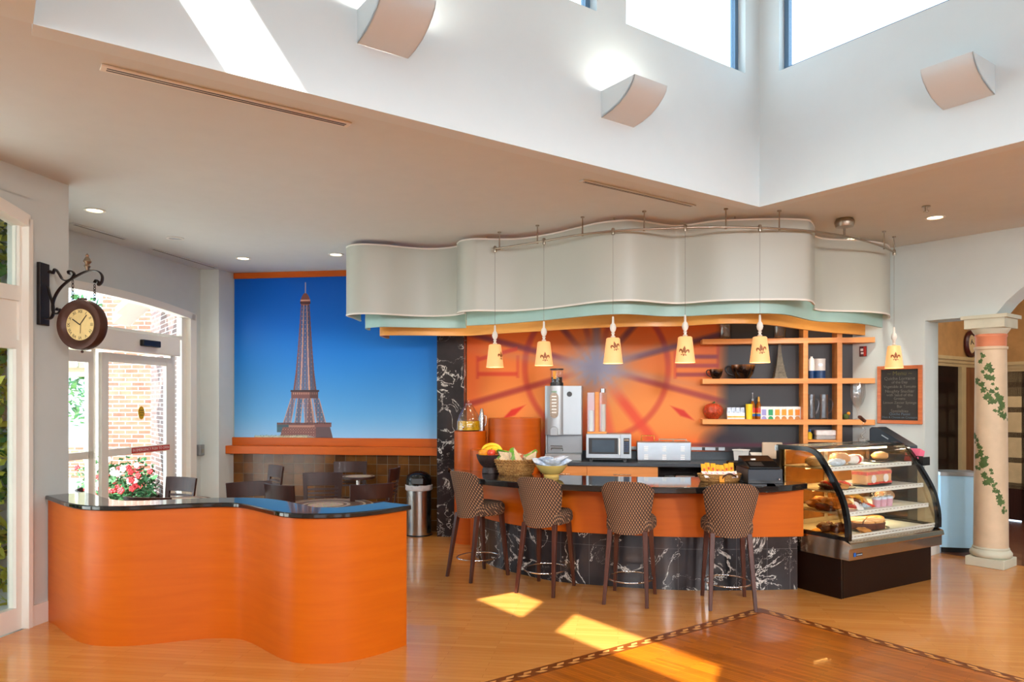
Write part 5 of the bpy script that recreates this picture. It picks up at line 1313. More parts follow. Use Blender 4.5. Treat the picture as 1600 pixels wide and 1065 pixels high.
make_pendant(1070, 'pendant lamp with lily emblem in front of the mural beside the shelves', -8, .08, .064, -.1)
make_pendant(1190, 'pendant lamp with lily emblem hanging before the large cup on the shelf', 12, .10, .062, .15)
make_pendant(1397, 'pendant lamp with lily emblem hanging in front of the chalkboard', 12, .10, .064)

# ================================================================== BACK COUNTER
CZ = 1.075                                           # back counter top height
sL, sR = bs(848, .3)[0], 5.2
def bsu(u, d): return bs(u, d)[0]
def bthing(name, label, cat, u, d, z, group=None, drz=0):
    s_, D_ = bs(u, d); return thing(name, label, cat, (*BW(s_, d), z), BRZ + drz, group)
t = thing('back_worktop', 'dark grey back counter top with upstand along the mural wall', 'worktop', (*BW(0, .012), 0), BRZ)
MB().b2((sL, -.64, CZ - .045), (sR, 0, CZ)).build('slab', M['slate'], t, bevel=.006)
MB().b2((sL, -.02, CZ), (sR, 0, CZ + .11)).build('upstand', M['slate'], t, bevel=.003)
c0, c1, c2, c3 = bsu(850, .60), bsu(917, .60), bsu(1028, .60), bsu(1100, .60)
def cabinet(s0, s1, label, front=True):
    t = thing('base_cabinet', label, 'cabinet', (*BW(s0, .012), 0), BRZ, 'cabinets under the back counter')
    L = s1 - s0
    b = MB().b2((0, -.58, .1), (.018, 0, CZ - .047)).b2((L - .018, -.58, .1), (L, 0, CZ - .047)).b2((0, -.02, .1), (L, 0, CZ - .047)).b2((0, -.58, .1), (L, 0, .12)).b2((.02, -.52, 0), (L - .02, -.02, .1))
    if not front: b.b2((.018, -.56, .78), (L - .018, -.02, .80))
    b.build('carcass', M['darkbrown'] if not front else M['maple'], t)
    if front:
        d_ = MB().b2((.004, -.60, CZ - .24), (L - .004, -.582, CZ - .05)).build('drawer', M['maple'], t, bevel=.002)
        MB().tube([(L * .38, -.60, CZ - .15), (L * .38, -.63, CZ - .15), (L * .62, -.63, CZ - .15), (L * .62, -.60, CZ - .15)], .006, 8).build('handle', M['steel'], d_)
        MB().b2((.004, -.60, .11), (L - .004, -.582, CZ - .246)).build('door', M['maple'], t, bevel=.002)
    return t
cabinet(sL + .02, c1, 'light maple cabinet under the coffee machine end of the back counter')
cabinet(c1, c2, 'light maple cabinet with drawer under the microwave')
cabinet(c2, c3 + .05, 'open dark cabinet holding paper under the toaster end of the counter', False)
cabinet(c3 + .05, sR - .02, 'light maple cabinet behind the cash register')
q = bsu(1062, .4); t = thing('paper_stack', 'stack of white paper in the open cabinet under the toaster', 'paper', (*BW(q, .40), .80), BRZ)
MB().box((0, 0, .045), (.36, .26, .09)).build('sheets', M['paper'], t)
t = thing('tray', 'grey tray on top of the white paper in the open cabinet', 'tray', (*BW(q + .06, .40), .89), BRZ)
MB().box((0, 0, .012), (.24, .22, .024)).build('dish', M['nickel'], t, bevel=.004)

# coffee machine
def scale_at(u, d): return bs(u, d)[1] / FL
t = bthing('coffee_machine', 'tall silver hot drink machine with narrow display window', 'coffee machine', 880, .42, CZ)
k = scale_at(880, .42)
W, Ht = 57 * k, 118 * k
b0 = zat(722, bs(880, .42)[1]) - CZ; 
z = lambda v: zat(v, bs(880, .42)[1]) - CZ
MB().b2((-W / 2, -.02, 0), (W / 2 , .34, z(709))).build('drip_base', M['silver'], t, bevel=.008)
MB().b2((-W / 2, .16, z(709)), (W / 2 - .0, .34, z(679))).b2((-W / 2, .06, z(709)), (-W / 2 + .02, .3, z(679))).build('splash_back', M['silver'], t, bevel=.004)
MB().b2((-.02, 0, z(679)), (W / 2, .34, z(602.5))).build('front_panel', M['silver2'], t, bevel=.006)
mb = MB(); n = 10; x0, x1 = -W / 2, .0
pro = [(x0 + (x1 - x0) * i / n, -.035 * math.sin(math.pi * i / n) ** .7) for i in range(n + 1)] + [(x1, .34), (x0, .34)]
mb.prism(pro, z(679), z(602.5)); mb.build('display_housing', M['silver'], t, smooth=40)
xc = (x0 + x1) / 2 + .004
pill = [(xc + .056 * math.cos(a) , 0, (z(620) if math.sin(a) >= 0 else z(646)) + .056 * math.sin(a)) for a in [2 * math.pi * i / 24 for i in range(24)]]
MB().extr([(x, -.045, zz) for x, _, zz in pill], (0, .02, 0)).build('display_window', M['display'], t)
for i in range(6): MB().b2((xc - .03, -.0465, z(620 + i * 5)), (xc + .03, -.045, z(619 + i * 5) + .006)).build('menu_line', M['paper'], t)
MB().b2((xc - .035, -.0465, z(613)), (xc + .035, -.045, z(610.5))).build('display_header', mat('green_header', (110, 140, 110), .4), t)
sp = [(xc + .052 * math.cos(a), 0, z(672) + .052 * math.sin(a)) for a in [math.pi * i / 12 for i in range(13)]] + [(xc - .052, 0, z(680)), (xc + .052, 0, z(680))]
MB().extr([(x, -.07, zz) for x, _, zz in sp], (0, .06, 0)).build('spout_cover', M['silver'], t, smooth=35, bevel=.006)
MB().lathe([(0, -.006), (.03, -.006), (.034, 0)], n=24, M4=Matrix.Translation((W * .17, 0, z(615.5))) @ Matrix.Rotation(R(90), 4, 'X') @ Matrix.Rotation(R(180), 4, 'X')).build('round_badge', M['black'], t)
MB().tube([(-W * .33, .02, z(703)), (-W * .33, .02, z(700)), (-W * .02, .02, z(700)), (-W * .02, .05, z(704))], .006, 8).tube([(-W * .36, .04, z(697)), (-W * .03, .04, z(697))], .004, 6).build('cup_rest', M['chrome'], t)
t2 = bthing('bean_canister', 'small black and clear canister standing on the coffee machine', 'canister', 870, .36, CZ + z(602.5))
kk = scale_at(870, .36); r_ = 10 * kk; hh = 27 * kk
MB().lathe([(r_ * 1.05, 0), (r_ * 1.05, hh * .16), (r_, hh * .2)], n=24).build('base', M['black'], t2)
MB().lathe([(r_ * .95, hh * .2), (r_ * .95, hh * .92)], n=24).build('glass', M['clear'], t2, smooth=40)
MB().lathe([(r_ * .85, hh * .2), (r_ * .85, hh * .5), (0, hh * .52)], n=20).b2((-r_ * .5, -r_ * .9, hh * .4), (0, -r_ * .7, hh * .85), 1).build('filling', [M['darkbrown'], M['amber']], t2)
MB().lathe([(r_ * 1.05, hh * .92), (r_ * 1.05, hh), (0, hh)], n=24).build('lid', M['black'], t2)
# microwave
t = bthing('microwave', 'white microwave oven on black legs on the back counter', 'microwave', 951, .52, CZ)
D_ = bs(951, .52)[1]; k = D_ / FL; z = lambda v: zat(v, D_) - CZ
W = 70 * k; zb, zt = z(715.5), z(678)
MB().b2((-W / 2, .02, zb), (W / 2, .42, zt)).build('body', M['silver'], t, bevel=.008)
dr = MB().b2((-W / 2, 0, zb), (W * .26, .02, zt)).build('door', M['silver2'], t, bevel=.005)
MB().b2((-W * .445, -.004, z(709)), (W * .205, 0, z(684))).build('window_surround', M['black'], dr, bevel=.003)
MB().b2((-W * .37, -.006, z(706)), (W * .13, -.003, z(687))).build('window_glass', M['darkscreen'], dr)
MB().b2((W * .225, -.035, z(710)), (W * .255, -.02, z(684.5))).b2((W * .225, -.03, z(709)), (W * .255, 0, z(707))).b2((W * .225, -.03, z(687)), (W * .255, 0, z(685))).build('handle', M['white'], dr, bevel=.003)
kp = MB().b2((W * .33, -.004, z(709)), (W * .46, .02, z(684))).build('key_panel', M['black'], t)
MB().b2((W * .26, 0, zb), (W / 2, .02, zt)).build('control_panel', M['silver2'], t, bevel=.004)
MB().b2((W * .345, -.006, z(688)), (W * .445, -.004, z(685.5))).build('clock_display', M['display'], t)
for i in range(5):
    for j in range(3): MB().b2((W * (.345 + .035 * j), -.006, z(705 - 3.2 * i)), (W * (.368 + .035 * j), -.004, z(703.3 - 3.2 * i))).build('key', M['bluecan'], t)
for sx in (-.4, .36): MB().b2((W * sx - .02, .05, 0), (W * sx + .02, .38, zb)).build('foot', M['black'], t)
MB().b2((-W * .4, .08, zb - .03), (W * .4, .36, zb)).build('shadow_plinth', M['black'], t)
# cup dispenser on top of microwave
zt_m = CZ + zt
t = bthing('cup_dispenser', 'clear two-tube cup dispenser standing on the microwave', 'cup dispenser', 933, .36, zt_m)
D_ = bs(933, .36)[1]; k = D_ / FL
zz = lambda v: zat(v, D_) - zt_m
MB().box((0, 0, .014), (30 * k, .16, .028)).build('base', M['maple'], t, bevel=.003)
MB().box((-9.5 * k, 0, (zz(613) + .028) / 2), (11 * k, .11, zz(613) - .028)).build('left_tube', M['clear'], t)
MB().box((9.5 * k, 0, (zz(613) + .028) / 2), (11 * k, .11, zz(613) - .028)).build('right_tube', M['clear'], t)
MB().box((0, .0, (zz(612) + .028) / 2), (6 * k, .05, zz(612) - .028)).build('wood_spine', M['maple'], t)
MB().lathe([(.0, zz(613)), (4.2 * k, zz(613)), (4.2 * k, zz(607)), (0, zz(607))], c=(9.5 * k, 0, 0), n=20).build('steel_cap', M['chrome'], t, smooth=40)
for sx, u_, vt in ((-1, 925, 639), (1, 943, 629)):
    c = thing('cup_stack', 'shorter stack of white paper cups in the dispenser' if sx < 0 else 'taller stack of white paper cups in the dispenser', 'paper cups', tuple(t.matrix_basis @ Vector((sx * 9.5 * k, 0, .0282))), BRZ, 'paper cups in the dispenser')
    hh = zz(vt) - .028; nc = 12
    for i in range(nc):
        z0 = hh * i / (nc + 2); MB().lathe([(.025, z0), (.032, z0 + hh * .16), (.0335, z0 + hh * .165), (.031, z0 + hh * .16), (.0, z0 + .004)], n=18).build('cup', M['paper'], c, smooth=50)
# toaster
t = bthing('toaster', 'long stainless commercial toaster with three columns of vent slots', 'toaster', 1037.5, .50, CZ)
D_ = bs(1037.5, .50)[1]; k = D_ / FL; z = lambda v: zat(v, D_) - CZ
W = 83 * k
MB().b2((-W / 2, 0, .02), (W / 2, .30, z(690.5))).build('body', brushed('toaster_steel', (176, 184, 190), .3, (1, 1, 3)), t, bevel=.008)
MB().b2((-W / 2 + .01, .01, 0), (W / 2 - .01, .29, .02)).build('foot', M['black'], t)
for u in (1010, 1038, 1066):
    for v0 in (697, 710):
        for i in range(3):
            x = (u - 1037.5) * k; MB().b2((x - .026, -.003, z(v0 + i * 3.0 + 1.6)), (x + .026, 0.002, z(v0 + i * 3.0))).build('vent_slot', M['white'], t)
for i, (u, w_) in enumerate(((1012, 20), (1041, 22), (1062, 20))):
    c = bthing('toaster_rack', ('brass wire rack standing on the toaster' if i == 0 else 'steel wire rack lying on top of the toaster, middle' if i == 1 else 'steel wire rack lying on top of the toaster, by the wall socket strip'), 'wire rack', u, .36, CZ + z(690.5))
    h_ = (.075, .03, .03)[i]; mm = M['nickel'] if i else brushed('brass_wire', (220, 160, 70), .25)
    L = w_ * k
    for y in (-.06, 0, .06): MB().tube([(-L / 2, y, .004), (-L / 2, y, h_), (L / 2, y, h_), (L / 2, y, .004)], .004, 6).build('wire_loop', mm, c)
    MB().tube([(-L / 2, -.065, h_), (-L / 2, .065, h_)], .004, 6).tube([(L / 2, -.065, h_), (L / 2, .065, h_)], .004, 6).build('cross_wire', mm, c)
# socket strip
t = thing('socket_strip', 'pale power socket strip along the foot of the mural', 'socket strip', (*BW(bsu(985, .0), .0125), 1.222), BRZ)
L = bsu(1132, 0) - bsu(985, 0)
MB().b2((0, -.03, -.022), (L, 0, .022)).build('channel', M['silver2'], t, bevel=.004)
for f in (.12, .76, .90): MB().b2((L * f, -.036, -.02), (L * f + .04, -.03, .02)).build('socket', M['black'], t)
# two plain boxes behind the register
t = bthing('white_tub', 'white plastic tub behind the cash register', 'tub', 1158, .38, CZ)
k = scale_at(1158, .38)
MB().lathe([(.082, 0), (.098, .15), (.112, .15), (.112, .165), (.09, .165)], n=4).build('tub', M['white'], t, bevel=.004)
t = bthing('notepad', 'white paper pad lying behind the cash register', 'paper', 1185, .34, CZ)
MB().box((0, 0, .045), (.2, .2, .09)).build('pad_base', M['silver'], t, bevel=.003); MB().box((0, -.02, .10), (.19, .16, .015), rx=.2).build('pad', M['paper'], t)

# ================================================================== SHELF UNIT
SD = .23
D_s = bs(1230, SD)[1]
zA, zB, zC_ = zat(528, D_s), zat(591, D_s), zat(655, D_s)
TH = .066
t = thing('shelf_unit', 'built-in maple shelf unit with three long shelves and two uprights', 'shelf unit', (*BW(0, .004), 0), BRZ)
xa, xb = bsu(1097.5, SD), bsu(1366, .20)
for zt_ in (zA, zB, zC_):
    L0 = bs(1097.5, SD)[0]
    MB().add([(L0, -SD, zt_ - TH), (L0, -.0, zt_ - TH), (xb - .16, -.0, zt_ - TH), (xb, -.20, zt_ - TH), (xb, -SD, zt_ - TH), (L0, -SD, zt_), (L0, -.0, zt_), (xb - .16, -.0, zt_), (xb, -.20, zt_), (xb, -SD, zt_)],
             [(0, 4, 3, 2, 1), (5, 6, 7, 8, 9), (0, 1, 6, 5), (1, 2, 7, 6), (2, 3, 8, 7), (3, 4, 9, 8), (4, 0, 5, 9)]).build('shelf', M['maple'], t, bevel=.003)
for ua, ub in ((1255, 1262.6), (1308, 1316)):
    a, b = bs(ua, SD)[0], bs(ub, SD)[0]
    for z0, z1 in ((CZ, zC_ - TH), (zC_, zB - TH), (zB, zA - TH), (zA, 3.1)):
        MB().b2((a, -SD + .001, z0), (b, -.0, z1)).build('upright', M['maple'], t, bevel=.002)
def on_shelf(name, label, cat, u, zt_, d=.13, group=None, drz=0): return bthing(name, label, cat, u, d, zt_, group, drz)
K_ = D_s / FL
def cup(name, label, u, zt_, hw_, hh, flip):
    t = on_shelf(name, label, 'cup', u, zt_, .155)
    r_, h_ = hw_ * K_, hh * K_
    MB().lathe([(r_ * .55, 0), (r_ * .6, h_ * .08), (r_ * .82, h_ * .35), (r_ * .97, h_ * .75), (r_, h_), (r_ * .94, h_), (r_ * .78, h_ * .4), (0, h_ * .2)], n=36).build('bowl', M['cupglaze'], t, smooth=50)
    s = -1 if flip else 1
    MB().tube(spline([(s * r_ * .93, 0, h_ * .88), (s * r_ * 1.25, 0, h_ * .92), (s * r_ * 1.45, 0, h_ * .7), (s * r_ * 1.25, 0, h_ * .38), (s * r_ * .78, 0, h_ * .22)], 6), r_ * .075, 8).build('handle', M['black'], t, smooth=60)
cup('coffee_cup', 'small brown drip-glazed cup at the end of the middle shelf', 1119, zB, 10.5, 15.5, True)
cup('coffee_cup', 'big brown and black drip-glazed cup on the middle shelf', 1161, zB, 18.5, 22, True)
t = on_shelf('tower_statuette', 'grey metal lattice tower statuette on the middle shelf', 'statuette', 1218, zB)
h_ = 58 * K_; st = MB()
for (w0, z0), (w1, z1) in zip([(10.5, 0), (9, .05), (7.6, .16), (7.2, .19), (5.6, .34), (5.2, .37), (3.2, .62), (1.8, .9)], [(9, .05), (7.6, .16), (7.2, .19), (5.6, .34), (5.2, .37), (3.2, .62), (1.8, .9), (.5, 1.0)]):
    a, b = w0 * K_, w1 * K_
    st.add([(-a, -a, z0 * h_), (a, -a, z0 * h_), (a, a, z0 * h_), (-a, a, z0 * h_), (-b, -b, z1 * h_), (b, -b, z1 * h_), (b, b, z1 * h_), (-b, b, z1 * h_)], [(0, 3, 2, 1), (4, 5, 6, 7), (0, 1, 5, 4), (1, 2, 6, 5), (2, 3, 7, 6), (3, 0, 4, 7)])
st.build('tower', M['statue'], t)
mb = MB()
for zf, wf in ((.17, 8.4), (.35, 6.2), (.9, 2.6)): mb.box((0, 0, zf * h_), (2 * wf * K_, 2 * wf * K_, .008))
mb.build('platform', M['statue'], t)
# cans and carton on the middle shelf
t = on_shelf('spray_can', 'white and blue can beside the blue carton on the middle shelf', 'can', 1268, zB)
MB().lathe([(.036, 0), (.036, .24), (.02, .262), (.014, .262), (.014, .28), (0, .28)], n=20).build('can', M['paper'], t, smooth=40); MB().lathe([(.0366, .002), (.0366, .1)], n=20).build('blue_band', M['bluecan'], t)
t = on_shelf('round_carton', 'white and blue round carton on the middle shelf', 'carton', 1281, zB, .14)
MB().lathe([(.066, 0), (.066, .232), (.068, .236), (.068, .25), (0, .252)], n=28).build('carton', M['paper'], t, smooth=40); MB().lathe([(.0668, .002), (.0668, .1)], n=28).build('blue_band', M['bluecan'], t)
MB().box((-.01, -.067, .17), (.05, .003, .035)).build('printed_patch', M['silver'], t)
for u, lab in ((1133, 'clear glass vase on the top shelf above the small cup'), (1218, 'clear glass vase on the top shelf above the tower statuette')):
    t = on_shelf('glass_vase', lab, 'vase', u, zA, .12); MB().lathe([(.06, 0), (.075, .03), (.08, .2), (.074, .2), (.07, .03), (0, .02)], n=24).build('body', M['clear'], t, smooth=50)
# lower shelf
t = on_shelf('woven_pumpkin', 'red woven decorative pumpkin at the end of the lower shelf', 'pumpkin', 1114, zC_)
r_ = 15.5 * K_
MB().lathe([(0, .0), (r_ * .5, .0)] + [(r_ * math.sin(a), r_ * .83 - r_ * .83 * math.cos(a)) for a in [R(x) for x in (40, 60, 80, 100, 120, 140, 160)]] + [(r_ * .12, r_ * 1.58)], n=48, rib=lambda a: 1 + .045 * math.cos(a * 9)).build('body', M['pumpkin'], t, smooth=60)
MB().tube([(0, 0, r_ * 1.55), (.01, 0, r_ * 1.68), (.025, 0, r_ * 1.78)], [.018, .013, .010], 8).build('stem', M['ivy'], t)
t = on_shelf('condiment_caddy', 'white and pale blue packet box on the lower shelf', 'box', 1149, zC_)
L = 27 * K_
MB().b2((-L / 2, -.05, 0), (L / 2, .05, 10 * K_)).build('tray', M['whitewrap'], t, bevel=.003)
MB().b2((-L / 2, -.052, 2.5 * K_), (L / 2, -.05, 5 * K_)).build('yellow_stripe', M['goldwrap'], t)
for i in range(8): MB().box((-L / 2 + L * (i + .5) / 8, .0, 13 * K_), (L / 9, .07, 11 * K_), ry=.1 * (-1) ** i).build('packet', M['bluewhite'], t)
t = on_shelf('straw_holder', 'yellow straw tumbler behind the syrup bottles', 'tumbler', 1170.5, zC_, .17)
MB().lathe([(.038, 0), (.044, 24 * K_), (.04, 24 * K_), (.03, .01), (0, .01)], n=18).build('tumbler', M['yellowpl'], t, smooth=40)
for u, tall, lab in ((1176, 42, 'taller syrup bottle with silver pump on the lower shelf'), (1185.5, 36, 'syrup bottle with gold cap on the lower shelf')):
    t = on_shelf('syrup_bottle', lab, 'bottle', u, zC_, .08, 'syrup bottles on the lower shelf'); b = K_
    MB().lathe([(3.9 * b, 0), (4.1 * b, 1 * b), (4.1 * b, 20 * b), (3.2 * b, 24 * b), (1.5 * b, 28 * b), (1.4 * b, 30 * b)], n=22).build('bottle', M['syrup'], t, smooth=45)
    MB().lathe([(4.15 * b, 10 * b), (4.15 * b, 18 * b)], n=22).build('red_label', M['redwrap'], t, smooth=40); MB().lathe([(4.15 * b, 4.5 * b), (4.15 * b, 8.6 * b)], n=22).build('blue_label', M['bluelabel'], t, smooth=40); MB().lathe([(4.16 * b, 8.7 * b), (4.16 * b, 10 * b)], n=22).build('yellow_label', M['yellowpl'], t, smooth=40)
    if tall == 42: MB().lathe([(1.6 * b, 29 * b), (1.6 * b, 32 * b), (.5 * b, 33 * b), (.5 * b, 40 * b), (1.0 * b, 40 * b), (1.0 * b, 42 * b), (0, 42 * b)], n=14).build('pump', M['silver2'], t, smooth=40)
    else: MB().lathe([(1.7 * b, 28 * b), (1.5 * b, 35 * b), (0, 36 * b)], n=14).build('cap', M['goldwrap'], t, smooth=40)
for i, (mm, nm) in enumerate((('lavender', 'lavender'), ('green', 'green'), ('amber', 'amber'), ('amber', 'amber'), ('amber', 'amber'), ('orangelabel', 'bright orange'))):
    lab = ('white tea box with %s window on the lower shelf' % nm) if nm != 'amber' else ('white tea box with amber window, ' + ('next to the green one', 'middle of the three amber ones', 'next to the bright orange one')[i - 2])
    t = on_shelf('tea_box', lab, 'tea box', 1193.5 + i * 10.45, zC_, .11, 'tea boxes on the lower shelf'); w_ = 10 * K_
    MB().b2((-w_ / 2, -.0, 0), (w_ / 2, .10, 20 * K_)).b2((-w_ / 2, -.012, 0), (-w_ * .36, 0, 20 * K_)).b2((w_ * .36, -.012, 0), (w_ / 2, 0, 20 * K_)).b2((-w_ * .36, -.012, 17.5 * K_), (w_ * .36, 0, 20 * K_)).build('carton', M['paper'], t)
    MB().b2((-w_ * .36, -.004, 6 * K_), (w_ * .36, .0, 15.5 * K_)).build('colour_panel', M[mm], t); MB().b2((-w_ * .36, -.003, 15.5 * K_), (w_ * .36, .0, 17.5 * K_)).build('grey_strip', M['nickel'], t)
    arch = [(w_ * .38 * math.cos(a), -.016, 4.8 * K_ * math.sin(a)) for a in [math.pi * j / 10 for j in range(11)]]
    MB().extr(arch, (0, .016, 0)).build('sachet', M[mm] if i < 2 else M['crust'], t)
# glassware
def jug(u, lab, hh, hw_):
    t = on_shelf('glass_jug', lab, 'glass jug', u, zC_, .12, 'glass jugs on the lower shelf'); h_ = hh * K_; r_ = hw_ * K_
    MB().lathe([(r_ * .9, 0), (r_, .008), (r_ * .95, h_), (r_ * .89, h_), (r_ * .9, .02), (0, .016)], n=26).build('body', M['clear'], t, smooth=50)
    MB().tube(spline([(r_ * .95, 0, h_ * .82), (r_ * 1.9, 0, h_ * .78), (r_ * 2.1, 0, h_ * .55), (r_ * 1.5, 0, h_ * .3), (r_ * .97, 0, h_ * .25)], 6), .009, 8).build('handle', M['clear'], t, smooth=60)
jug(1268, 'clear glass jug against the first upright of the shelf unit', 39, 5.2)
jug(1287, 'clear glass jug with swan-neck handle in the middle of its bay', 39, 6.5)
t = on_shelf('gold_figurine', 'small green and gold ornament on the lower shelf beside the second upright', 'ornament', 1322, zC_, .1)
MB().ball((0, 0, .035), .035, 12, 8, sc=(1.1, .9, 1), jit=.4).build('base', M['ivy'], t, smooth=60); MB().ball((.03, 0, .075), .022, 10, 6).build('bead', M['amber'], t, smooth=60)
t = on_shelf('giant_goblet', 'oversized clear wine glass standing at the end of the lower shelf', 'glass', 1340, zC_, .165)
b = K_
MB().lathe([(5 * b, 0), (4.6 * b, .6 * b), (.8 * b, 2 * b), (.7 * b, 13 * b), (2.5 * b, 17 * b), (8 * b, 25 * b), (11 * b, 36 * b), (11.4 * b, 46 * b), (10.4 * b, 57 * b), (10.0 * b, 57 * b), (10.9 * b, 46 * b), (10.5 * b, 36 * b), (7.6 * b, 26 * b), (0, 17.6 * b)], n=36).build('goblet', M['clear'], t, smooth=60)
# counter level under the shelves
t = on_shelf('yellow_bottle', 'small yellow bottle with blue cap under the shelves', 'bottle', 1265, 1.36, .12)
MB().lathe([(.03, 0), (.03, .07), (.014, .09), (.014, .10)], n=16).build('bottle', M['yellowpl'], t, smooth=40); MB().lathe([(.017, .095), (.017, .125), (0, .125)], n=14).build('cap', M['bluelabel'], t)
MB_sh = MB().b2((bs(1262.6, SD)[0], -SD + .01, 1.33), (bs(1308, SD)[0], -.002, 1.36)); MB_sh.build('low_shelf', M['maple'], bpy.data.objects['shelf_unit'])
t = on_shelf('wrapped_packs', 'clear tray of white wrapped packs under the shelves', 'pack', 1289, 1.36, .12)
MB().b2((-.12, -.06, 0), (.12, .06, .05)).build('tray', M['frost'], t, bevel=.01); MB().b2((-.125, -.065, .05), (.125, .065, .12)).build('upper_pack', M['whitewrap'], t, bevel=.015)

# ================================================================== THINGS ON THE BAR
BT = 1.06
def bar_at(u, v): return F(u, v, BT)
def bar_thing(name, label, cat, u, v, rz=0, group=None):
    p = bar_at(u, v); return thing(name, label, cat, (p.x, p.y, BT), rz, group), p.y / FL
t, k = bar_thing('fruit_bowl', 'dark footed bowl of fruit at the pilaster end of the bar', 'bowl', 766.5, 738.5)
prof = [(12.5, 0), (13.5, .5), (13, 5), (11.5, 9), (17, 15), (21, 23), (22.5, 29), (21.3, 29), (19, 22), (12, 16), (0, 13)]
MB().lathe([(r * k, z * k) for r, z in prof], n=40).build('bowl', M['espresso'], t, smooth=40)
fb = Vector(t.location); 
def banana(off, rz, tilt, lab):
    o = thing('banana', lab, 'banana', fb + Vector(off), rz, 'bananas in the dark bowl')
    pts = spline([(-.105, 0, -.025), (-.075, 0, .005), (-.03, 0, .024), (.02, 0, .026), (.07, 0, .008), (.098, 0, -.018), (.112, 0, -.035)], 4)
    n = len(pts); rad = [.006 + .0155 * math.sin(math.pi * min(1, max(0, (i / (n - 1)) * .94 + .03))) ** .5 for i in range(n)]
    rad[-1] = .005; rad[0] = .006
    MB().tube([(p.x, p.y + tilt * p.z, p.z) for p in pts], rad, 8).build('peel', M['banana'], o, smooth=60)
    MB().ball((.114, tilt * -.036, -.037), .007, 6, 4).build('tip', M['darkbrown'], o)
banana((.01, .02, 40 * k), .05, .3, 'uppermost banana in the dark fruit bowl')
banana((.02, -.02, 35 * k), -.12, .2, 'banana lying just under the uppermost one in the fruit bowl')
banana((.05, -.045, 31 * k), -.3, .1, 'lowest banana, over the rim of the fruit bowl')
o = thing('orange', 'yellow-orange citrus fruit in the dark bowl', 'orange', fb + Vector((-.075, -.05, 31.5 * k)), 0); MB().ball((0, 0, 0), .052, 18, 12, sc=(1.1, 1, .85)).build('peel', M['orangefruit'], o, smooth=60); MB().ball((0, 0, .043), .006, 6, 4).build('stalk', M['ivy'], o)
o = thing('apple', 'red apple beside the citrus fruit in the dark bowl', 'apple', fb + Vector((.012, -.085, 32 * k)), 0); MB().lathe([(0, -.035), (.02, -.04), (.043, -.02), (.048, .005), (.036, .032), (.014, .038), (0, .028)], n=20).build('skin', M['apple'], o, smooth=60); MB().tube([(0, 0, .028), (.004, 0, .05)], .003, 6).build('stalk', M['darkbrown'], o)
for i, (x, y) in enumerate(((-.06, .05), (.08, .05), (.0, .0), (-.02, -.09), (.1, -.02))):
    o = thing('orange', 'citrus fruit low down inside the dark fruit bowl', 'orange', fb + Vector((x, y, 23.5 * k)), 0, 'fruit lying inside the dark bowl'); MB().ball((0, 0, 0), .045, 14, 10).build('peel', M['orangefruit'], o, smooth=60)
# sandwich basket
t, k = bar_thing('wicker_basket', 'oval wicker basket of wrapped sandwiches on the bar', 'basket', 806, 740.5, .06)
mb = MB().lathe([(25 * k, 0), (27 * k, 4 * k), (30.5 * k, 15 * k), (33 * k, 22 * k), (31.5 * k, 22 * k), (26 * k, 6 * k), (0, 3 * k)], n=56, sy=.62, rib=lambda a: 1 + .012 * math.sin(a * 28)); mb.build('body', M['basket'], t, smooth=60)
pts = []
for j in range(160):
    a = 2 * math.pi * j / 160; pts.append((32.6 * k * math.cos(a), .62 * 32.6 * k * math.sin(a), 22 * k + .006 * math.sin(a * 40)))
MB().tube(pts, .011, 6, closed=True).build('braided_rim', M['basket'], t, smooth=60)
for row in range(5):
    zz_ = (4 + row * 3.8) * k; rr_ = (26.4 + row * 1.45) * k
    MB().tube([((rr_ + .006 * math.sin(a * 28 + row * math.pi)) * math.cos(a), .62 * (rr_ + .006 * math.sin(a * 28 + row * math.pi)) * math.sin(a), zz_) for a in [2 * math.pi * j / 168 for j in range(168)]], .0075, 5, closed=True).build('weave_row', M['basket'], t, smooth=60)
bb = t.matrix_basis.copy()
def wedge(loc, rz, ry, lab, rx=0, s=1.0, mx=bb):
    o = thing('sandwich_wedge', lab, 'sandwich', (0, 0, 0), 0, 'wrapped sandwiches in the wicker basket')
    o.matrix_basis = mx @ Matrix.Translation(loc) @ Matrix.Rotation(rz, 4, 'Z') @ Matrix.Rotation(ry, 4, 'Y') @ Matrix.Rotation(rx, 4, 'X')
    L = .19 * s; tri = lambda y: [(-L / 2, y, 0), (L / 2, y, 0), (-L / 2 + .012, y, L * .78)]
    MB().extr(tri(-.036), (0, .02, 0)).build('bread_slice', M['bread'], o, bevel=.004); MB().extr(tri(.016), (0, .02, 0)).build('bread_slice', M['bread'], o, bevel=.004)
    MB().grid(lambda u, v: (-L / 2 - .006 + (L + .004) * u * (1 - v * .9) + .012 * v, -.030 + .060 * ((math.sin(u * 31 + v * 7) + 1) / 2), L * .80 * v + .006 * math.sin(u * 23) + .006), 14, 8).build('salad', M['lettuce'], o, recalc=False)
    MB().extr([(-L / 2 - .008, -.042, -.005), (L / 2 + .012, -.042, -.005), (-L / 2 + .010, -.042, L * .80)], (0, .084, 0)).build('wrap', M['clearfilm'], o)
wedge((-.03, .03, 23 * k), .15, -.55, 'tallest wrapped sandwich wedge standing up in the wicker basket', .1, 1.15)
wedge((.03, -.03, 17 * k), .9, .35, 'wrapped sandwich wedge showing green salad at the middle of the basket', -.5)
wedge((.13, .0, 15 * k), .5, 1.0, 'wrapped sandwich wedge near the yellow bowl end of the basket', .2)
wedge((.19, .02, 14 * k), -.4, -.35, 'wrapped sandwich wedge leaning on the basket rim by the yellow bowl', -.3, .9)
wedge((-.15, -.03, 15 * k), .3, .9, 'wrapped sandwich wedge near the fruit bowl end of the basket', -.4, .9)
wedge((-.08, .06, 15 * k), -.6, 0, 'wrapped sandwich wedge at the back of the wicker basket', .3)
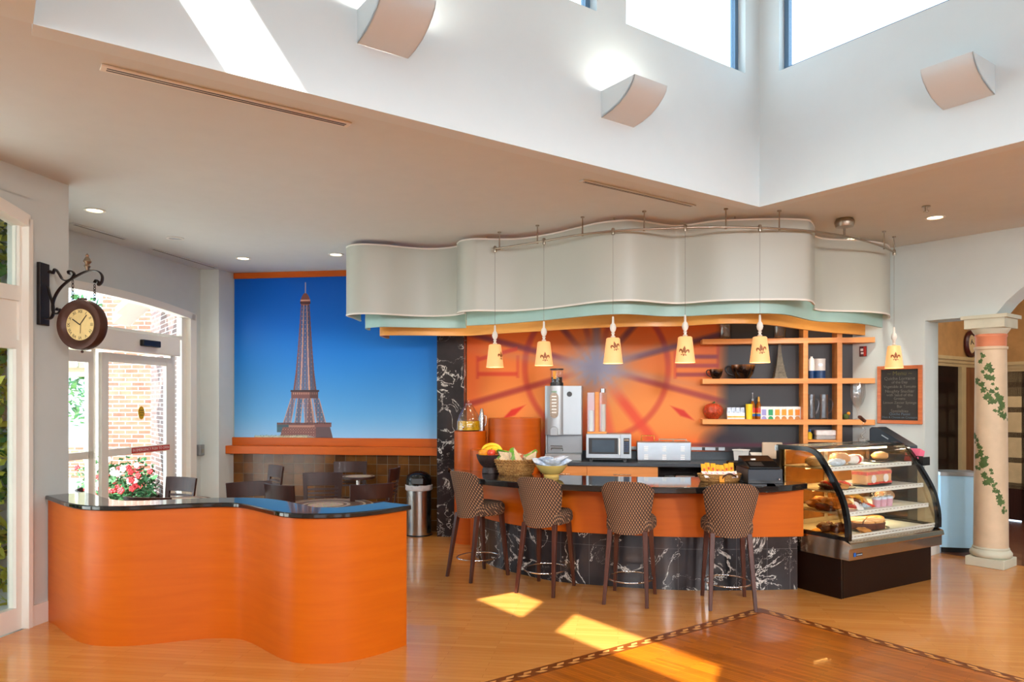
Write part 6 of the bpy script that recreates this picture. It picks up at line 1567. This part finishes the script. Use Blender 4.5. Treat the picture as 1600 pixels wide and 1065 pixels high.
# yellow bowl with snack bags
t, k = bar_thing('yellow_bowl', 'yellow glazed footed bowl heaped with blue and white packets', 'bowl', 861.5, 744.5)
MB().lathe([(12 * k, 0), (12.5 * k, 2.5 * k), (11 * k, 4 * k), (17 * k, 7 * k), (24.5 * k, 17.5 * k), (25 * k, 19 * k), (23.5 * k, 18.6 * k), (15 * k, 8 * k), (0, 6 * k)], n=44).build('bowl', M['bowlyellow'], t, smooth=50)
yb = Vector(t.location)
def packet(name, loc, rot, sz, m, lab, cat, group, stripe=None):
    o = thing(name, lab, cat, (0, 0, 0), 0, group); o.matrix_basis = Matrix.Translation(loc) @ Matrix.Rotation(rot[2], 4, 'Z') @ Matrix.Rotation(rot[1], 4, 'Y') @ Matrix.Rotation(rot[0], 4, 'X')
    L, W_, th = sz; sd_ = random.random() * 9
    def fn(sgn):
        def g_(u, v):
            a, b_ = u * 2 - 1, v * 2 - 1
            puff = max(0, (1 - abs(a) ** 4)) * max(0, (1 - abs(b_) ** 3)) ** .7
            return (a * L / 2, b_ * W_ / 2, sgn * th / 2 * puff + .006 * noise.noise(Vector((u * 5 + sd_, v * 5, sgn))))
        return g_
    mb = MB().grid(fn(1), 12, 10).grid(fn(-1), 12, 10); mb.build('wrapper', m, o, smooth=80, recalc=False)
    if stripe is not None:
        f = fn(1); MB().grid(lambda u, v: (lambda p: (p[0] * .55, p[1] * .45, p[2] + .0035))(f(.5 + (u - .5) * .55, .5 + (v - .5) * .45)), 8, 6).build('print', stripe, o, smooth=80, recalc=False)
    return o
pk = [((-.10, -.02), (.25, .3, .2), 'snack packet at the wicker basket side of the yellow bowl'), ((.0, -.06), (-.5, .1, -.1), 'snack packet over the front rim of the yellow bowl'), ((.10, .0), (.1, -.35, .5), 'snack packet at the microwave side of the yellow bowl'), ((.0, .07), (.6, 0, .1), 'snack packet standing at the back of the yellow bowl'), ((-.04, .0), (-.2, .2, .9), 'snack packet on top of the heap in the yellow bowl'), ((.06, -.02), (.2, -.2, -.6), 'crumpled snack packet in the middle of the yellow bowl')]
for i, ((x, y), r3, lab) in enumerate(pk):
    packet('snack_packet', yb + Vector((x, y, (22 + (i > 3) * 5) * k)), r3, (.20, .15, .06), M['bluewhite'], lab, 'snack packet', 'blue and white packets in the yellow bowl', M['silver2'] if i % 2 else M['bluelabel'])
# low basket of bars
t, k = bar_thing('bread_basket', 'low tan basket with bow handle full of wrapped bars beside the register', 'basket', 1124.5, 751.5, .05)
MB().lathe([(29 * k, 0), (31 * k, 4 * k), (34 * k, 12 * k), (33 * k, 12.5 * k), (28 * k, 3 * k), (0, 2 * k)], n=48, sy=.55, rib=lambda a: 1 + .02 * math.sin(a * 36)).build('body', M['basket'], t, smooth=60)
for row in range(4): MB().tube([((30 + row * 1.3) * k * (1 + .02 * math.sin(a * 30 + row * math.pi)) * math.cos(a), .55 * (30 + row * 1.3) * k * (1 + .02 * math.sin(a * 30 + row * math.pi)) * math.sin(a), (2.2 + row * 3.1) * k) for a in [2 * math.pi * j / 150 for j in range(150)]], .007, 5, closed=True).build('weave_row', M['basket'], t, smooth=60)
MB().tube(spline([(-.02, -.118, 4 * k), (.0, -.128, 10 * k), (.06, -.13, 13.5 * k), (.12, -.12, 9 * k)], 6), .008, 8).build('handle', M['legwood'], t, smooth=60)
MB().box((-.02, -.122, 5 * k), (.05, .012, .06)).build('bow', M['orangefruit'], t, bevel=.005)
lb_ = Vector(t.location)
for i in range(7):
    packet('snack_bar', lb_ + Vector((-.15 + i * .045, .02 + .01 * (i % 2), (17 + 2 * math.sin(i * 1.3)) * k)), (1.15, 0, .25 * math.sin(i * 2)), (.05, .13, .02), M['goldwrap'], 'gold wrapped snack bar standing in the low tan basket', 'snack bar', 'gold bars in the low basket', M['redwrap'])
for i in range(6):
    packet('snack_bar', lb_ + Vector((-.15 + i * .055, -.055, 11.5 * k)), (.5, .1 * math.sin(i), .2 * math.cos(i * 2)), (.06, .11, .022), M['whitewrap'], 'white wrapped snack bar lying along the front of the low tan basket', 'snack bar', 'white bars in the low basket', M['pinkyog'])
# cash register
t, k = bar_thing('cash_register', 'black cash register on its cash drawer beside the pastry case', 'cash register', 1196, 755.5, .0)
z_ = lambda v: zat(v, k * FL) - BT
W = 54 * k
MB().b2((-W / 2, 0, z_(755)), (W / 2, .36, z_(750))).b2((-W / 2 + .01, .01, 0), (-W / 2 + .03, .34, z_(748))).build('drawer_foot', M['black'], t)
dw = MB().b2((-W / 2, 0, z_(751)), (W / 2, .38, z_(733))).build('cash_drawer', M['blacknavy'], t, bevel=.006)
MB().lathe([(0, 0), (.007, 0), (.007, .012), (0, .012)], c=(W * .38, -.012, z_(751) + .018), n=12, M4=Matrix.Rotation(R(90), 4, 'X')).build('drawer_lock', M['chrome'], dw)
MB().extr([(-W * .47, .0, z_(733)), (-W * .47, .0, z_(730)), (-W * .47, .16, z_(722)), (-W * .47, .34, z_(715)), (-W * .47, .37, z_(733))], (W * .92, 0, 0)).build('body', M['blackgloss'], t, bevel=.008)
MB().extr([(-W * .4, .03, z_(728.5) + .004), (-W * .4, .12, z_(723.5) + .004), (-W * .4, .12, z_(723.5)), (-W * .4, .03, z_(728.5))], (W * .4, 0, 0)).build('keyboard', M['darkbrown'], t)
MB().box((-W * .22, .14, z_(721) + .012), (W * .12, .03, .012)).build('display_strip', M['paper'], t)
t, k = bar_thing('card_terminal', 'dark card payment terminal tilted beside the cash register', 'card terminal', 1159, 746, .25)
MB().extr([(-.09, -.06, 0), (-.09, -.06, .05), (-.09, .12, .17), (-.09, .16, .16), (-.09, .14, 0)], (.18, 0, 0)).build('body', M['darkbrown'], t, bevel=.01)
MB().box((0, .02, .118), (.13, .11, .012), rx=.58).build('screen', M['blackgloss'], t)
MB().tube(spline([(.09, 0, .03), (.12, -.03, .06), (.15, -.02, .02), (.16, .02, .0065)], 6), .006, 6).build('cable', M['black'], t, smooth=60)
t = bthing('order_monitor', 'beige back of a screen standing behind the cash register', 'monitor', 1207, .60, CZ)
D_ = bs(1207, .60)[1]; k = D_ / FL
MB().b2((-15 * k, 0, .06), (15 * k, .05, zat(691, D_) - CZ)).build('housing', M['beige'], t, bevel=.008); MB().box((0, .04, .035), (.16, .12, .07)).build('stand', M['black'], t)
# tea jar on the drum
p = at(735, 626, 9.62); k = 9.55 / FL
t = thing('beverage_jar', 'glass jar of yellow lemon tea on the orange drum', 'drink jar', (p.x - .02, p.y - .05, 1.458), 0)
MB().lathe([(18.5 * k, 0), (19 * k, 2 * k), (18.5 * k, 15 * k), (15 * k, 26 * k), (9 * k, 36 * k), (5 * k, 41 * k), (4.6 * k, 41 * k), (8.6 * k, 36 * k), (17.8 * k, 14.5 * k), (0, 1 * k)], n=36).build('jar', M['clear'], t, smooth=50)
MB().lathe([(17.6 * k, 1.6 * k), (17.9 * k, 15.5 * k), (0, 16 * k)], n=32).build('tea', M['tea'], t, smooth=50)
MB().lathe([(5.4 * k, 40 * k), (5.4 * k, 43 * k), (2 * k, 44 * k), (1.6 * k, 48 * k), (0, 49 * k)], n=20).build('lid', M['clear'], t, smooth=50)
MB().ball((-7 * k, -18.5 * k, 6 * k), 2 * k, 10, 8).build('tap', M['chrome'], t, smooth=60)
t = thing('steel_creamer', 'slim steel jug with curved side standing next to the lemon tea jar', 'jug', (p.x + .15, p.y - .03, 1.4580), 0)
MB().lathe([(4.5 * k, 0), (4.6 * k, 12 * k), (4.0 * k, 24 * k), (2.4 * k, 33 * k), (1.8 * k, 35 * k), (0, 35 * k)], n=22).build('body', M['steel'], t, smooth=50)
MB().tube(spline([(.03, 0, .2), (.055, 0, .19), (.055, 0, .1), (.036, 0, .06)], 5), .006, 6).build('handle', M['steel'], t)

# ================================================================== PASTRY CASE
CO = F(1314, 935.8); CXA = Vector((.862, .508)).normalized(); CRZ = math.atan2(CXA.y, CXA.x)
cs = thing('pastry_case', 'curved glass pastry display case with stainless band and dark base', 'display case', (CO.x, CO.y, 0), CRZ)
W, DP_ = 1.475, .74
MB().b2((0, 0, 0), (W, DP_ - .02, .40)).build('base', M['darkbrown'], cs, bevel=.004)
MB().b2((.0, -.003, .0), (.012, 0, .40)).b2((.03, -.003, 0), (.034, 0, .4)).build('base_trim', M['blackgloss'], cs)
# stainless band, overhanging
st_ = brushed('case_steel', (196, 180, 160), .1, (.4, .4, 2))
x0, x1 = -.02, W + .02
MB().extr([(x0, -.10, .375), (x0, -.10, .475), (x0, -.125, .485), (x0, -.115, .53), (x0, -.05, .555), (x0, DP_, .555), (x0, DP_, .375)], (x1 - x0, 0, 0)).build('steel_band', st_, cs, bevel=.004)
MB().b2((.05, -.104, .41), (.17, -.1005, .435)).build('maker_plate', M['black'], cs); MB().b2((.045, -.105, .408), (.07, -.1005, .444)).build('maker_mark', M['bluelabel'], cs); MB().b2((.08, -.1052, .418), (.165, -.104, .426)).build('maker_lettering', M['silver2'], cs)
prof = [(-.095, .555), (-.095, .68), (-.075, .80), (-.04, .93), (.03, 1.06), (.12, 1.20), (.20, 1.31), (.26, 1.37), (.34, 1.40), (.44, 1.408), (.72, 1.408)]
PR = [Vector((0, a, b)) for a, b in prof]
PS = smoothed(spline([p[1:] for p in PR], 4), 2)
def inset(d):
    n = len(PS); out = []
    for i, p in enumerate(PS):
        tt = (PS[min(i + 1, n - 1)] - PS[max(i - 1, 0)]).normalized(); out.append(Vector((p[0] + tt[1] * d, p[1] - tt[0] * d)))
    return out
PI_ = inset(.045)
for xx in (x0, x1 - .045):
    mb = MB(); n = len(PS); vs = []
    for i in range(n):
        for q in (PS[i], PI_[i]): vs += [(xx, q[0], q[1]), (xx + .045, q[0], q[1])]
    fs = []
    for i in range(n - 1):
        o = 4 * i; fs += [(o, o + 4, o + 5, o + 1), (o + 2, o + 3, o + 7, o + 6), (o, o + 2, o + 6, o + 4), (o + 1, o + 5, o + 7, o + 3)]
    fs += [(0, 1, 3, 2), (4 * n - 4, 4 * n - 2, 4 * n - 1, 4 * n - 3)]
    mb.add(vs, fs); mb.b2((xx, .68, .555), (xx + .045, .72, 1.37)).b2((xx, -.09, .555), (xx + .045, .70, .59))
    mb.build('end_frame', M['blackgloss'], cs, smooth=40)
    poly = [(xx + .02, p[0] + .0, p[1]) for p in PI_] + [(xx + .02, .70, .57), (xx + .02, -.07, .57)]
    MB().extr(poly, (.006, 0, 0)).build('end_glass', M['endglass'], cs)
mb = MB(); P2 = inset(.01); P3 = inset(.016)
vs = []; n = len(P2)
for i in range(n): vs += [(x0 + .045, P2[i][0], P2[i][1]), (x1 - .045, P2[i][0], P2[i][1])]
fs = [(2 * i, 2 * i + 1, 2 * i + 3, 2 * i + 2) for i in range(n - 1)]
o2 = 2 * n
for i in range(n): vs += [(x0 + .045, P3[i][0], P3[i][1]), (x1 - .045, P3[i][0], P3[i][1])]
fs += [(o2 + 2 * i, o2 + 2 * i + 2, o2 + 2 * i + 3, o2 + 2 * i + 1) for i in range(n - 1)]
mb.add(vs, fs).build('curved_front_glass', M['caseglass'], cs, smooth=60)
MB().b2((x0, .70, .555), (x1, .74, .62)).b2((x0, .70, 1.345), (x1, .74, 1.40)).b2((W / 2 - .03, .70, .62), (W / 2 + .03, .74, 1.345)).build('rear_frame', M['steel'], cs)
MB().b2((x0 + .04, .715, .62), (W / 2 - .03, .72, 1.345)).b2((W / 2 + .03, .715, .62), (x1 - .04, .72, 1.345)).build('rear_door', M['golden'], cs)
MB().b2((x0 + .045, -.05, .556), (x1 - .045, .70, .566)).build('deck', M['casewhite'], cs)
MB().extr([(x0 + .05, -.05, .566), (x0 + .05, -.058, .60), (x0 + .05, -.05, .60), (x0 + .05, -.035, .566)], (W - .06, 0, 0)).build('deck_rail', M['casewhite'], cs)
for i in range(26): MB().b2((.06 + i * .054, -.0595, .577), (.088 + i * .054, -.057, .583)).build('rail_slot', M['nickel'], cs)
shelves = [(1.19, .20), (.975, .075), (.775, .02)]
for zz_, yf in shelves:
    s_ = MB().b2((x0 + .05, yf, zz_), (x1 - .05, .69, zz_ + .012)).build('glass_shelf', M['casewhite'], cs)
    MB().b2((x0 + .05, yf - .012, zz_ - .02), (x1 - .05, yf + .004, zz_ + .022)).build('front_rail', M['casewhite'], s_, bevel=.003)
    for i in range(24): MB().b2((.05 + i * .06, yf - .0135, zz_ + .006), (.08 + i * .06, yf - .012, zz_ + .012)).build('slot', M['nickel'], s_)
for xx in (.03, W - .05):
    MB().b2((xx, .66, .6), (xx + .02, .70, 1.36)).build('shelf_post', M['steel'], cs)
MB().b2((.05, .40, 1.365), (W - .05, .46, 1.398)).build('lamp_housing', M['steel'], cs)
MB().tube([(.1, .43, 1.355), (W - .1, .43, 1.355)], .012, 10).build('lamp_tube', M['tube'], cs)
for z_, y_ in ((1.17, .5), (.955, .42), (.755, .4)):
    MB().tube([(.15, y_, z_ + .005), (W - .15, y_, z_ + .005)], .007, 8).build('shelf_lamp', M['tube'], cs)
CM = Matrix.Translation((CO.x, CO.y, 0)) @ Matrix.Rotation(CRZ, 4, 'Z')
for z_, y_, pw in ((1.34, .43, 6), (1.155, .5, 3.0), (.94, .42, 3.0), (.74, .4, 4)):
    p = CM @ Vector((W / 2, y_, z_)); area_lamp('case_lamp', p, W - .3, pw, (1, .72, .36), (0, 0, CRZ), .03)
def cthing(name, label, cat, x, y, z, rz=0, group=None):
    p = CM @ Vector((x, y, z)); return thing(name, label, cat, p, CRZ + rz, group)
def plate(x, y, z, r_, lab, m='silver2', oval=1.0):
    t = cthing('serving_plate', lab, 'plate', x, y, z, 0, 'trays in the pastry case'); MB().lathe([(r_ * .7, 0), (r_, .014), (r_ * .97, .017), (r_ * .7, .005), (0, .005)], n=36, sy=oval).build('dish', M[m], t, smooth=40)
def loaf(x, y, z, s, m, lab, rz=0, film_=True, stripe=None, nm='wrapped_loaf', cat='wrapped bread', grp='wrapped bread in the pastry case'):
    t = cthing(nm, lab, cat, x, y, z, rz, grp)
    MB().ball((0, 0, s[2] * .5), 1, 20, 12, sc=(s[0] / 2, s[1] / 2, s[2] / 2), jit=.14).build('loaf', M[m], t, smooth=60)
    if film_: MB().ball((0, 0, s[2] * .5 + .002), 1, 20, 12, sc=(s[0] * .54, s[1] * .54, s[2] * .53), jit=.18).build('wrap', M['clearfilm'], t, smooth=60)
    if stripe: MB().lathe([(1.03, -.22), (1.05, .0), (1.03, .22)], n=24, M4=Matrix.Translation((0, 0, s[2] * .5)) @ Matrix.Diagonal((s[0] / 2 * .6, s[1] / 2, s[2] / 2, 1)) @ Matrix.Rotation(R(90), 4, 'Y')).build('label_band', M[stripe], t, smooth=50)
z1 = 1.19 + .0125
loaf(.16, .40, z1, (.30, .16, .10), 'bread', 'pale wrapped loaf on the top case shelf, nearest the bar', .3)
loaf(.36, .30, z1, (.22, .12, .075), 'bluewhite', 'pale blue wrapped roll on the top case shelf')
loaf(.52, .38, z1, (.24, .16, .12), 'crust', 'golden wrapped croissant on the top case shelf')
loaf(.72, .36, z1, (.28, .14, .10), 'whitewrap', 'white and red wrapped roll on the top case shelf', .1, True, 'redwrap')
loaf(1.22, .40, z1 + .017, (.26, .15, .09), 'icing', 'iced bun on a plate at the far end of the top case shelf', .2, False, None, 'iced_bun', 'bun', 'buns in the pastry case')
plate(1.22, .40, z1, .17, 'round plate under the iced bun on the top case shelf', 'steel')
z2 = .975 + .0125
def box_cake(x, y, z, s, lab, rz=0):
    t = cthing('boxed_cake', lab, 'wrapped cake', x, y, z, rz, 'red and white wrapped cakes')
    MB().box((0, 0, s[2] / 2), s).build('cake', M['icing'], t, bevel=.02, seg=3)
    MB().box((0, 0, s[2] * .78), (s[0] * 1.02, s[1] * 1.02, s[2] * .3)).build('red_band', M['redwrap'], t, bevel=.012)
    MB().box((0, -s[1] * .51, s[2] * .1), (s[0] * .95, .006, s[2] * .14)).build('red_foot', M['redwrap'], t)
    MB().lathe([(0, 0), (.042, 0), (.042, .003), (0, .003)], n=20, M4=Matrix.Translation((0, -s[1] * .52, s[2] * .4)) @ Matrix.Rotation(R(90), 4, 'X')).build('round_label', M['whitewrap'], t)
    MB().box((0, 0, s[2] / 2 + .008), (s[0] * 1.08, s[1] * 1.08, s[2] * 1.12)).build('wrap', M['clearfilm'], t, bevel=.03, seg=3)
box_cake(.76, .26, z2 + .018, (.22, .17, .145), 'red and white wrapped cake on the second case shelf, nearer the bar', .05)
box_cake(1.00, .28, z2 + .018, (.21, .17, .145), 'red and white wrapped cake on the second case shelf, nearer the column', -.02)
plate(.88, .27, z2, .26, 'dark oval tray under the two red wrapped cakes', 'black', .55)
plate(.28, .24, z2, .22, 'dark oval tray of wrapped cookies on the second case shelf', 'black', .62)
for i, (x, y, m_, sz) in enumerate(((.14, .26, 'cocoa', .13), (.20, .30, 'redwrap', .12), (.28, .20, 'crust', .14), (.36, .22, 'redwrap', .11), (.42, .24, 'whitewrap', .11), (.24, .24, 'cocoa', .13))):
    packet('wrapped_cookie', CM @ Vector((x, y, z2 + .03 + .02 * (i % 2))), (.4 * math.sin(i * 2), .3 * math.cos(i), CRZ + i), (sz, sz * .9, .045), M[m_], 'wrapped cookie on the dark tray of the second case shelf', 'cookie', 'wrapped cookies on the second shelf', M['pinkpaper'] if m_ == 'redwrap' else M['crust'])
loaf(1.22, .42, z2, (.28, .2, .17), 'crust', 'large brown wrapped loaf at the far end of the second case shelf', 0)
z3 = .775 + .0125
for i in range(9):
    packet('wrapped_croissant', CM @ Vector((.08 + .06 * (i % 5), .22 + .12 * (i // 5) + .02 * (i % 2), z3 + .035 + .022 * ((i * 2) % 3))), (.3 * math.sin(i * 3), .4 * math.cos(i * 2), CRZ + i * .7), (.19, .12, .065), M['crust'] if i % 3 else M['cocoa'], 'brown pastry in clear wrap heaped on the third case shelf nearest the bar', 'pastry', 'wrapped brown pastries on the third shelf', M['icing'])
for i, (x, y, m_, dz) in enumerate(((.40, .16, 'redwrap', .0), (.46, .13, 'whitewrap', 0), (.52, .20, 'goldwrap', .08), (.50, .16, 'cocoa', .03), (.57, .15, 'bluewhite', .0), (.60, .22, 'goldwrap', .06), (.62, .14, 'redwrap', 0), (.66, .2, 'icing', .03))):
    packet('sweet_packet', CM @ Vector((x, y, z3 + .03 + dz)), (.9 * (i % 2), .2, CRZ + .5 * math.sin(i * 3)), (.12, .10, .04), M[m_], ['red wrapped sweet packet nearest the curved case frame', 'white wrapped sweet packet at the front of the third case shelf', 'gold wrapped sweet packet topping the heap on the third case shelf', 'brown wrapped sweet packet in the heap on the third case shelf', 'blue and white sweet packet at the front of the heap', 'gold wrapped sweet packet behind the pink cups', 'red wrapped sweet packet next to the pink cups', 'cream wrapped sweet packet next to the pink cups'][i], 'sweet packet', 'sweet packets on the third shelf', M['silver2'])
for i in range(3):
    t = cthing('yogurt_cup', ('pink layered dessert cup nearest the sweet packets', 'middle one of the three pink dessert cups', 'pink layered dessert cup nearest the column')[i], 'dessert cup', .76 + i * .10, .14, z3, 0, 'pink dessert cups')
    MB().lathe([(.034, 0), (.042, .075), (0, .076)], n=22).build('dessert', M['pinkyog'], t, smooth=40); MB().lathe([(.0425, .075), (.043, .10), (0, .1)], n=22).build('topping', M['bluewhite'], t, smooth=40)
    MB().lathe([(.045, .10), (.044, .13), (.03, .15), (0, .155)], n=22).build('dome', M['clear'], t, smooth=50)
loaf(1.24, .36, z3, (.26, .18, .12), 'crust', 'golden loaf at the far end of the third case shelf', .2)
z4 = .5665
plate(.70, .22, z4, .27, 'steel oval platter of iced cake slices on the case deck', 'steel', .72)
t = cthing('iced_coffee_cake', 'round caramel iced cake cut in slices on the case deck', 'cake', .70, .22, z4 + .016)
MB().lathe([(.22, 0), (.225, .05), (.215, .06)], n=40, sy=.72).build('cake', M['cocoa'], t, smooth=40)
for i in range(10):
    a0, a1 = 2 * math.pi * i / 10 + .03, 2 * math.pi * (i + 1) / 10 - .03
    poly = [(0.012 * math.cos((a0 + a1) / 2), .72 * .012 * math.sin((a0 + a1) / 2))] + [(.222 * math.cos(a0 + (a1 - a0) * j / 5), .72 * .222 * math.sin(a0 + (a1 - a0) * j / 5)) for j in range(6)]
    MB().prism(poly, .058, .078).build('iced_slice', M['icing'], t, bevel=.006)
plate(.22, .26, z4, .22, 'gold rimmed plate of dark pastries on the case deck nearest the bar', 'goldwrap', .75)
for i in range(6):
    a = i * 1.05; t = cthing('dark_pastry', 'dark glazed pastry on the gold rimmed plate in the case', 'pastry', .24 + .10 * math.cos(a), .26 + .075 * math.sin(a), z4 + .012, a, 'dark pastries on the gold rimmed plate')
    MB().ball((0, 0, .035), .05, 14, 8, sc=(1.2, .8, .8), jit=.5).build('pastry', M['cocoa'], t, smooth=60)
loaf(1.25, .50, z4, (.26, .20, .05), 'icing', 'broad golden flatbread at the far end of the case deck', 0, False, None, 'flatbread', 'bread', 'flat breads on the case deck')
packet('sweet_packet', CM @ Vector((.44, .06, z4 + .03)), (.2, .1, CRZ), (.14, .1, .045), M['crust'], 'golden wrapped roll beside the iced cake at the front of the case deck', 'pastry', 'rolls on the case deck', M['icing'])
# slanted black display behind the case
q0 = at(1358, 626, 8.55); L_ = hit(1419, q0, KX)[0]
t = thing('slanted_display', 'black slanted display cabinet between the pastry case and the pale wall', 'display', (q0.x, q0.y, 0), KRZ)
za, zb_ = zat(667, 8.5), zat(698, 8.1)
MB().extr([(0, 0, 0), (0, 0, za - .02), (L_ * .06, 0, za), (L_ * .2, 0, za), (L_, 0, zb_), (L_, 0, 0)], (0, .24, 0)).build('body', M['blacknavy'], t, bevel=.01)
MB().box((L_ * .42, -.002, za - .11), (.09, .006, .012), ry=math.atan2(za - zb_, L_ * .8)).build('chrome_strip', M['chrome'], t)
t = cthing('slip_holder', 'black tray with pink slips clipped to the end of the pastry case', 'paper tray', W + .021, .20, 1.17, 0)
MB().b2((0, -.10, 0), (.13, .10, .012)).b2((.12, -.10, 0), (.132, .10, .07)).b2((0, -.10, 0), (.13, -.09, .09)).b2((0, .09, 0), (.13, .10, .09)).b2((0, -.1, 0), (.008, .1, .10)).build('tray', M['black'], t)
MB().box((.05, .02, .095), (.09, .15, .14), ry=.35).build('pink_slips', M['pinkpaper'], t); MB().box((.10, -.04, .05), (.03, .10, .06), ry=.3).build('white_card', M['paper'], t)
# twisted glass ornament standing on the case top
p = CM @ Vector((1.23, .60, 1.409))
t = thing('twisted_glass_stand', 'twisted clear glass stand with brown wooden top on the pastry case', 'ornament', p, CRZ)
MB().lathe([(.05, 0), (.05, .03), (.015, .036)], n=22).build('foot', M['clear'], t, smooth=40)
MB().tube([(.018 * math.cos(i * .55), .018 * math.sin(i * .55), .03 + i * .009) for i in range(22)], .011, 8).build('twisted_stem', M['clear'], t, smooth=60)
MB().box((-.02, 0, .245), (.12, .04, .03), ry=.5).build('wooden_top', M['legwood'], t, bevel=.01)
